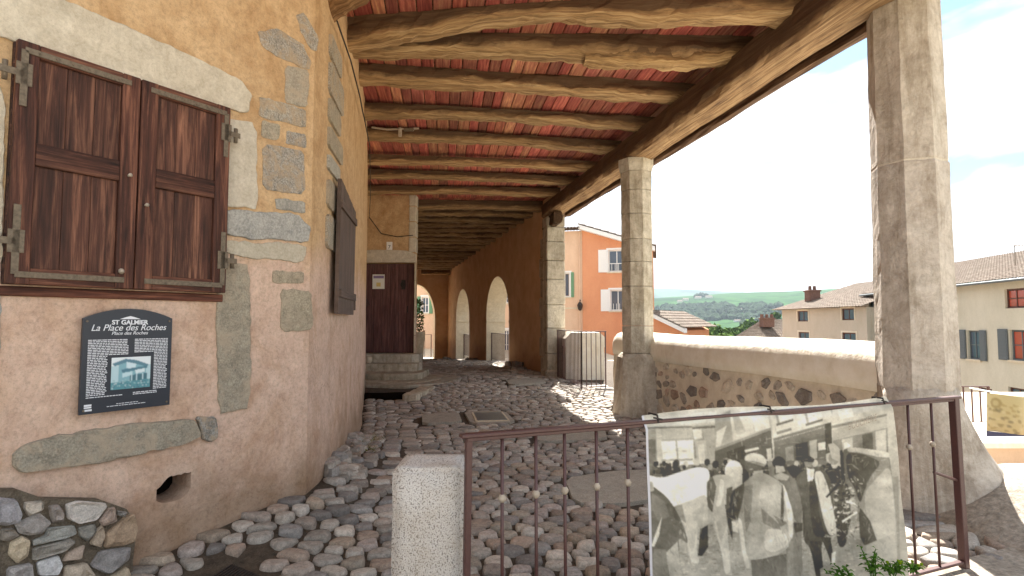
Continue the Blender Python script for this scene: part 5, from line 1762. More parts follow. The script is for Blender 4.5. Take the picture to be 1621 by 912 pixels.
# crowd in the distance
F([(60, 380), (450, 350), (830, 340), (1000, 340), (1050, 560), (60, 560)], 126, 112, k=0.9)
for _ in range(90):
    x = random.choice([random.uniform(110, 560), random.uniform(560, 1040)]); y = random.uniform(345, 405); r = random.uniform(9, 17)
    v = random.choice([64, 84, 104, 190, 150])
    F([(x + r * math.cos(t), y + r * 1.2 * math.sin(t)) for t in frange(0, 5.7, 9)], v)
    F([(x - r * 1.5, y + r * 1.1), (x + r * 1.5, y + r * 1.1), (x + r * 2, y + 70), (x - r * 2, y + 70)], random.choice([72, 90, 110, 130]), k=0.8)
def blob(cx, cy, rx, ry, v, k=1.0, rot_=0.0, v2=None):
    F([(cx + rx * math.cos(t) * math.cos(rot_) - ry * math.sin(t) * math.sin(rot_), cy + rx * math.cos(t) * math.sin(rot_) + ry * math.sin(t) * math.cos(rot_)) for t in frange(0, 6.28, 22)], v, v2, k)
# white horse at the left with blown-out back
F([(66, 410), (150, 430), (250, 395), (330, 372), (386, 385), (384, 470), (376, 560), (300, 590), (210, 575), (110, 520)], 244, 236)
F([(200, 570), (280, 545), (376, 500), (380, 640), (352, 760), (330, 640), (300, 830), (285, 830), (262, 640), (215, 640)], 212, 186)
F([(200, 570), (250, 560), (270, 650), (220, 620)], 160); F([(300, 600), (360, 560), (350, 680), (326, 730)], 196, 168)
F([(290, 640), (330, 640), (320, 800), (340, 845), (300, 852), (284, 800)], 196, 200)
F([(340, 680), (378, 660), (380, 770), (350, 815), (328, 812)], 92)
# dark man at far left
F([(72, 455), (110, 470), (175, 520), (230, 600), (276, 720), (280, 755), (232, 720), (236, 800), (246, 912), (246, 960), (80, 960)], 108, 124)
F([(100, 500), (165, 545), (190, 620), (130, 640), (96, 570)], 128); F([(150, 620), (120, 700), (98, 765), (112, 768), (136, 710)], 206)
F([(70, 440), (104, 448), (112, 490), (76, 500)], 178)
F([(170, 800), (228, 740), (246, 912), (246, 960), (196, 960)], 186, 170); F([(110, 780), (170, 780), (190, 960), (100, 960)], 138)
# light horse seen from behind
blob(505, 392, 44, 50, 226); F([(466, 372), (545, 372), (552, 520), (470, 560)], 206, 180)
F([(372, 450), (400, 418), (450, 410), (500, 420), (520, 500), (500, 620), (470, 660), (492, 880), (500, 912), (462, 912), (440, 760), (420, 640), (372, 560)], 206, 190)
F([(372, 450), (400, 420), (420, 470), (400, 600), (376, 570)], 140, 120)
F([(438, 430), (458, 440), (456, 500), (440, 570), (414, 572), (432, 500)], 238, 226)
F([(462, 560), (500, 560), (500, 740), (476, 660)], 96); F([(470, 480), (500, 470), (492, 560), (466, 590)], 120)
F([(400, 640), (446, 640), (468, 780), (494, 890), (460, 905), (448, 800)], 190, 214)
F([(524, 620), (556, 620), (560, 760), (590, 870), (566, 880), (540, 760)], 208, 190); F([(496, 640), (528, 650), (528, 700), (500, 690)], 210)
# central man with a cap, back to the viewer
F([(590, 835), (780, 800), (838, 870), (840, 960), (600, 960)], 112, 130)
F([(760, 650), (840, 640), (846, 880), (830, 940), (770, 930)], 128, 146); F([(770, 740), (800, 740), (800, 930), (776, 930)], 150)
F([(556, 452), (606, 408), (650, 400), (720, 436), (746, 456), (776, 530), (802, 610), (800, 720), (782, 740), (776, 770), (740, 800), (660, 826), (590, 836), (566, 800), (556, 700), (540, 620), (500, 640), (470, 610), (498, 490)], 168, 188)
F([(498, 490), (556, 452), (552, 520), (520, 640), (472, 615)], 122, 116)
F([(556, 470), (600, 460), (590, 640), (566, 700), (556, 600)], 148)
F([(640, 470), (735, 460), (745, 600), (690, 640), (620, 600)], 182)
F([(640, 575), (735, 660), (740, 700), (650, 650)], 134, k=0.8); F([(700, 610), (770, 650), (740, 670)], 120, k=0.8)
F([(660, 680), (740, 680), (776, 730), (770, 765), (700, 800), (655, 780)], 206, 214); F([(736, 450), (760, 470), (800, 610), (796, 720), (780, 730), (770, 600)], 214, 206)
F([(744, 460), (748, 560), (744, 640), (738, 640), (738, 540)], 98)
for _ in range(160):
    x, y = random.uniform(560, 770), random.uniform(450, 810); F([(x, y), (x + 8, y + 1), (x + 7, y + 4), (x, y + 4)], random.choice([150, 200, 176]), k=0.35)
blob(603, 362, 46, 44, 112); F([(604, 395), (650, 390), (650, 420), (600, 424)], 176)
F([(560, 340), (562, 318), (600, 302), (650, 316), (670, 345), (664, 364), (620, 346), (570, 344)], 214, 190)
F([(562, 342), (620, 346), (664, 362), (656, 372), (600, 356)], 150)
# second man behind
F([(690, 420), (740, 400), (800, 420), (826, 480), (846, 580), (840, 650), (806, 640), (790, 560), (750, 450)], 124, 112)
F([(700, 420), (740, 400), (780, 420), (770, 440), (720, 436)], 170); blob(728, 352, 32, 30, 66); F([(712, 368), (752, 370), (760, 396), (715, 404)], 176)
F([(800, 650), (846, 650), (846, 690), (810, 700)], 96)
# man in a long coat
F([(760, 376), (800, 362), (846, 378), (840, 420), (800, 430)], 84)
F([(806, 430), (850, 388), (900, 380), (960, 392), (996, 460), (1000, 560), (1020, 690), (990, 722), (950, 700), (930, 860), (940, 960), (920, 960), (884, 770), (848, 740), (846, 560)], 104, 92)
F([(880, 420), (915, 440), (930, 620), (955, 700), (960, 720), (900, 720), (880, 560)], 84)
F([(900, 400), (940, 390), (975, 480), (1000, 600), (1022, 700), (980, 718), (950, 640), (925, 520)], 196, 184)
F([(866, 376), (884, 384), (888, 440), (872, 446)], 222); F([(884, 384), (904, 384), (900, 430), (890, 446)], 206)
blob(872, 340, 32, 20, 68); F([(852, 348), (898, 350), (890, 374), (862, 374)], 150)
F([(884, 740), (936, 740), (948, 870), (930, 880), (904, 870)], 88, 84); F([(936, 720), (984, 720), (1002, 840), (986, 848), (966, 790)], 90); F([(990, 800), (1010, 790), (1006, 846), (990, 850)], 214)
# men and tackle by the horse
F([(1000, 470), (1040, 440), (1080, 470), (1086, 600), (1060, 770), (1020, 770), (1004, 600)], 100, 92)
for _ in range(60):
    x, y = random.uniform(1000, 1125), random.uniform(470, 700); F([(x, y), (x + random.uniform(6, 22), y - 6), (x + 14, y + 5), (x, y + 6)], random.choice([206, 190, 70, 84]), k=0.8)
F([(960, 520), (1040, 430), (1046, 440), (968, 528)], 76)
F([(1040, 640), (1120, 590), (1122, 598), (1044, 650)], 220); F([(1060, 540), (1140, 560), (1140, 568), (1060, 550)], 210)
F([(1180, 715), (1225, 715), (1225, 722), (1180, 724)], 200)
# horse at the right
blob(1000, 330, 26, 34, 150); F([(972, 262), (1000, 255), (1046, 300), (1030, 350), (990, 330)], 186)
F([(1040, 300), (1066, 274), (1110, 276), (1160, 286), (1272, 300), (1290, 420), (1310, 620), (1316, 840), (1300, 900), (1160, 880), (1130, 760), (1118, 620), (1100, 470), (1072, 440), (1048, 470), (1032, 440), (1046, 360)], 140, 176)
F([(1066, 274), (1160, 284), (1274, 300), (1276, 330), (1200, 320), (1120, 300), (1070, 300)], 214, 196)
F([(1056, 300), (1150, 310), (1240, 350), (1180, 420), (1150, 500), (1130, 560), (1100, 470), (1070, 430)], 112, 104)
F([(1150, 500), (1210, 430), (1280, 360), (1300, 560), (1310, 720), (1240, 800), (1190, 700), (1160, 600)], 178, 190)
F([(1120, 560), (1180, 640), (1222, 760), (1150, 760), (1130, 720)], 104, 112)
F([(1160, 760), (1300, 700), (1316, 840), (1300, 900), (1170, 890)], 176, 188)
F([(1030, 290), (1044, 290), (1056, 440), (1046, 466), (1036, 430)], 84); F([(1062, 250), (1086, 270), (1060, 285)], 230)
# modelling of the figures: soft side light and folds of cloth
def G(pts, dv_l, dv_r):
    P = np.array(P2(chaikin(pts, 2, 0.2) if len(pts) > 5 else pts), dtype=np.float32)
    x0, x1 = int(max(0, P[:, 0].min())), int(min(BW - 1, P[:, 0].max() + 1)); y0, y1 = int(max(0, P[:, 1].min())), int(min(BH - 1, P[:, 1].max() + 1))
    X, Y = np.meshgrid(np.arange(x0, x1 + 1) + 0.5, np.arange(y0, y1 + 1) + 0.5); m = np.zeros(X.shape, dtype=bool)
    for i in range(len(P)):
        xa, ya = P[i]; xb, yb = P[i - 1]
        if ya == yb: continue
        m ^= ((ya > Y) != (yb > Y)) & (X < (xb - xa) * (Y - ya) / (yb - ya) + xa)
    t = (X - x0) / max(1, x1 - x0)
    kk = (1 + dv_l * (1 - t) ** 1.5 + dv_r * t ** 2)[..., None]
    reg = B[y0:y1 + 1, x0:x1 + 1]; reg[m] = (reg * kk)[m]
body_ = [(556, 452), (606, 408), (650, 400), (720, 436), (746, 456), (776, 530), (802, 610), (800, 720), (782, 740), (776, 770), (740, 800), (660, 826), (590, 836), (566, 800), (556, 700), (540, 620), (500, 640), (470, 610), (498, 490)]
G(body_, -0.42, 0.12)
G([(372, 450), (400, 418), (450, 410), (500, 420), (520, 500), (500, 620), (470, 660), (440, 760), (420, 640), (372, 560)], -0.45, -0.25)
G([(200, 570), (280, 545), (376, 500), (380, 640), (352, 760), (330, 640), (300, 830), (262, 640), (215, 640)], -0.2, -0.3)
G([(1040, 300), (1066, 274), (1160, 286), (1272, 300), (1310, 620), (1316, 840), (1300, 900), (1160, 880), (1130, 760), (1118, 620), (1100, 470), (1048, 470)], -0.4, 0.15)
G([(806, 430), (850, 388), (900, 380), (960, 392), (996, 460), (1000, 560), (1020, 690), (930, 860), (884, 770), (846, 560)], 0.18, 0.2)
G([(690, 420), (740, 400), (800, 420), (826, 480), (846, 580), (840, 650), (806, 640), (790, 560), (750, 450)], -0.1, 0.45)
def stroke(x, y, L, w, ang, v, k):
    c_, s_ = math.cos(ang), math.sin(ang)
    F([(x, y), (x + L * 0.5 * c_ - w * s_, y + L * 0.5 * s_ + w * c_), (x + L * c_, y + L * s_), (x + L * 0.5 * c_ + w * s_, y + L * 0.5 * s_ - w * c_)], v, k=k)
sr = random.Random(31)
for (xa, ya, xb, yb, n_, lo_, hi_, a0, a1_) in ((500, 430, 790, 820, 130, 120, 214, 0.9, 2.0), (800, 400, 1010, 800, 120, 56, 150, 1.2, 1.9), (80, 480, 250, 900, 90, 84, 170, 0.6, 1.6), (380, 420, 560, 860, 90, 130, 226, 1.1, 2.0),
                                               (1050, 290, 1310, 880, 150, 120, 206, 0.6, 2.2), (690, 400, 850, 900, 80, 80, 160, 1.0, 2.0), (600, 820, 840, 940, 60, 90, 150, 1.2, 1.9), (200, 580, 380, 850, 60, 120, 220, 1.1, 2.0)):
    for _ in range(n_): stroke(sr.uniform(xa, xb), sr.uniform(ya, yb), sr.uniform(14, 60), sr.uniform(1.5, 5), sr.uniform(a0, a1_), sr.uniform(lo_, hi_), sr.uniform(0.12, 0.4))
for _ in range(500):
    x, y = sr.uniform(60, 1300), sr.uniform(60, 400); stroke(x, y, sr.uniform(8, 50), sr.uniform(1, 3), sr.choice([0.0, -0.25, -0.25, 1.5]), sr.choice([110, 140, 226, 210]), sr.uniform(0.1, 0.35))
for _ in range(150):
    x, y = sr.uniform(980, 1130), sr.uniform(400, 760); stroke(x, y, sr.uniform(6, 30), sr.uniform(1.5, 4), sr.uniform(0, 3), sr.choice([70, 90, 190, 220]), 0.6)
F([(740, 455), (752, 470), (756, 560), (750, 650), (744, 650), (748, 560)], 84, k=0.8)
F([(556, 456), (560, 460), (552, 540), (524, 640), (518, 636), (546, 540)], 96, k=0.8)
# creases and grain of the print
rngn = np.random.RandomState(4)
B = blur(B, 2)
nzs = rngn.normal(0, 1, (BH // 4 + 2, BW // 4 + 2)).repeat(4, 0).repeat(4, 1)[:BH, :BW]
B *= (1 + 0.03 * rngn.normal(0, 1, (BH, BW)) + 0.03 * nzs)[..., None]
lum = raster(BW, BH, (0, 0, 0))[..., 0]
for (fa_, fb__, am) in ((26, 20, 0.10), (60, 50, 0.08), (9, 7, 0.06)):
    q_ = rngn.normal(0, 1, (BH // fb__ + 3, BW // fa_ + 3))
    yi_ = np.linspace(0, q_.shape[0] - 1.001, BH); xi_ = np.linspace(0, q_.shape[1] - 1.001, BW)
    y0q = yi_.astype(int); x0q = xi_.astype(int); fy = (yi_ - y0q)[:, None]; fx_q = (xi_ - x0q)[None, :]
    lum = lum + am * ((q_[y0q][:, x0q] * (1 - fx_q) + q_[y0q][:, x0q + 1] * fx_q) * (1 - fy) + (q_[y0q + 1][:, x0q] * (1 - fx_q) + q_[y0q + 1][:, x0q + 1] * fx_q) * fy)
B = B * (1 + lum[..., None])
B = np.clip((B - 0.30) * 1.45 + 0.35, 0.05, 0.84)
ban = thing('printed_banner', 'vinyl banner with an old black and white horse market photograph tied to the foreground railing', 'banner', rp(ru(1200), 0.1, 0.03))
uL, uR = ru(1015), ru(1402)
nu_, nv_ = 330, 250
vs, ts, fs = [], [], []
zbot_ = -0.02
for j in range(nv_ + 1):
    for i in range(nu_ + 1):
        s = i / nu_; t = j / nv_
        u = uL + (uR - uL) * s
        zt_ = rtop(u) + 0.028 + 0.012 * math.sin(s * math.pi * 2.2) 
        z = zt_ * (1 - t) + zbot_ * t
        d = 0.03 + 0.012 * math.sin(s * 13 + 0.6) * smooth(0, 0.4, t) + 0.02 * nz(s * 3, t * 2, 8) - 0.03 * smooth(0.06, 0.0, t)
        uu = u + (0.055 * t * s) + 0.012 * t
        p = rp(uu, z, d)
        px, py = topx(p)
        zx, zy = (px - 1000) * Zs / 2, (py - 620) * Zs / 2
        vs.append(p)
        xi, yi = min(max(zx, 0), BW - 1.001), min(max(zy, 0), BH - 1.001)
        x0_, y0_ = int(xi), int(yi); fx_, fy_ = xi - x0_, yi - y0_
        c = (B[y0_, x0_] * (1 - fx_) + B[y0_, x0_ + 1] * fx_) * (1 - fy_) + (B[y0_ + 1, x0_] * (1 - fx_) + B[y0_ + 1, x0_ + 1] * fx_) * fy_
        if i < 3: c = np.array([0.70, 0.70, 0.74])
        ts.append(tuple(float(q) for q in c))
w = nu_ + 1
for j in range(nv_):
    for i in range(nu_): fs.append((j * w + i, (j + 1) * w + i, (j + 1) * w + i + 1, j * w + i + 1))
MB().add(vs, fs, ts).build('vinyl_sheet', M['vinyl'], ban, True)
u_ = ru(1326)
text_obj('BOUCHERIE', 0.052, rp(u_, rtop(u_) - 0.117, 0.052), (rd + UZ * 0.17).normalized(), UZ, rn, M['bead'], ban, 'shop_sign_lettering', align='LEFT', extr=0.0, wx=0.82)
for u in (ru(1033), ru(1210), ru(1388)):
    mb = MB(); c = rp(u, rtop(u) + 0.012)
    mb.tube([c + rn * 0.04 + UZ * -0.012, c + rn * 0.03 + UZ * 0.02, c - rn * 0.03 + UZ * 0.02, c - rn * 0.035 - UZ * 0.03], 0.005, 6)
    mb.tube([c + rn * 0.04 + rd * 0.02, c + rn * 0.045 - rd * 0.03 + UZ * 0.012], 0.004, 6)
    mb.build('cable_tie', M['cast_iron'], ban)

# ================================================================ GRANITE BOLLARD
bt = at(676, 735, 2.42)
boll = MB()
bx0, bx1 = at(620, 790, 2.32).x, at(733, 790, 2.32).x
bw = bx1 - bx0; bcx = (bx0 + bx1) / 2
bm = bmesh.new(); bmesh.ops.create_cube(bm, size=1)
zt_b = at(676, 742, 2.32).z
bmesh.ops.scale(bm, vec=(bw, 0.27, zt_b + 0.1), verts=bm.verts)
bmesh.ops.bevel(bm, geom=[e for e in bm.edges if True], offset=0.018, segments=3, affect='EDGES')
bmesh.ops.subdivide_edges(bm, edges=[e for e in bm.edges if e.calc_length() > 0.1], cuts=5, use_grid_fill=True)
for v in bm.verts:
    v.co += Vector((nz(*(v.co * 9)), nz(*(v.co * 9 + Vector((5, 5, 5)))), nz(*(v.co * 9 + Vector((9, 1, 3)))))) * 0.006
    v.co.x *= 1 + 0.01 * (zt_b / 2 - v.co.z)
boll.add([v.co + Vector((bcx, 2.32 + 0.135, (zt_b - 0.1) / 2)) for v in bm.verts], [tuple(v.index for v in f.verts) for f in bm.faces])
bm.free()
boll.build('granite_bollard', M['granite'], None, True, label='square pale granite bollard standing at the left end of the foreground railing', category='bollard')

# ================================================================ COVERS IN THE PAVING
cv = [atz(px, py, 0.05) for px, py in ((750, 653), (793, 652), (803, 664), (756, 665))]
zc = 0.045
q = [(p.x, p.y) for p in cv]
mh = thing('manhole_cover', 'small rectangular bluish metal cover set in the cobbles of the passage', 'manhole cover', (q[0][0], q[0][1], 0))
cx, cy = centroid(q)
MB().prism([(cx + (a - cx) * 1.14, cy + (b - cy) * 1.16) for a, b in q], (0, 0, 0), UX, UY, UZ, 0.0, zc).build('frame', M['reveal'], mh)
MB().prism(q, (0, 0, 0), UX, UY, UZ, 0.01, zc + 0.006).build('plate', M['sheet_metal'], mh)
gq = [atz(px, py, 0.05) for px, py in ((334, 908), (366, 888), (416, 908), (384, 934))]
gr = thing('drain_grate', 'dark cast iron drain grate in the cobbles at the foot of the wall', 'grate', (gq[0].x, gq[0].y, 0))
A_, B_, C_, D_ = [Vector((p.x, p.y, 0.0)) for p in gq]
def gpt(s, t): return (A_ * (1 - s) + B_ * s) * (1 - t) + (D_ * (1 - s) + C_ * s) * t
MB().prism([tuple(gpt(s, t).xy) for s, t in ((-.06, -.06), (1.06, -.06), (1.06, 1.06), (-.06, 1.06))], (0, 0, 0), UX, UY, UZ, -0.03, 0.012).build('frame', M['void_shade'], gr)  # near-black plate; shade below the bars put into its colour
for i in range(13):
    t0 = i / 13 + 0.012; t1 = (i + 1) / 13 - 0.022
    MB().prism([tuple(gpt(s, t).xy) for s, t in ((0, t0), (1, t0), (1, t1), (0, t1))], (0, 0, 0), UX, UY, UZ, 0.0, 0.035).build('grate_bar', M['cast_iron'], gr)

# ================================================================ WEEDS at the foot of the banner
def weed(name, label, base, h, nst, seed, spread=0.1, flowers=False):
    rr = random.Random(seed)
    mb = MB()
    for s in range(nst):
        a = rr.uniform(0, 6.28); lean = rr.uniform(0.1, 1.0) * spread
        tip = Vector(base) + Vector((math.cos(a) * lean, math.sin(a) * lean * 0.6, h * rr.uniform(0.6, 1.0)))
        b = Vector(base) + Vector((rr.uniform(-.02, .02), rr.uniform(-.02, .02), 0))
        pts_ = [b.lerp(tip, t) + Vector((0, 0, 0.02 * math.sin(t * 3.14))) for t in frange(0, 1, 5)]
        mb.tube(pts_, [0.003] * 5 + [0.001], 5, (0.7, 0.8, 0.6))
        for k in range(12):
            t = 0.25 + 0.75 * k / 11
            p = b.lerp(tip, t); th = k * 2.4 + a; L = rr.uniform(0.03, 0.065) * (1.1 - 0.5 * t)
            d = Vector((math.cos(th), math.sin(th), rr.uniform(0.3, 0.9))).normalized(); sd_ = d.cross(UZ).normalized() * L * 0.2
            f = rr.uniform(0.7, 1.3)
            mb.add([p, p + d * L * 0.5 + sd_, p + d * L - UZ * L * 0.45, p + d * L * 0.5 - sd_], [(0, 1, 2, 3)], (f, f, f * 0.8))
        if flowers and rr.random() < 0.6: mb.tube([tip, tip + UZ * 0.012], [0.006, 0.008], 6, (2.2, 1.6, 0.4))
    return mb.build(name, M['weed'], None, False, label=label, category='weed', group='weeds at the foot of the railing')
def wb_(px, py, Y=3.05): p = at(px, py, Y); return Vector((p.x, p.y, p.z))
weed('weed', 'tallest leafy green weed in front of the lower right of the banner', wb_(1381, 918, 2.95), 0.16, 6, 1, 0.07)
weed('weed', 'low bushy weed with yellowish tips close to the last railing bars', wb_(1415, 912, 3.0), 0.08, 8, 2, 0.09, True)
weed('weed', 'low weed with drooping leaves left of the tallest one before the banner', wb_(1345, 925, 2.9), 0.09, 5, 3, 0.12)
weed('weed', 'small weed sprouting at the far right foot of the railing kerb', wb_(1446, 908, 3.1), 0.07, 5, 4, 0.06, True)

wd_ = MB(); rr = random.Random(12)
for _ in range(240):
    yy = rr.uniform(5.9, 7.2); p = Vector((wall_x(yy) + rr.uniform(0.02, 0.34), yy, zf(-1.4, yy) + 0.02))
    a = Vector((rr.gauss(0, 1), rr.gauss(0, 1), rr.uniform(0.4, 1.6))).normalized() * rr.uniform(0.05, 0.13); b = a.cross(UX).normalized() * 0.006
    k = rr.uniform(0.6, 1.2); wd_.add([p - b, p + b, p + a], [(0, 1, 2)], (2.6 * k, 1.2 * k, 0.8 * k))
wd_.build('dry_grass', M['weed'], None, False, kind='stuff')
# ================================================================ DISTANT HOUSES
def house_frame(ax, ay, bx, by):
    a, b = Vector((ax, ay, 0)), Vector((bx, by, 0)); u = (b - a); L = u.length; u.normalize()
    n_ = Vector((u.y, -u.x, 0))
    if n_.dot(a) > 0: n_ = -n_
    return a, u, n_, L
class Fac:
    def __init__(s, a, b):
        s.o, s.u, s.n, s.L = house_frame(a[0], a[1], b[0], b[1])
    def uv(s, px, py):
        p = onplane(px, py, s.o, s.n); return (p - s.o).dot(s.u), p.z
    def P(s, u, z, d=0.0):
        p = s.o + s.u * u + s.n * d; return Vector((p.x, p.y, z))
    def rect(s, px0, py0, px1, py1):
        u0, z1 = s.uv(px0, py0); u1, z0 = s.uv(px1, py1)
        if u0 > u1: u0, u1 = u1, u0
        return u0, u1, z0, z1
    def box(s, mb, u0, u1, z0, z1, d0, d1, tint=(1, 1, 1)):
        R_ = Matrix.Rotation(math.atan2(s.u.y, s.u.x), 3, 'Z')
        mb.box(s.P((u0 + u1) / 2, (z0 + z1) / 2, (d0 + d1) / 2), (u1 - u0, abs(d1 - d0), z1 - z0), R_, tint); return mb
def window(f, root, r, frame_mat, pane_mat='pane', bars=(2, 2), surround=None, sh=None, shl=True, shr=True, depth=0.12, sill=True):
    u0, u1, z0, z1 = r
    mb = MB(); w = 0.07
    for a, b, c, d in ((u0, u0 + w, z0, z1), (u1 - w, u1, z0, z1), (u0 + w, u1 - w, z0, z0 + w), (u0 + w, u1 - w, z1 - w, z1)): f.box(mb, a, b, c, d, -depth - 0.02, -depth + 0.05)
    fr = mb.build('window', M[frame_mat], root)
    nu__, nv__ = bars
    pw = (u1 - u0 - 2 * w) / nu__; ph = (z1 - z0 - 2 * w) / nv__
    g_ = 0.028
    for i in range(nu__):
        for j in range(nv__):
            MBp = MB(); f.box(MBp, u0 + w + i * pw + g_, u0 + w + (i + 1) * pw - g_, z0 + w + j * ph + g_, z0 + w + (j + 1) * ph - g_, -depth - 0.01, -depth + 0.01)
            MBp.build('pane', M[pane_mat], fr)
    mb = MB()
    for i in range(1, nu__): f.box(mb, u0 + w + i * pw - g_, u0 + w + i * pw + g_, z0 + w, z1 - w, -depth - 0.02, -depth + 0.04)
    for j in range(1, nv__): f.box(mb, u0 + w, u1 - w, z0 + w + j * ph - g_ * 0.7, z0 + w + j * ph + g_ * 0.7, -depth - 0.015, -depth + 0.03)
    f.box(mb, u0, u1, z0, z1, -depth - 0.06, -depth - 0.03)
    if nu__ > 1 or nv__ > 1: mb.build('glazing_bars', M[frame_mat], fr)
    if sill: m2 = MB(); f.box(m2, u0 - 0.12, u1 + 0.12, z0 - 0.10, z0 - 0.003, -0.1, 0.08); m2.build('sill', M['reveal'], root)
    if surround:
        m2 = MB()
        for a, b, c, d in ((u0 - 0.14, u0 - 0.003, z0, z1 + 0.14), (u1 + 0.003, u1 + 0.14, z0, z1 + 0.14), (u0 - 0.003, u1 + 0.003, z1 + 0.003, z1 + 0.14)): f.box(m2, a, b, c, d, -0.05, 0.025)
        m2.build('window_surround', M[surround], root)
    if sh:
        sw = (u1 - u0) * 0.52
        for on, a, b in ((shl, u0 - sw - 0.1, u0 - 0.1), (shr, u1 + 0.1, u1 + sw + 0.1)):
            if not on: continue
            m2 = MB(); f.box(m2, a, b, z0 - 0.03, z1 + 0.03, 0.03, 0.07)
            s_ = m2.build('shutter', M[sh], root)
            m3 = MB(); nsl = 9
            for k in range(nsl): f.box(m3, a + 0.06, b - 0.06, z0 + (z1 - z0) * (k + 0.15) / nsl, z0 + (z1 - z0) * (k + 0.75) / nsl, 0.07, 0.09)
            m3.build('slats', M[sh], s_)
def facade_wall(f, root, mat, z0, z1, rects, depth=6.0, u0=0.0, u1=None, ztop=None):
    u1 = f.L if u1 is None else u1
    us = [u0, u1]
    v = []
    for r in rects:
        us += [r[0], r[1]]
        v.append((r[0], r[1], (lambda u, a=r[2]: a), (lambda u, a=r[3]: a)))
    zt_ = ztop or (lambda u: z1)
    sliced(us, lambda u: z0, zt_, v, lambda u: f.o + f.u * u, f.n, 0.3).build('wall', M[mat], root)
    # body behind
    m = MB()
    m.prism([(u0 + 0.01, z0), (u1 - 0.01, z0), (u1 - 0.01, zt_(u1) - 0.02), (u0 + 0.01, zt_(u0) - 0.02)], f.o, f.u, UZ, f.n, -depth, -0.32)
    m.build('house_body', M[mat], root)

# orange house
fo = Fac((at(852, 500, 41).x, 41), (at(1035, 500, 39).x, 39))
oh = thing('orange_house', 'tall orange and peach house with white shutters seen between the far pillars', 'house', fo.P(4, -6))
split = fo.uv(922, 450)[0]
zl, zr_ = fo.uv(892, 364)[1], fo.uv(1040, 396)[1]
zsplit = fo.uv(925, 364)[1]
w1 = fo.rect(963, 396, 990, 430); w2 = fo.rect(966, 459, 991, 492)
w3 = fo.rect(893, 432, 902, 470); w4 = fo.rect(894, 508, 904, 522)
topz = lambda u: zsplit + (zr_ - zsplit) * (u - split) / (fo.L - split)
facade_wall(fo, oh, 'orange', -9, 0, [w1, w2], 8, split, fo.L, topz)
facade_wall(fo, oh, 'peach', -9, 0, [w3], 8, 0, split - 0.01, lambda u: zsplit - 0.05)
window(fo, oh, w1, 'white_paint', bars=(2, 1), surround='white_paint', sh='white_paint', shr=False)
window(fo, oh, w2, 'white_paint', bars=(2, 1), surround='white_paint', sh='white_paint', shr=False)
window(fo, oh, w3, 'white_paint', bars=(1, 1), surround='white_paint', sh='green_paint', shl=False)
mb = MB(); u0_, u1_ = fo.rect(902, 432, 915, 470)[:2]
# balcony guard in the upper window
m = MB()
for k in range(6): fo.box(m, w1[0] + (w1[1] - w1[0]) * k / 5 - 0.015, w1[0] + (w1[1] - w1[0]) * k / 5 + 0.015, w1[2], w1[2] + 0.55, 0.02, 0.05)
fo.box(m, w1[0], w1[1], w1[2] + 0.55, w1[2] + 0.6, 0.02, 0.05); m.build('window_guard', M['white_paint'], oh)
m = MB()
for k in range(6): fo.box(m, w2[0] + (w2[1] - w2[0]) * k / 5 - 0.015, w2[0] + (w2[1] - w2[0]) * k / 5 + 0.015, w2[2], w2[2] + 0.5, 0.02, 0.05)
m.build('window_guard', M['white_paint'], oh)
# verge of the roof (sloping white barge board) and tiles
m = MB().prism([(split - 0.2, zsplit + 0.02), (fo.L + 0.15, topz(fo.L) - 0.1), (fo.L + 0.15, topz(fo.L) + 0.2), (split - 0.2, zsplit + 0.32)], fo.o, fo.u, UZ, fo.n, -0.2, 0.55)
m.build('barge_board', M['white_paint'], oh)
m = MB()
for uu in (split + 3.1,):
    fo.box(m, uu, uu + 0.3, topz(uu) - 0.35, topz(uu) - 0.05, 0, 0.5)
m.build('eave_bracket', M['white_paint'], oh)
a_, b_ = fo.P(split - 0.25, zsplit + 0.36, 0.6), fo.P(fo.L + 0.2, topz(fo.L) + 0.22, 0.6)
c_, d_ = b_ - fo.n * 8.6, a_ - fo.n * 8.6
roof_tiles((b_, c_, d_, a_), 26, 10, M['tile'], 'roof_tiles', oh, 0.09)
a_, b_ = fo.P(-0.2, zsplit + 0.0, 0.6), fo.P(split - 0.1, zsplit + 0.0, 0.6)
roof_tiles((a_, b_, b_ - fo.n * 4 + UZ * 0.5, a_ - fo.n * 4 + UZ * 0.5), 14, 8, M['tile'], 'roof_tiles', oh, 0.12)
m = MB(); m.tube([fo.P(split - 0.2, zsplit - 0.1, 0.1), fo.P(split - 0.2, -2, 0.1)], 0.05, 8); m.build('downpipe', M['peach'], oh)
lam = MB(); c = fo.P(fo.uv(919, 483)[0], fo.uv(919, 483)[1], 0.3)
lam.tube([c - fo.n * 0.3 + UZ * 0.3, c + UZ * 0.35, c + UZ * 0.2], 0.03, 6); lam.tube([c + UZ * 0.2, c, c - UZ * 0.3, c - UZ * 0.4], [0.08, 0.2, 0.14, 0.05], 6)
lam.build('wall_lantern', M['cast_iron'], oh, label='dark wall lantern on the peach part')
fo.box(mb, 0.2, split - 0.1, fo.uv(905, 488)[1] - 0.05, fo.uv(905, 488)[1] + 0.05, 0.0, 0.04); mb.build('string_course', M['reveal'], oh)

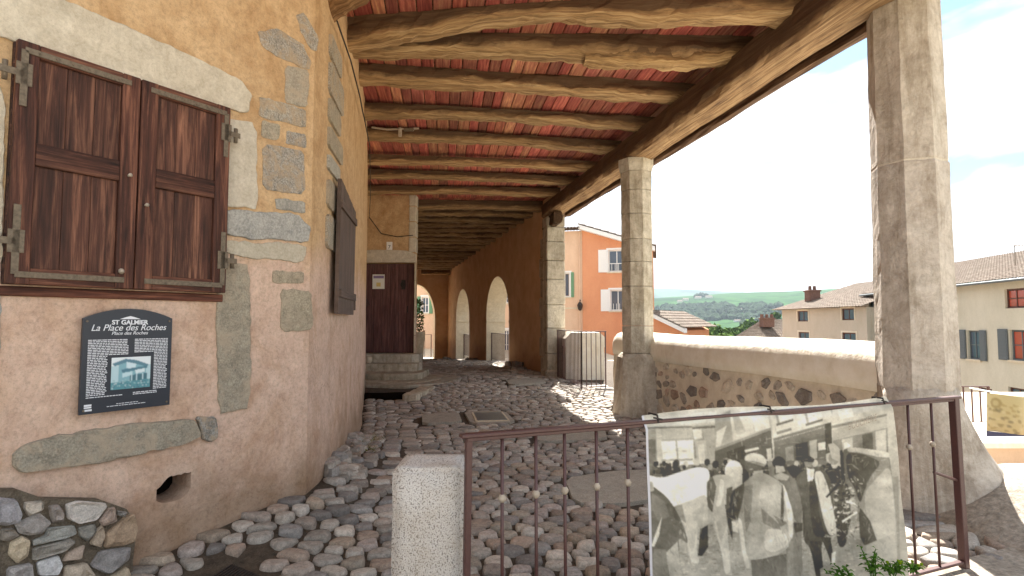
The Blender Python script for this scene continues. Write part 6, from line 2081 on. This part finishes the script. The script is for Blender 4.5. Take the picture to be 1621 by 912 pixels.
# lower orange annex
fx2 = Fac((at(1033, 510, 36).x, 36), (at(1075, 510, 35).x, 35))
ah = thing('orange_annex', 'low orange annex with a sloping white verge beside the middle pillar', 'house', fx2.P(1, -6))
zl_, zr2 = fx2.uv(1033, 500)[1], fx2.uv(1075, 523)[1]
facade_wall(fx2, ah, 'orange', -8, 0, [], 6, 0, fx2.L, lambda u: zl_ + (zr2 - zl_) * u / fx2.L)
MB().prism([(-0.1, zl_), (fx2.L + 0.45, zr2 - 0.15), (fx2.L + 0.45, zr2 + 0.12), (-0.1, zl_ + 0.27)], fx2.o, fx2.u, UZ, fx2.n, -0.1, 0.4).build('barge_board', M['white_paint'], ah)
a_, b_ = fx2.P(-0.1, zl_ + 0.30, 0.45), fx2.P(fx2.L + 0.5, zr2 + 0.14, 0.45)
roof_tiles((b_, b_ - fx2.n * 6.5, a_ - fx2.n * 6.5, a_), 18, 6, M['tile'], 'roof_tiles', ah, 0.08)

# peach house beyond the arches
fp = Fac((at(600, 500, 47).x, 47), (at(850, 500, 43).x, 43))
ph = thing('peach_house', 'peach rendered house with green shutters seen through the arches', 'house', fp.P(4, -2))
wp = [fp.rect(668, 470, 678, 496), fp.rect(652, 400, 664, 430), fp.rect(800, 466, 812, 480), fp.rect(797, 522, 806, 570), fp.rect(690, 440, 700, 470), fp.rect(730, 500, 738, 540), fp.rect(780, 440, 788, 470)]
wp = [w for w in wp if w[1] > w[0]]
# keep those that do not overlap
facade_wall(fp, ph, 'peach', -6, 9.0, wp, 8)
for i, w_ in enumerate(wp): window(fp, ph, w_, 'white_paint', bars=(2, 2), surround='white_paint', sh='green_paint' if i in (0, 1) else None)
a_, b_ = fp.P(-0.5, 9.0, 0.5), fp.P(fp.L + 0.5, 9.0, 0.5)
roof_tiles((a_, b_, b_ - fp.n * 5 + UZ * 1.6, a_ - fp.n * 5 + UZ * 1.6), 60, 12, M['tile'], 'roof_tiles', ph, 0.1)
st_ = MB(); st_.prism([(-1.5, -0.6), (1.5, -0.6), (1.5, 0.1), (-1.5, 0.1)], (0, 0, 0), UX, UZ, UY, 0, 0.01)
# street outside the arches
grid_sheet(frange(-30, 6.5, 12), frange(14.2, 60, 14), lambda x, y: zf(0, y) - 0.06 if y < 31 else -0.72).build('street', M['pave'], None, False, kind='structure')

# right hand row
X0 = 19.5
f2 = Fac((0.176 * 22 + X0, 22), (0.176 * 43.2 + X0, 43.2))
lh = thing('long_pale_house', 'long pale stained house with grey shutters and a mossy tiled roof at the right edge', 'house', f2.P(6, -8))
R2 = [f2.rect(1590, 458, 1636, 487), f2.rect(1598, 522, 1632, 573), f2.rect(1531, 523, 1552, 570), f2.rect(1413, 523, 1430, 549), f2.rect(1596, 612, 1640, 640), f2.rect(1548, 612, 1572, 650), f2.rect(1456, 470, 1474, 488)]
facade_wall(f2, lh, 'pale', -8, EYE + 1.95, R2, 9)
mt = ['brown_frame', 'grey_shutter', 'grey_shutter', 'grey_shutter', 'brown_frame', 'brown_frame', 'brown_frame']
for i, w_ in enumerate(R2):
    window(f2, lh, w_, mt[i], 'pane_red' if i in (0, 1) else 'pane', (3, 2) if i in (0, 4) else (2, 2), sh='grey_shutter' if i in (1, 2, 3) else None, sill=i in (1, 2, 3), depth=0.15)
a_, b_ = f2.P(-3.0, EYE + 1.98, 0.55), f2.P(f2.L + 0.0, EYE + 1.98, 0.55)
rz = 2.3
roof_tiles((a_, b_, b_ - f2.n * 6.5 + UZ * rz, a_ - f2.n * 6.5 + UZ * rz), 100, 22, M['tile'], 'roof_tiles', lh, 0.07)
m = MB(); m.tube([f2.P(-3, EYE + 1.93, 0.6), f2.P(f2.L, EYE + 1.93, 0.6)], 0.07, 8); m.tube([f2.P(f2.uv(1383, 500)[0], EYE + 1.9, 0.5), f2.P(f2.uv(1383, 500)[0], EYE + 1.5, 0.08), f2.P(f2.uv(1383, 500)[0], -6, 0.08)], 0.055, 8); m.build('gutter', M['grey_shutter'], lh)
c = at(1607, 412, 30)
an_ = thing('roof_antenna', 'thin television antenna standing on the mossy tiled roof at the right edge', 'antenna', c)
m = MB(); tz = at(1607, 388, 30).z
m.tube([c - UZ * 1.2, Vector((c.x, c.y, tz))], 0.02, 6); m.build('mast', M['iron'], an_)
m = MB()
m.tube([Vector((c.x - 0.15, c.y, tz - 0.05)), Vector((c.x + 0.5, c.y, tz - 0.03))], 0.018, 6)
for k in range(4): m.tube([Vector((c.x - 0.1 + k * 0.18, c.y - 0.25, tz - 0.04)), Vector((c.x - 0.1 + k * 0.18, c.y + 0.25, tz - 0.04))], 0.012, 5)
m.build('crossbars', M['iron'], an_)

f1 = Fac((at(1372, 500, 40.5).x, 40.5), (at(1238, 500, 52).x, 52))
bh = thing('beige_house', 'beige house with four small windows and a brick chimney on its tiled roof', 'house', f1.P(5, -8))
R1 = [f1.rect(1352, 488, 1333, 507), f1.rect(1279, 492, 1263, 509), f1.rect(1355, 527, 1334, 552), f1.rect(1281, 526, 1265, 552)]
facade_wall(f1, bh, 'beige', -9, EYE + 1.0, R1, 9)
for w_ in R1: window(f1, bh, w_, 'brown_frame', 'pane', (2, 1), surround='pale', sill=False)
a_, b_ = f1.P(-0.25, EYE + 1.02, 0.6), f1.P(f1.L + 0.7, EYE + 0.98, 0.6)
rA = f1.P(-0.2, 0, -6.0) ; rB = f1.P(f1.L - 1.6, 0, -6.0)
rA.z = EYE + 3.4; rB.z = EYE + 3.3
roof_tiles((a_, b_, rB, rA), 40, 18, M['tile'], 'roof_tiles', bh, 0.06)
m = MB().add([b_, f1.P(f1.L + 0.7, EYE + 0.98, -12), rB], [(0, 1, 2)]); m.build('roof_hip', M['tile'], bh)
def chimney(name_parent, c, w, d, h, pots=2, mat='brick'):
    m = MB().bbox((c.x, c.y, c.z + h / 2), (w, d, h), 0.03); ch = m.build('chimney', M[mat], name_parent)
    MB().bbox((c.x, c.y, c.z + h * 0.9), (w * 1.15, d * 1.15, h * 0.12), 0.02).build('chimney_cap', M[mat], ch)
    for k in range(pots):
        x = c.x + (k - (pots - 1) / 2) * w * 0.42
        MB().tube([(x, c.y, c.z + h * 0.95), (x, c.y, c.z + h * 1.35)], [w * 0.16, w * 0.13], 8).build('chimney_pot', M['brick'], ch)
c = at(1286, 468, 50); chimney(bh, Vector((c.x, c.y, c.z - 0.5)), 0.95, 0.9, 1.0)

# small low roof house
lo_ = thing('low_roof_house', 'low house of which only the tiled roof and its chimney show above the parapet', 'house', (at(1200, 540, 62).x, 62, -8))
A1 = at(1152, 541, 56); B1 = at(1262, 544, 56); C1 = at(1262, 505, 62); D1 = at(1204, 508, 62)
roof_tiles((A1, B1, C1, D1), 34, 14, M['tile'], 'roof_tiles', lo_, 0.07)
MB().prism([(A1.x + 0.3, -9), (B1.x, -9), (B1.x, A1.z - 0.05), (A1.x + 0.3, A1.z - 0.05)], (0, 56.3, 0), UX, UZ, UY, 0, 6).build('wall', M['beige'], lo_)
c = at(1214, 512, 59.5); chimney(lo_, Vector((c.x, c.y, c.z - 0.4)), 1.2, 0.9, 1.0, 3)

# ================================================================ TERRACE right of the near pillar
tz_ = -1.1
grid_sheet(frange(3.6, 60, 10), frange(4.95, 21, 6), lambda x, y: tz_).build('lower_terrace', M['pave'], None, False, kind='structure')
tw = thing('terrace_wall', 'low ochre terrace wall with a white top right of the near pillar', 'wall', (8, 9.3, tz_))
q0 = at(1545, 715, 9.4); 
za_ = at(1600, 722, 9.3).z; zb2 = at(1600, 700, 9.3).z
MB().prism([(6.9, tz_ - 0.1), (16, tz_ - 0.1), (16, zb2 - 0.09), (6.9, zb2 - 0.09)], (0, 9.3, 0), UX, UZ, (0, -1, 0), -0.4, 0.0).build('wall', M['peach'], tw)
MB().prism([(6.85, zb2 - 0.088), (16, zb2 - 0.088), (16, zb2), (6.85, zb2)], (0, 9.3, 0), UX, UZ, (0, -1, 0), -0.45, 0.05).build('coping', M['cream'], tw)
# far railing with rope and banner
railing('iron_railing', 'brown iron railing on the lower terrace, partly hidden by the near pillar', [(at(1500, 650, 12).x, 12.0), (at(1566, 650, 12.0).x, 12.0)], at(1550, 612, 12).z, at(1550, 674, 12).z, 0.17, 0.018)
bn = thing('printed_banner', 'small yellowish banner hanging from a white rope at the right edge', 'banner', at(1600, 660, 10.5))
P00 = at(1562, 622, 10.5); P01 = at(1562, 682, 10.5); P10 = at(1650, 632, 10.3); P11 = at(1650, 692, 10.3)
im = raster(60, 44, RGB(214, 200, 150)[:3])
rr = random.Random(9)
for _ in range(70):
    x, y = rr.uniform(0, 58), rr.uniform(10, 42)
    fillp(im, [(x, y), (x + rr.uniform(2, 7), y + 1), (x + 4, y + rr.uniform(2, 5)), (x, y + 3)], RGB(*rr.choice([(150, 134, 84), (180, 160, 100), (120, 110, 84), (226, 214, 170)]))[:3], k=0.7)
fillp(im, [(12 + 6 * math.cos(t), 11 + 6 * math.sin(t)) for t in frange(0, 6.2, 14)], RGB(176, 158, 106)[:3])
fillp(im, [(12 + 3.4 * math.cos(t), 11 + 3.4 * math.sin(t)) for t in frange(0, 6.2, 14)], RGB(206, 192, 140)[:3])
im = blur(im, 1)
im = im * 0.42
paint_grid(im, lambda a, b: (P00.lerp(P10, a)).lerp(P01.lerp(P11, a), b) + Vector((0, 0.04 * math.sin(a * 9), 0))).build('vinyl_sheet', M['print'], bn, True)
m = MB(); m.tube([at(1535, 614, 10.6), at(1562, 619, 10.5), at(1610, 626, 10.4), at(1680, 634, 10.3)], 0.014, 6); m.build('rope', M['white_paint'], bn)
Q00, Q01, Q10, Q11 = P01, P01 - UZ * 0.11, P11, P11 - UZ * 0.13
MB().add([Q00, Q01, Q11, Q10, Q00 + UY * 0.01, Q01 + UY * 0.01, Q11 + UY * 0.01, Q10 + UY * 0.01], [(0, 1, 2, 3), (7, 6, 5, 4), (0, 4, 5, 1), (2, 6, 7, 3)], (0.02, 0.03, 0.08)).build('navy_border', M['print'], bn)

# ================================================================ LAND, HILLS, TREES
def land(x, y):
    d = math.hypot(x, y)
    ang = math.degrees(math.atan2(x, y))
    z = -9 - 45 * smooth(60, 420, d)
    crest = 92 + 10 * nz(ang * 0.12, 1.0) + 0.9 * ang * smooth(0, 30, ang)
    z += (crest + 54) * smooth(520, 2500, d) ** 0.85 + 8 * nz(x * 0.002, y * 0.002) * smooth(300, 900, d) * (1 - smooth(2000, 2500, d))
    z -= 60 * smooth(2700, 3600, d)
    z += 330 * smooth(3800, 5200, d) * (0.55 + 0.45 * nz(ang * 0.07, 7.7)) 
    return z
angs = frange(-75, 75, 150)
rad = [0.9 * 21 if i == 0 else 21 * (1.075 ** i) for i in range(80)]
vs = []
for r_ in rad:
    for a in angs:
        x, y = r_ * math.sin(math.radians(a)), r_ * math.cos(math.radians(a)); vs.append((x, y, land(x, y)))
n = len(angs); fs = [(j * n + i, j * n + i + 1, (j + 1) * n + i + 1, (j + 1) * n + i) for j in range(len(rad) - 1) for i in range(n - 1)]
def m_land():
    t = NT('field_and_wood_green', 0.95, 0.05)
    g = t.geo()
    a = t.noise(t.mapping(g, (1, 0.45, 1)), 0.0035, 6, 0.62)
    b = t.noise(g, 0.02, 5, 0.7)
    c = t.ramp(a, [(0.38, RGB(48, 74, 46)), (0.47, RGB(60, 88, 52)), (0.56, RGB(46, 70, 44)), (0.64, RGB(32, 50, 34))])
    c = t.mix(t.ramp(b, [(0.52, 0.0), (0.62, 0.75)]), c, RGB(34, 50, 36))
    dd = t.n('ShaderNodeVectorMath'); dd.operation = 'LENGTH'; t.l(g, dd.inputs[0])
    near = t.ramp(t.math('DIVIDE', dd.outputs['Value'], 200.0), [(0.45, 1.0), (0.75, 0.0)])
    c = t.mix(near, c, RGB(150, 140, 128))
    t.b.inputs['Specular IOR Level'].default_value = 0.0
    t.color(c); return t.m
MB().add(vs, fs).build('hills', m_land(), None, True, kind='structure')
# ground beyond, all the way round, low
ring_ = [(x, y) for x, y in ((-6000, -6000), (6000, -6000), (6000, 14000), (-6000, 14000))]
MB().prism(ring_, (0, 0, 0), UX, UY, UZ, -61, -60).build('valley_ground', M['leaf_far'], None, False, kind='structure')

def clump_tree(name, label, base, h, w, seed, n=700, mat='leaf', leaf=0.35, group=None, trunk=True):
    rr = random.Random(seed)
    t = thing(name, label, 'tree', base, group)
    if trunk:
        m = MB(); m.tube([base, Vector(base) + Vector((0.1, 0, h * 0.35)), Vector(base) + Vector((0, 0, h * 0.75))], [w * 0.05, w * 0.035, w * 0.012], 7)
        for k in range(4):
            a = k * 1.6; m.tube([Vector(base) + UZ * h * (0.3 + 0.08 * k), Vector(base) + Vector((math.cos(a) * w * 0.3, math.sin(a) * w * 0.3, h * (0.55 + 0.08 * k)))], [w * 0.022, w * 0.008], 5)
        m.build('trunk', M['trunk'], t)
    cl = []
    for _ in range(14):
        th, el = rr.uniform(0, 6.28), rr.uniform(-0.6, 1.3)
        cl.append((Vector(base) + Vector((math.cos(th) * math.cos(el) * w * 0.32, math.sin(th) * math.cos(el) * w * 0.32, h * 0.58 + math.sin(el) * h * 0.27)), w * rr.uniform(0.14, 0.24), rr.uniform(0.7, 1.25)))
    m = MB()
    for _ in range(n):
        c, r_, f = rr.choice(cl)
        d = Vector((rr.gauss(0, 1), rr.gauss(0, 1), rr.gauss(0, 1))).normalized() * r_ * rr.uniform(0.5, 1.05)
        p = c + d; a = Vector((rr.gauss(0, 1), rr.gauss(0, 1), rr.gauss(0, 1))).normalized(); b = a.cross(d).normalized() * leaf * 0.6; a = a * leaf
        k = f * rr.uniform(0.75, 1.25)
        m.add([p - a, p + b, p + a, p - b], [(0, 1, 2, 3)], (k, k, k * 0.9))
    m.build('crown', M[mat], t)
    return t
tr = [(1098, 548, 120, 508, 'broad pale green tree nearest the orange annex in the valley'), (1122, 545, 150, 510, 'pale tree second from the orange annex in the valley'), (1140, 540, 135, 515, 'dense round tree between annex and low tiled roof'),
      (1108, 552, 95, 522, 'grey green bushy tree just above the parapet, left of the others'), (1148, 552, 100, 524, 'bushy tree just above the parapet nearest the low tiled roof'), (1172, 540, 180, 516, 'small tree left of the chimneyed low roof'),
      (1128, 556, 85, 530, 'lowest rounded bush showing over the middle of the parapet'), (1190, 530, 220, 505, 'darker tree above the ridge of the low tiled roof'), (1228, 520, 260, 492, 'tall slim tree between the two chimneys in the distance'),
      (1086, 540, 170, 514, 'small tree peeping out right behind the annex roof')]
for i, (px, pyb, Y, pyt, lab) in enumerate(tr):
    b = at(px, pyb, Y); tzp = at(px, pyt, Y).z
    h = tzp - b.z + 4
    clump_tree('tree', lab, Vector((b.x, b.y, b.z - 4)), h, max(5.0, h * (1.0 if i != 8 else 0.5)), 40 + i, 620, 'leaf', 0.45 * Y / 110, 'trees in the valley beyond the parapet')
# woods and hedges scattered on the hill: too many to count
wr = random.Random(77)
mw = MB()
ico = bmesh.new(); bmesh.ops.create_icosphere(ico, subdivisions=1, radius=1); iv = [v.co.copy() for v in ico.verts]; if_ = [tuple(v.index for v in f.verts) for f in ico.faces]; ico.free()
cnt = 0
while cnt < 2400:
    a = wr.uniform(8, 46); d = wr.uniform(330, 2550)
    x, y = d * math.sin(math.radians(a)), d * math.cos(math.radians(a))
    dens = nz(x * 0.0035, y * 0.0022, 3) + 0.35 * nz(x * 0.012, y * 0.01, 8) + (0.35 if 16 < a - 6 < 22 and d < 1500 else 0) + (0.3 if d < 650 else 0)
    if dens < 0.26 or d > 2000: continue
    s = wr.uniform(4, 8) * (0.8 + d / 2500); f = wr.uniform(0.6, 1.2)
    z = land(x, y)
    mw.add([Vector((x + v.x * s * wr.uniform(0.8, 1.2), y + v.y * s, z + s * 0.35 + v.z * s * wr.uniform(0.7, 1.1))) for v in iv], if_, (f, f, f)); cnt += 1
mw.build('far_woodland', M['leaf_far'], None, False, kind='stuff')
# a few pale far houses on the slope
hp = [(1064 + 12, 477, 2100), (1085, 474, 2200), (1105, 471, 2250), (1122, 470, 2250), (1172, 490, 900), (1182, 494, 850), (1167, 508, 520), (1160, 504, 560), (1148, 525, 260), (1184, 511, 480), (1178, 500, 700)]
hl = ['first pale farm building from the left on the distant ridge', 'second pale farm building from the left on the distant ridge', 'third pale farm building along the distant ridge', 'rightmost pale farm building of the row on the distant ridge',
      'upper pale house among dark trees on the slope', 'pale house to the right of the upper one among dark trees', 'bright white house in the middle of the dark trees', 'small pale house left of the bright white one', 'grey roofed house behind the pale trees over the parapet',
      'lowest pale house right of the bright white one on the slope', 'pale house midway down the dark wooded slope']
for i, (px, py, d) in enumerate(hp):
    d = 200
    while d < 2600:
        c = at(px, py + 2, d)
        if land(c.x, c.y) >= c.z: break
        d += 12
    c = at(px, py, d); s = d / 900.6 * (7 if i != 8 else 12)
    t = thing('far_house', hl[i], 'house', c, 'far houses on the hillside')
    wd, hh, dp = s * wr.uniform(0.9, 1.5), s * 0.34, s * 0.7
    g = land(c.x, c.y); z0_ = c.z - hh * 2.2
    MB().box((c.x, c.y, (z0_ + c.z + hh * 0.3) / 2), (wd, dp, c.z + hh * 0.3 - z0_)).build('wall', M['white_paint'] if i in (6, 4) else M['pale'], t)
    zt_ = c.z + hh * 0.3
    MB().add([(c.x - wd * .54, c.y - dp * .55, zt_), (c.x + wd * .54, c.y - dp * .55, zt_), (c.x + wd * .54, c.y + dp * .55, zt_), (c.x - wd * .54, c.y + dp * .55, zt_), (c.x - wd * .54, c.y, zt_ + hh * .6), (c.x + wd * .54, c.y, zt_ + hh * .6)],
             [(0, 1, 5, 4), (2, 3, 4, 5), (0, 4, 3), (1, 2, 5), (0, 3, 2, 1)]).build('roof', M['tile'] if i != 8 else M['grey_shutter'], t)
hz_ = MB().box((1500, 2900, 200), (7800, 7000, 525))
hm = bpy.data.materials.new('valley_haze'); hm.use_nodes = True
ht = hm.node_tree
for nn in list(ht.nodes):
    if nn.type != 'OUTPUT_MATERIAL': ht.nodes.remove(nn)
pv = ht.nodes.new('ShaderNodeVolumePrincipled'); pv.inputs['Color'].default_value = (0.72, 0.84, 0.95, 1); pv.inputs['Density'].default_value = 0.00011
ht.links.new(pv.outputs[0], ht.nodes['Material Output'].inputs['Volume'])
hz_.build('haze', hm, None, False, kind='stuff')
# potted climber by the end arch
pc = at(662, 540, 29.0)
rr = random.Random(5); m = MB()
for _ in range(420):
    p = Vector((pc.x + rr.uniform(-0.35, 0.25), pc.y + rr.uniform(-.3, .3), 0.9 + rr.uniform(0, 1.7)))
    a = Vector((rr.gauss(0, 1), rr.gauss(0, 1), rr.gauss(0, 1))).normalized() * 0.09; b = Vector((rr.gauss(0, 1), rr.gauss(0, 1), rr.gauss(0, 1))).normalized() * 0.05
    red = p.z < 1.15 and rr.random() < 0.4
    m.add([p - a, p + b, p + a, p - b], [(0, 1, 2, 3)], (3.0, 0.3, 0.5) if red else (rr.uniform(0.6, 1.2),) * 3)
pt = thing('flowering_plant', 'dark green leafy plant with red flowers beside the end arch', 'plant', (pc.x, pc.y, -0.4))
m.build('foliage', M['leaf'], pt)
MB().tube([(pc.x, pc.y, -0.6), (pc.x, pc.y, 0.4), (pc.x, pc.y, 0.85), (pc.x, pc.y, 0.95)], [0.26, 0.3, 0.36, 0.34], 12).build('planter', M['pave'], pt)
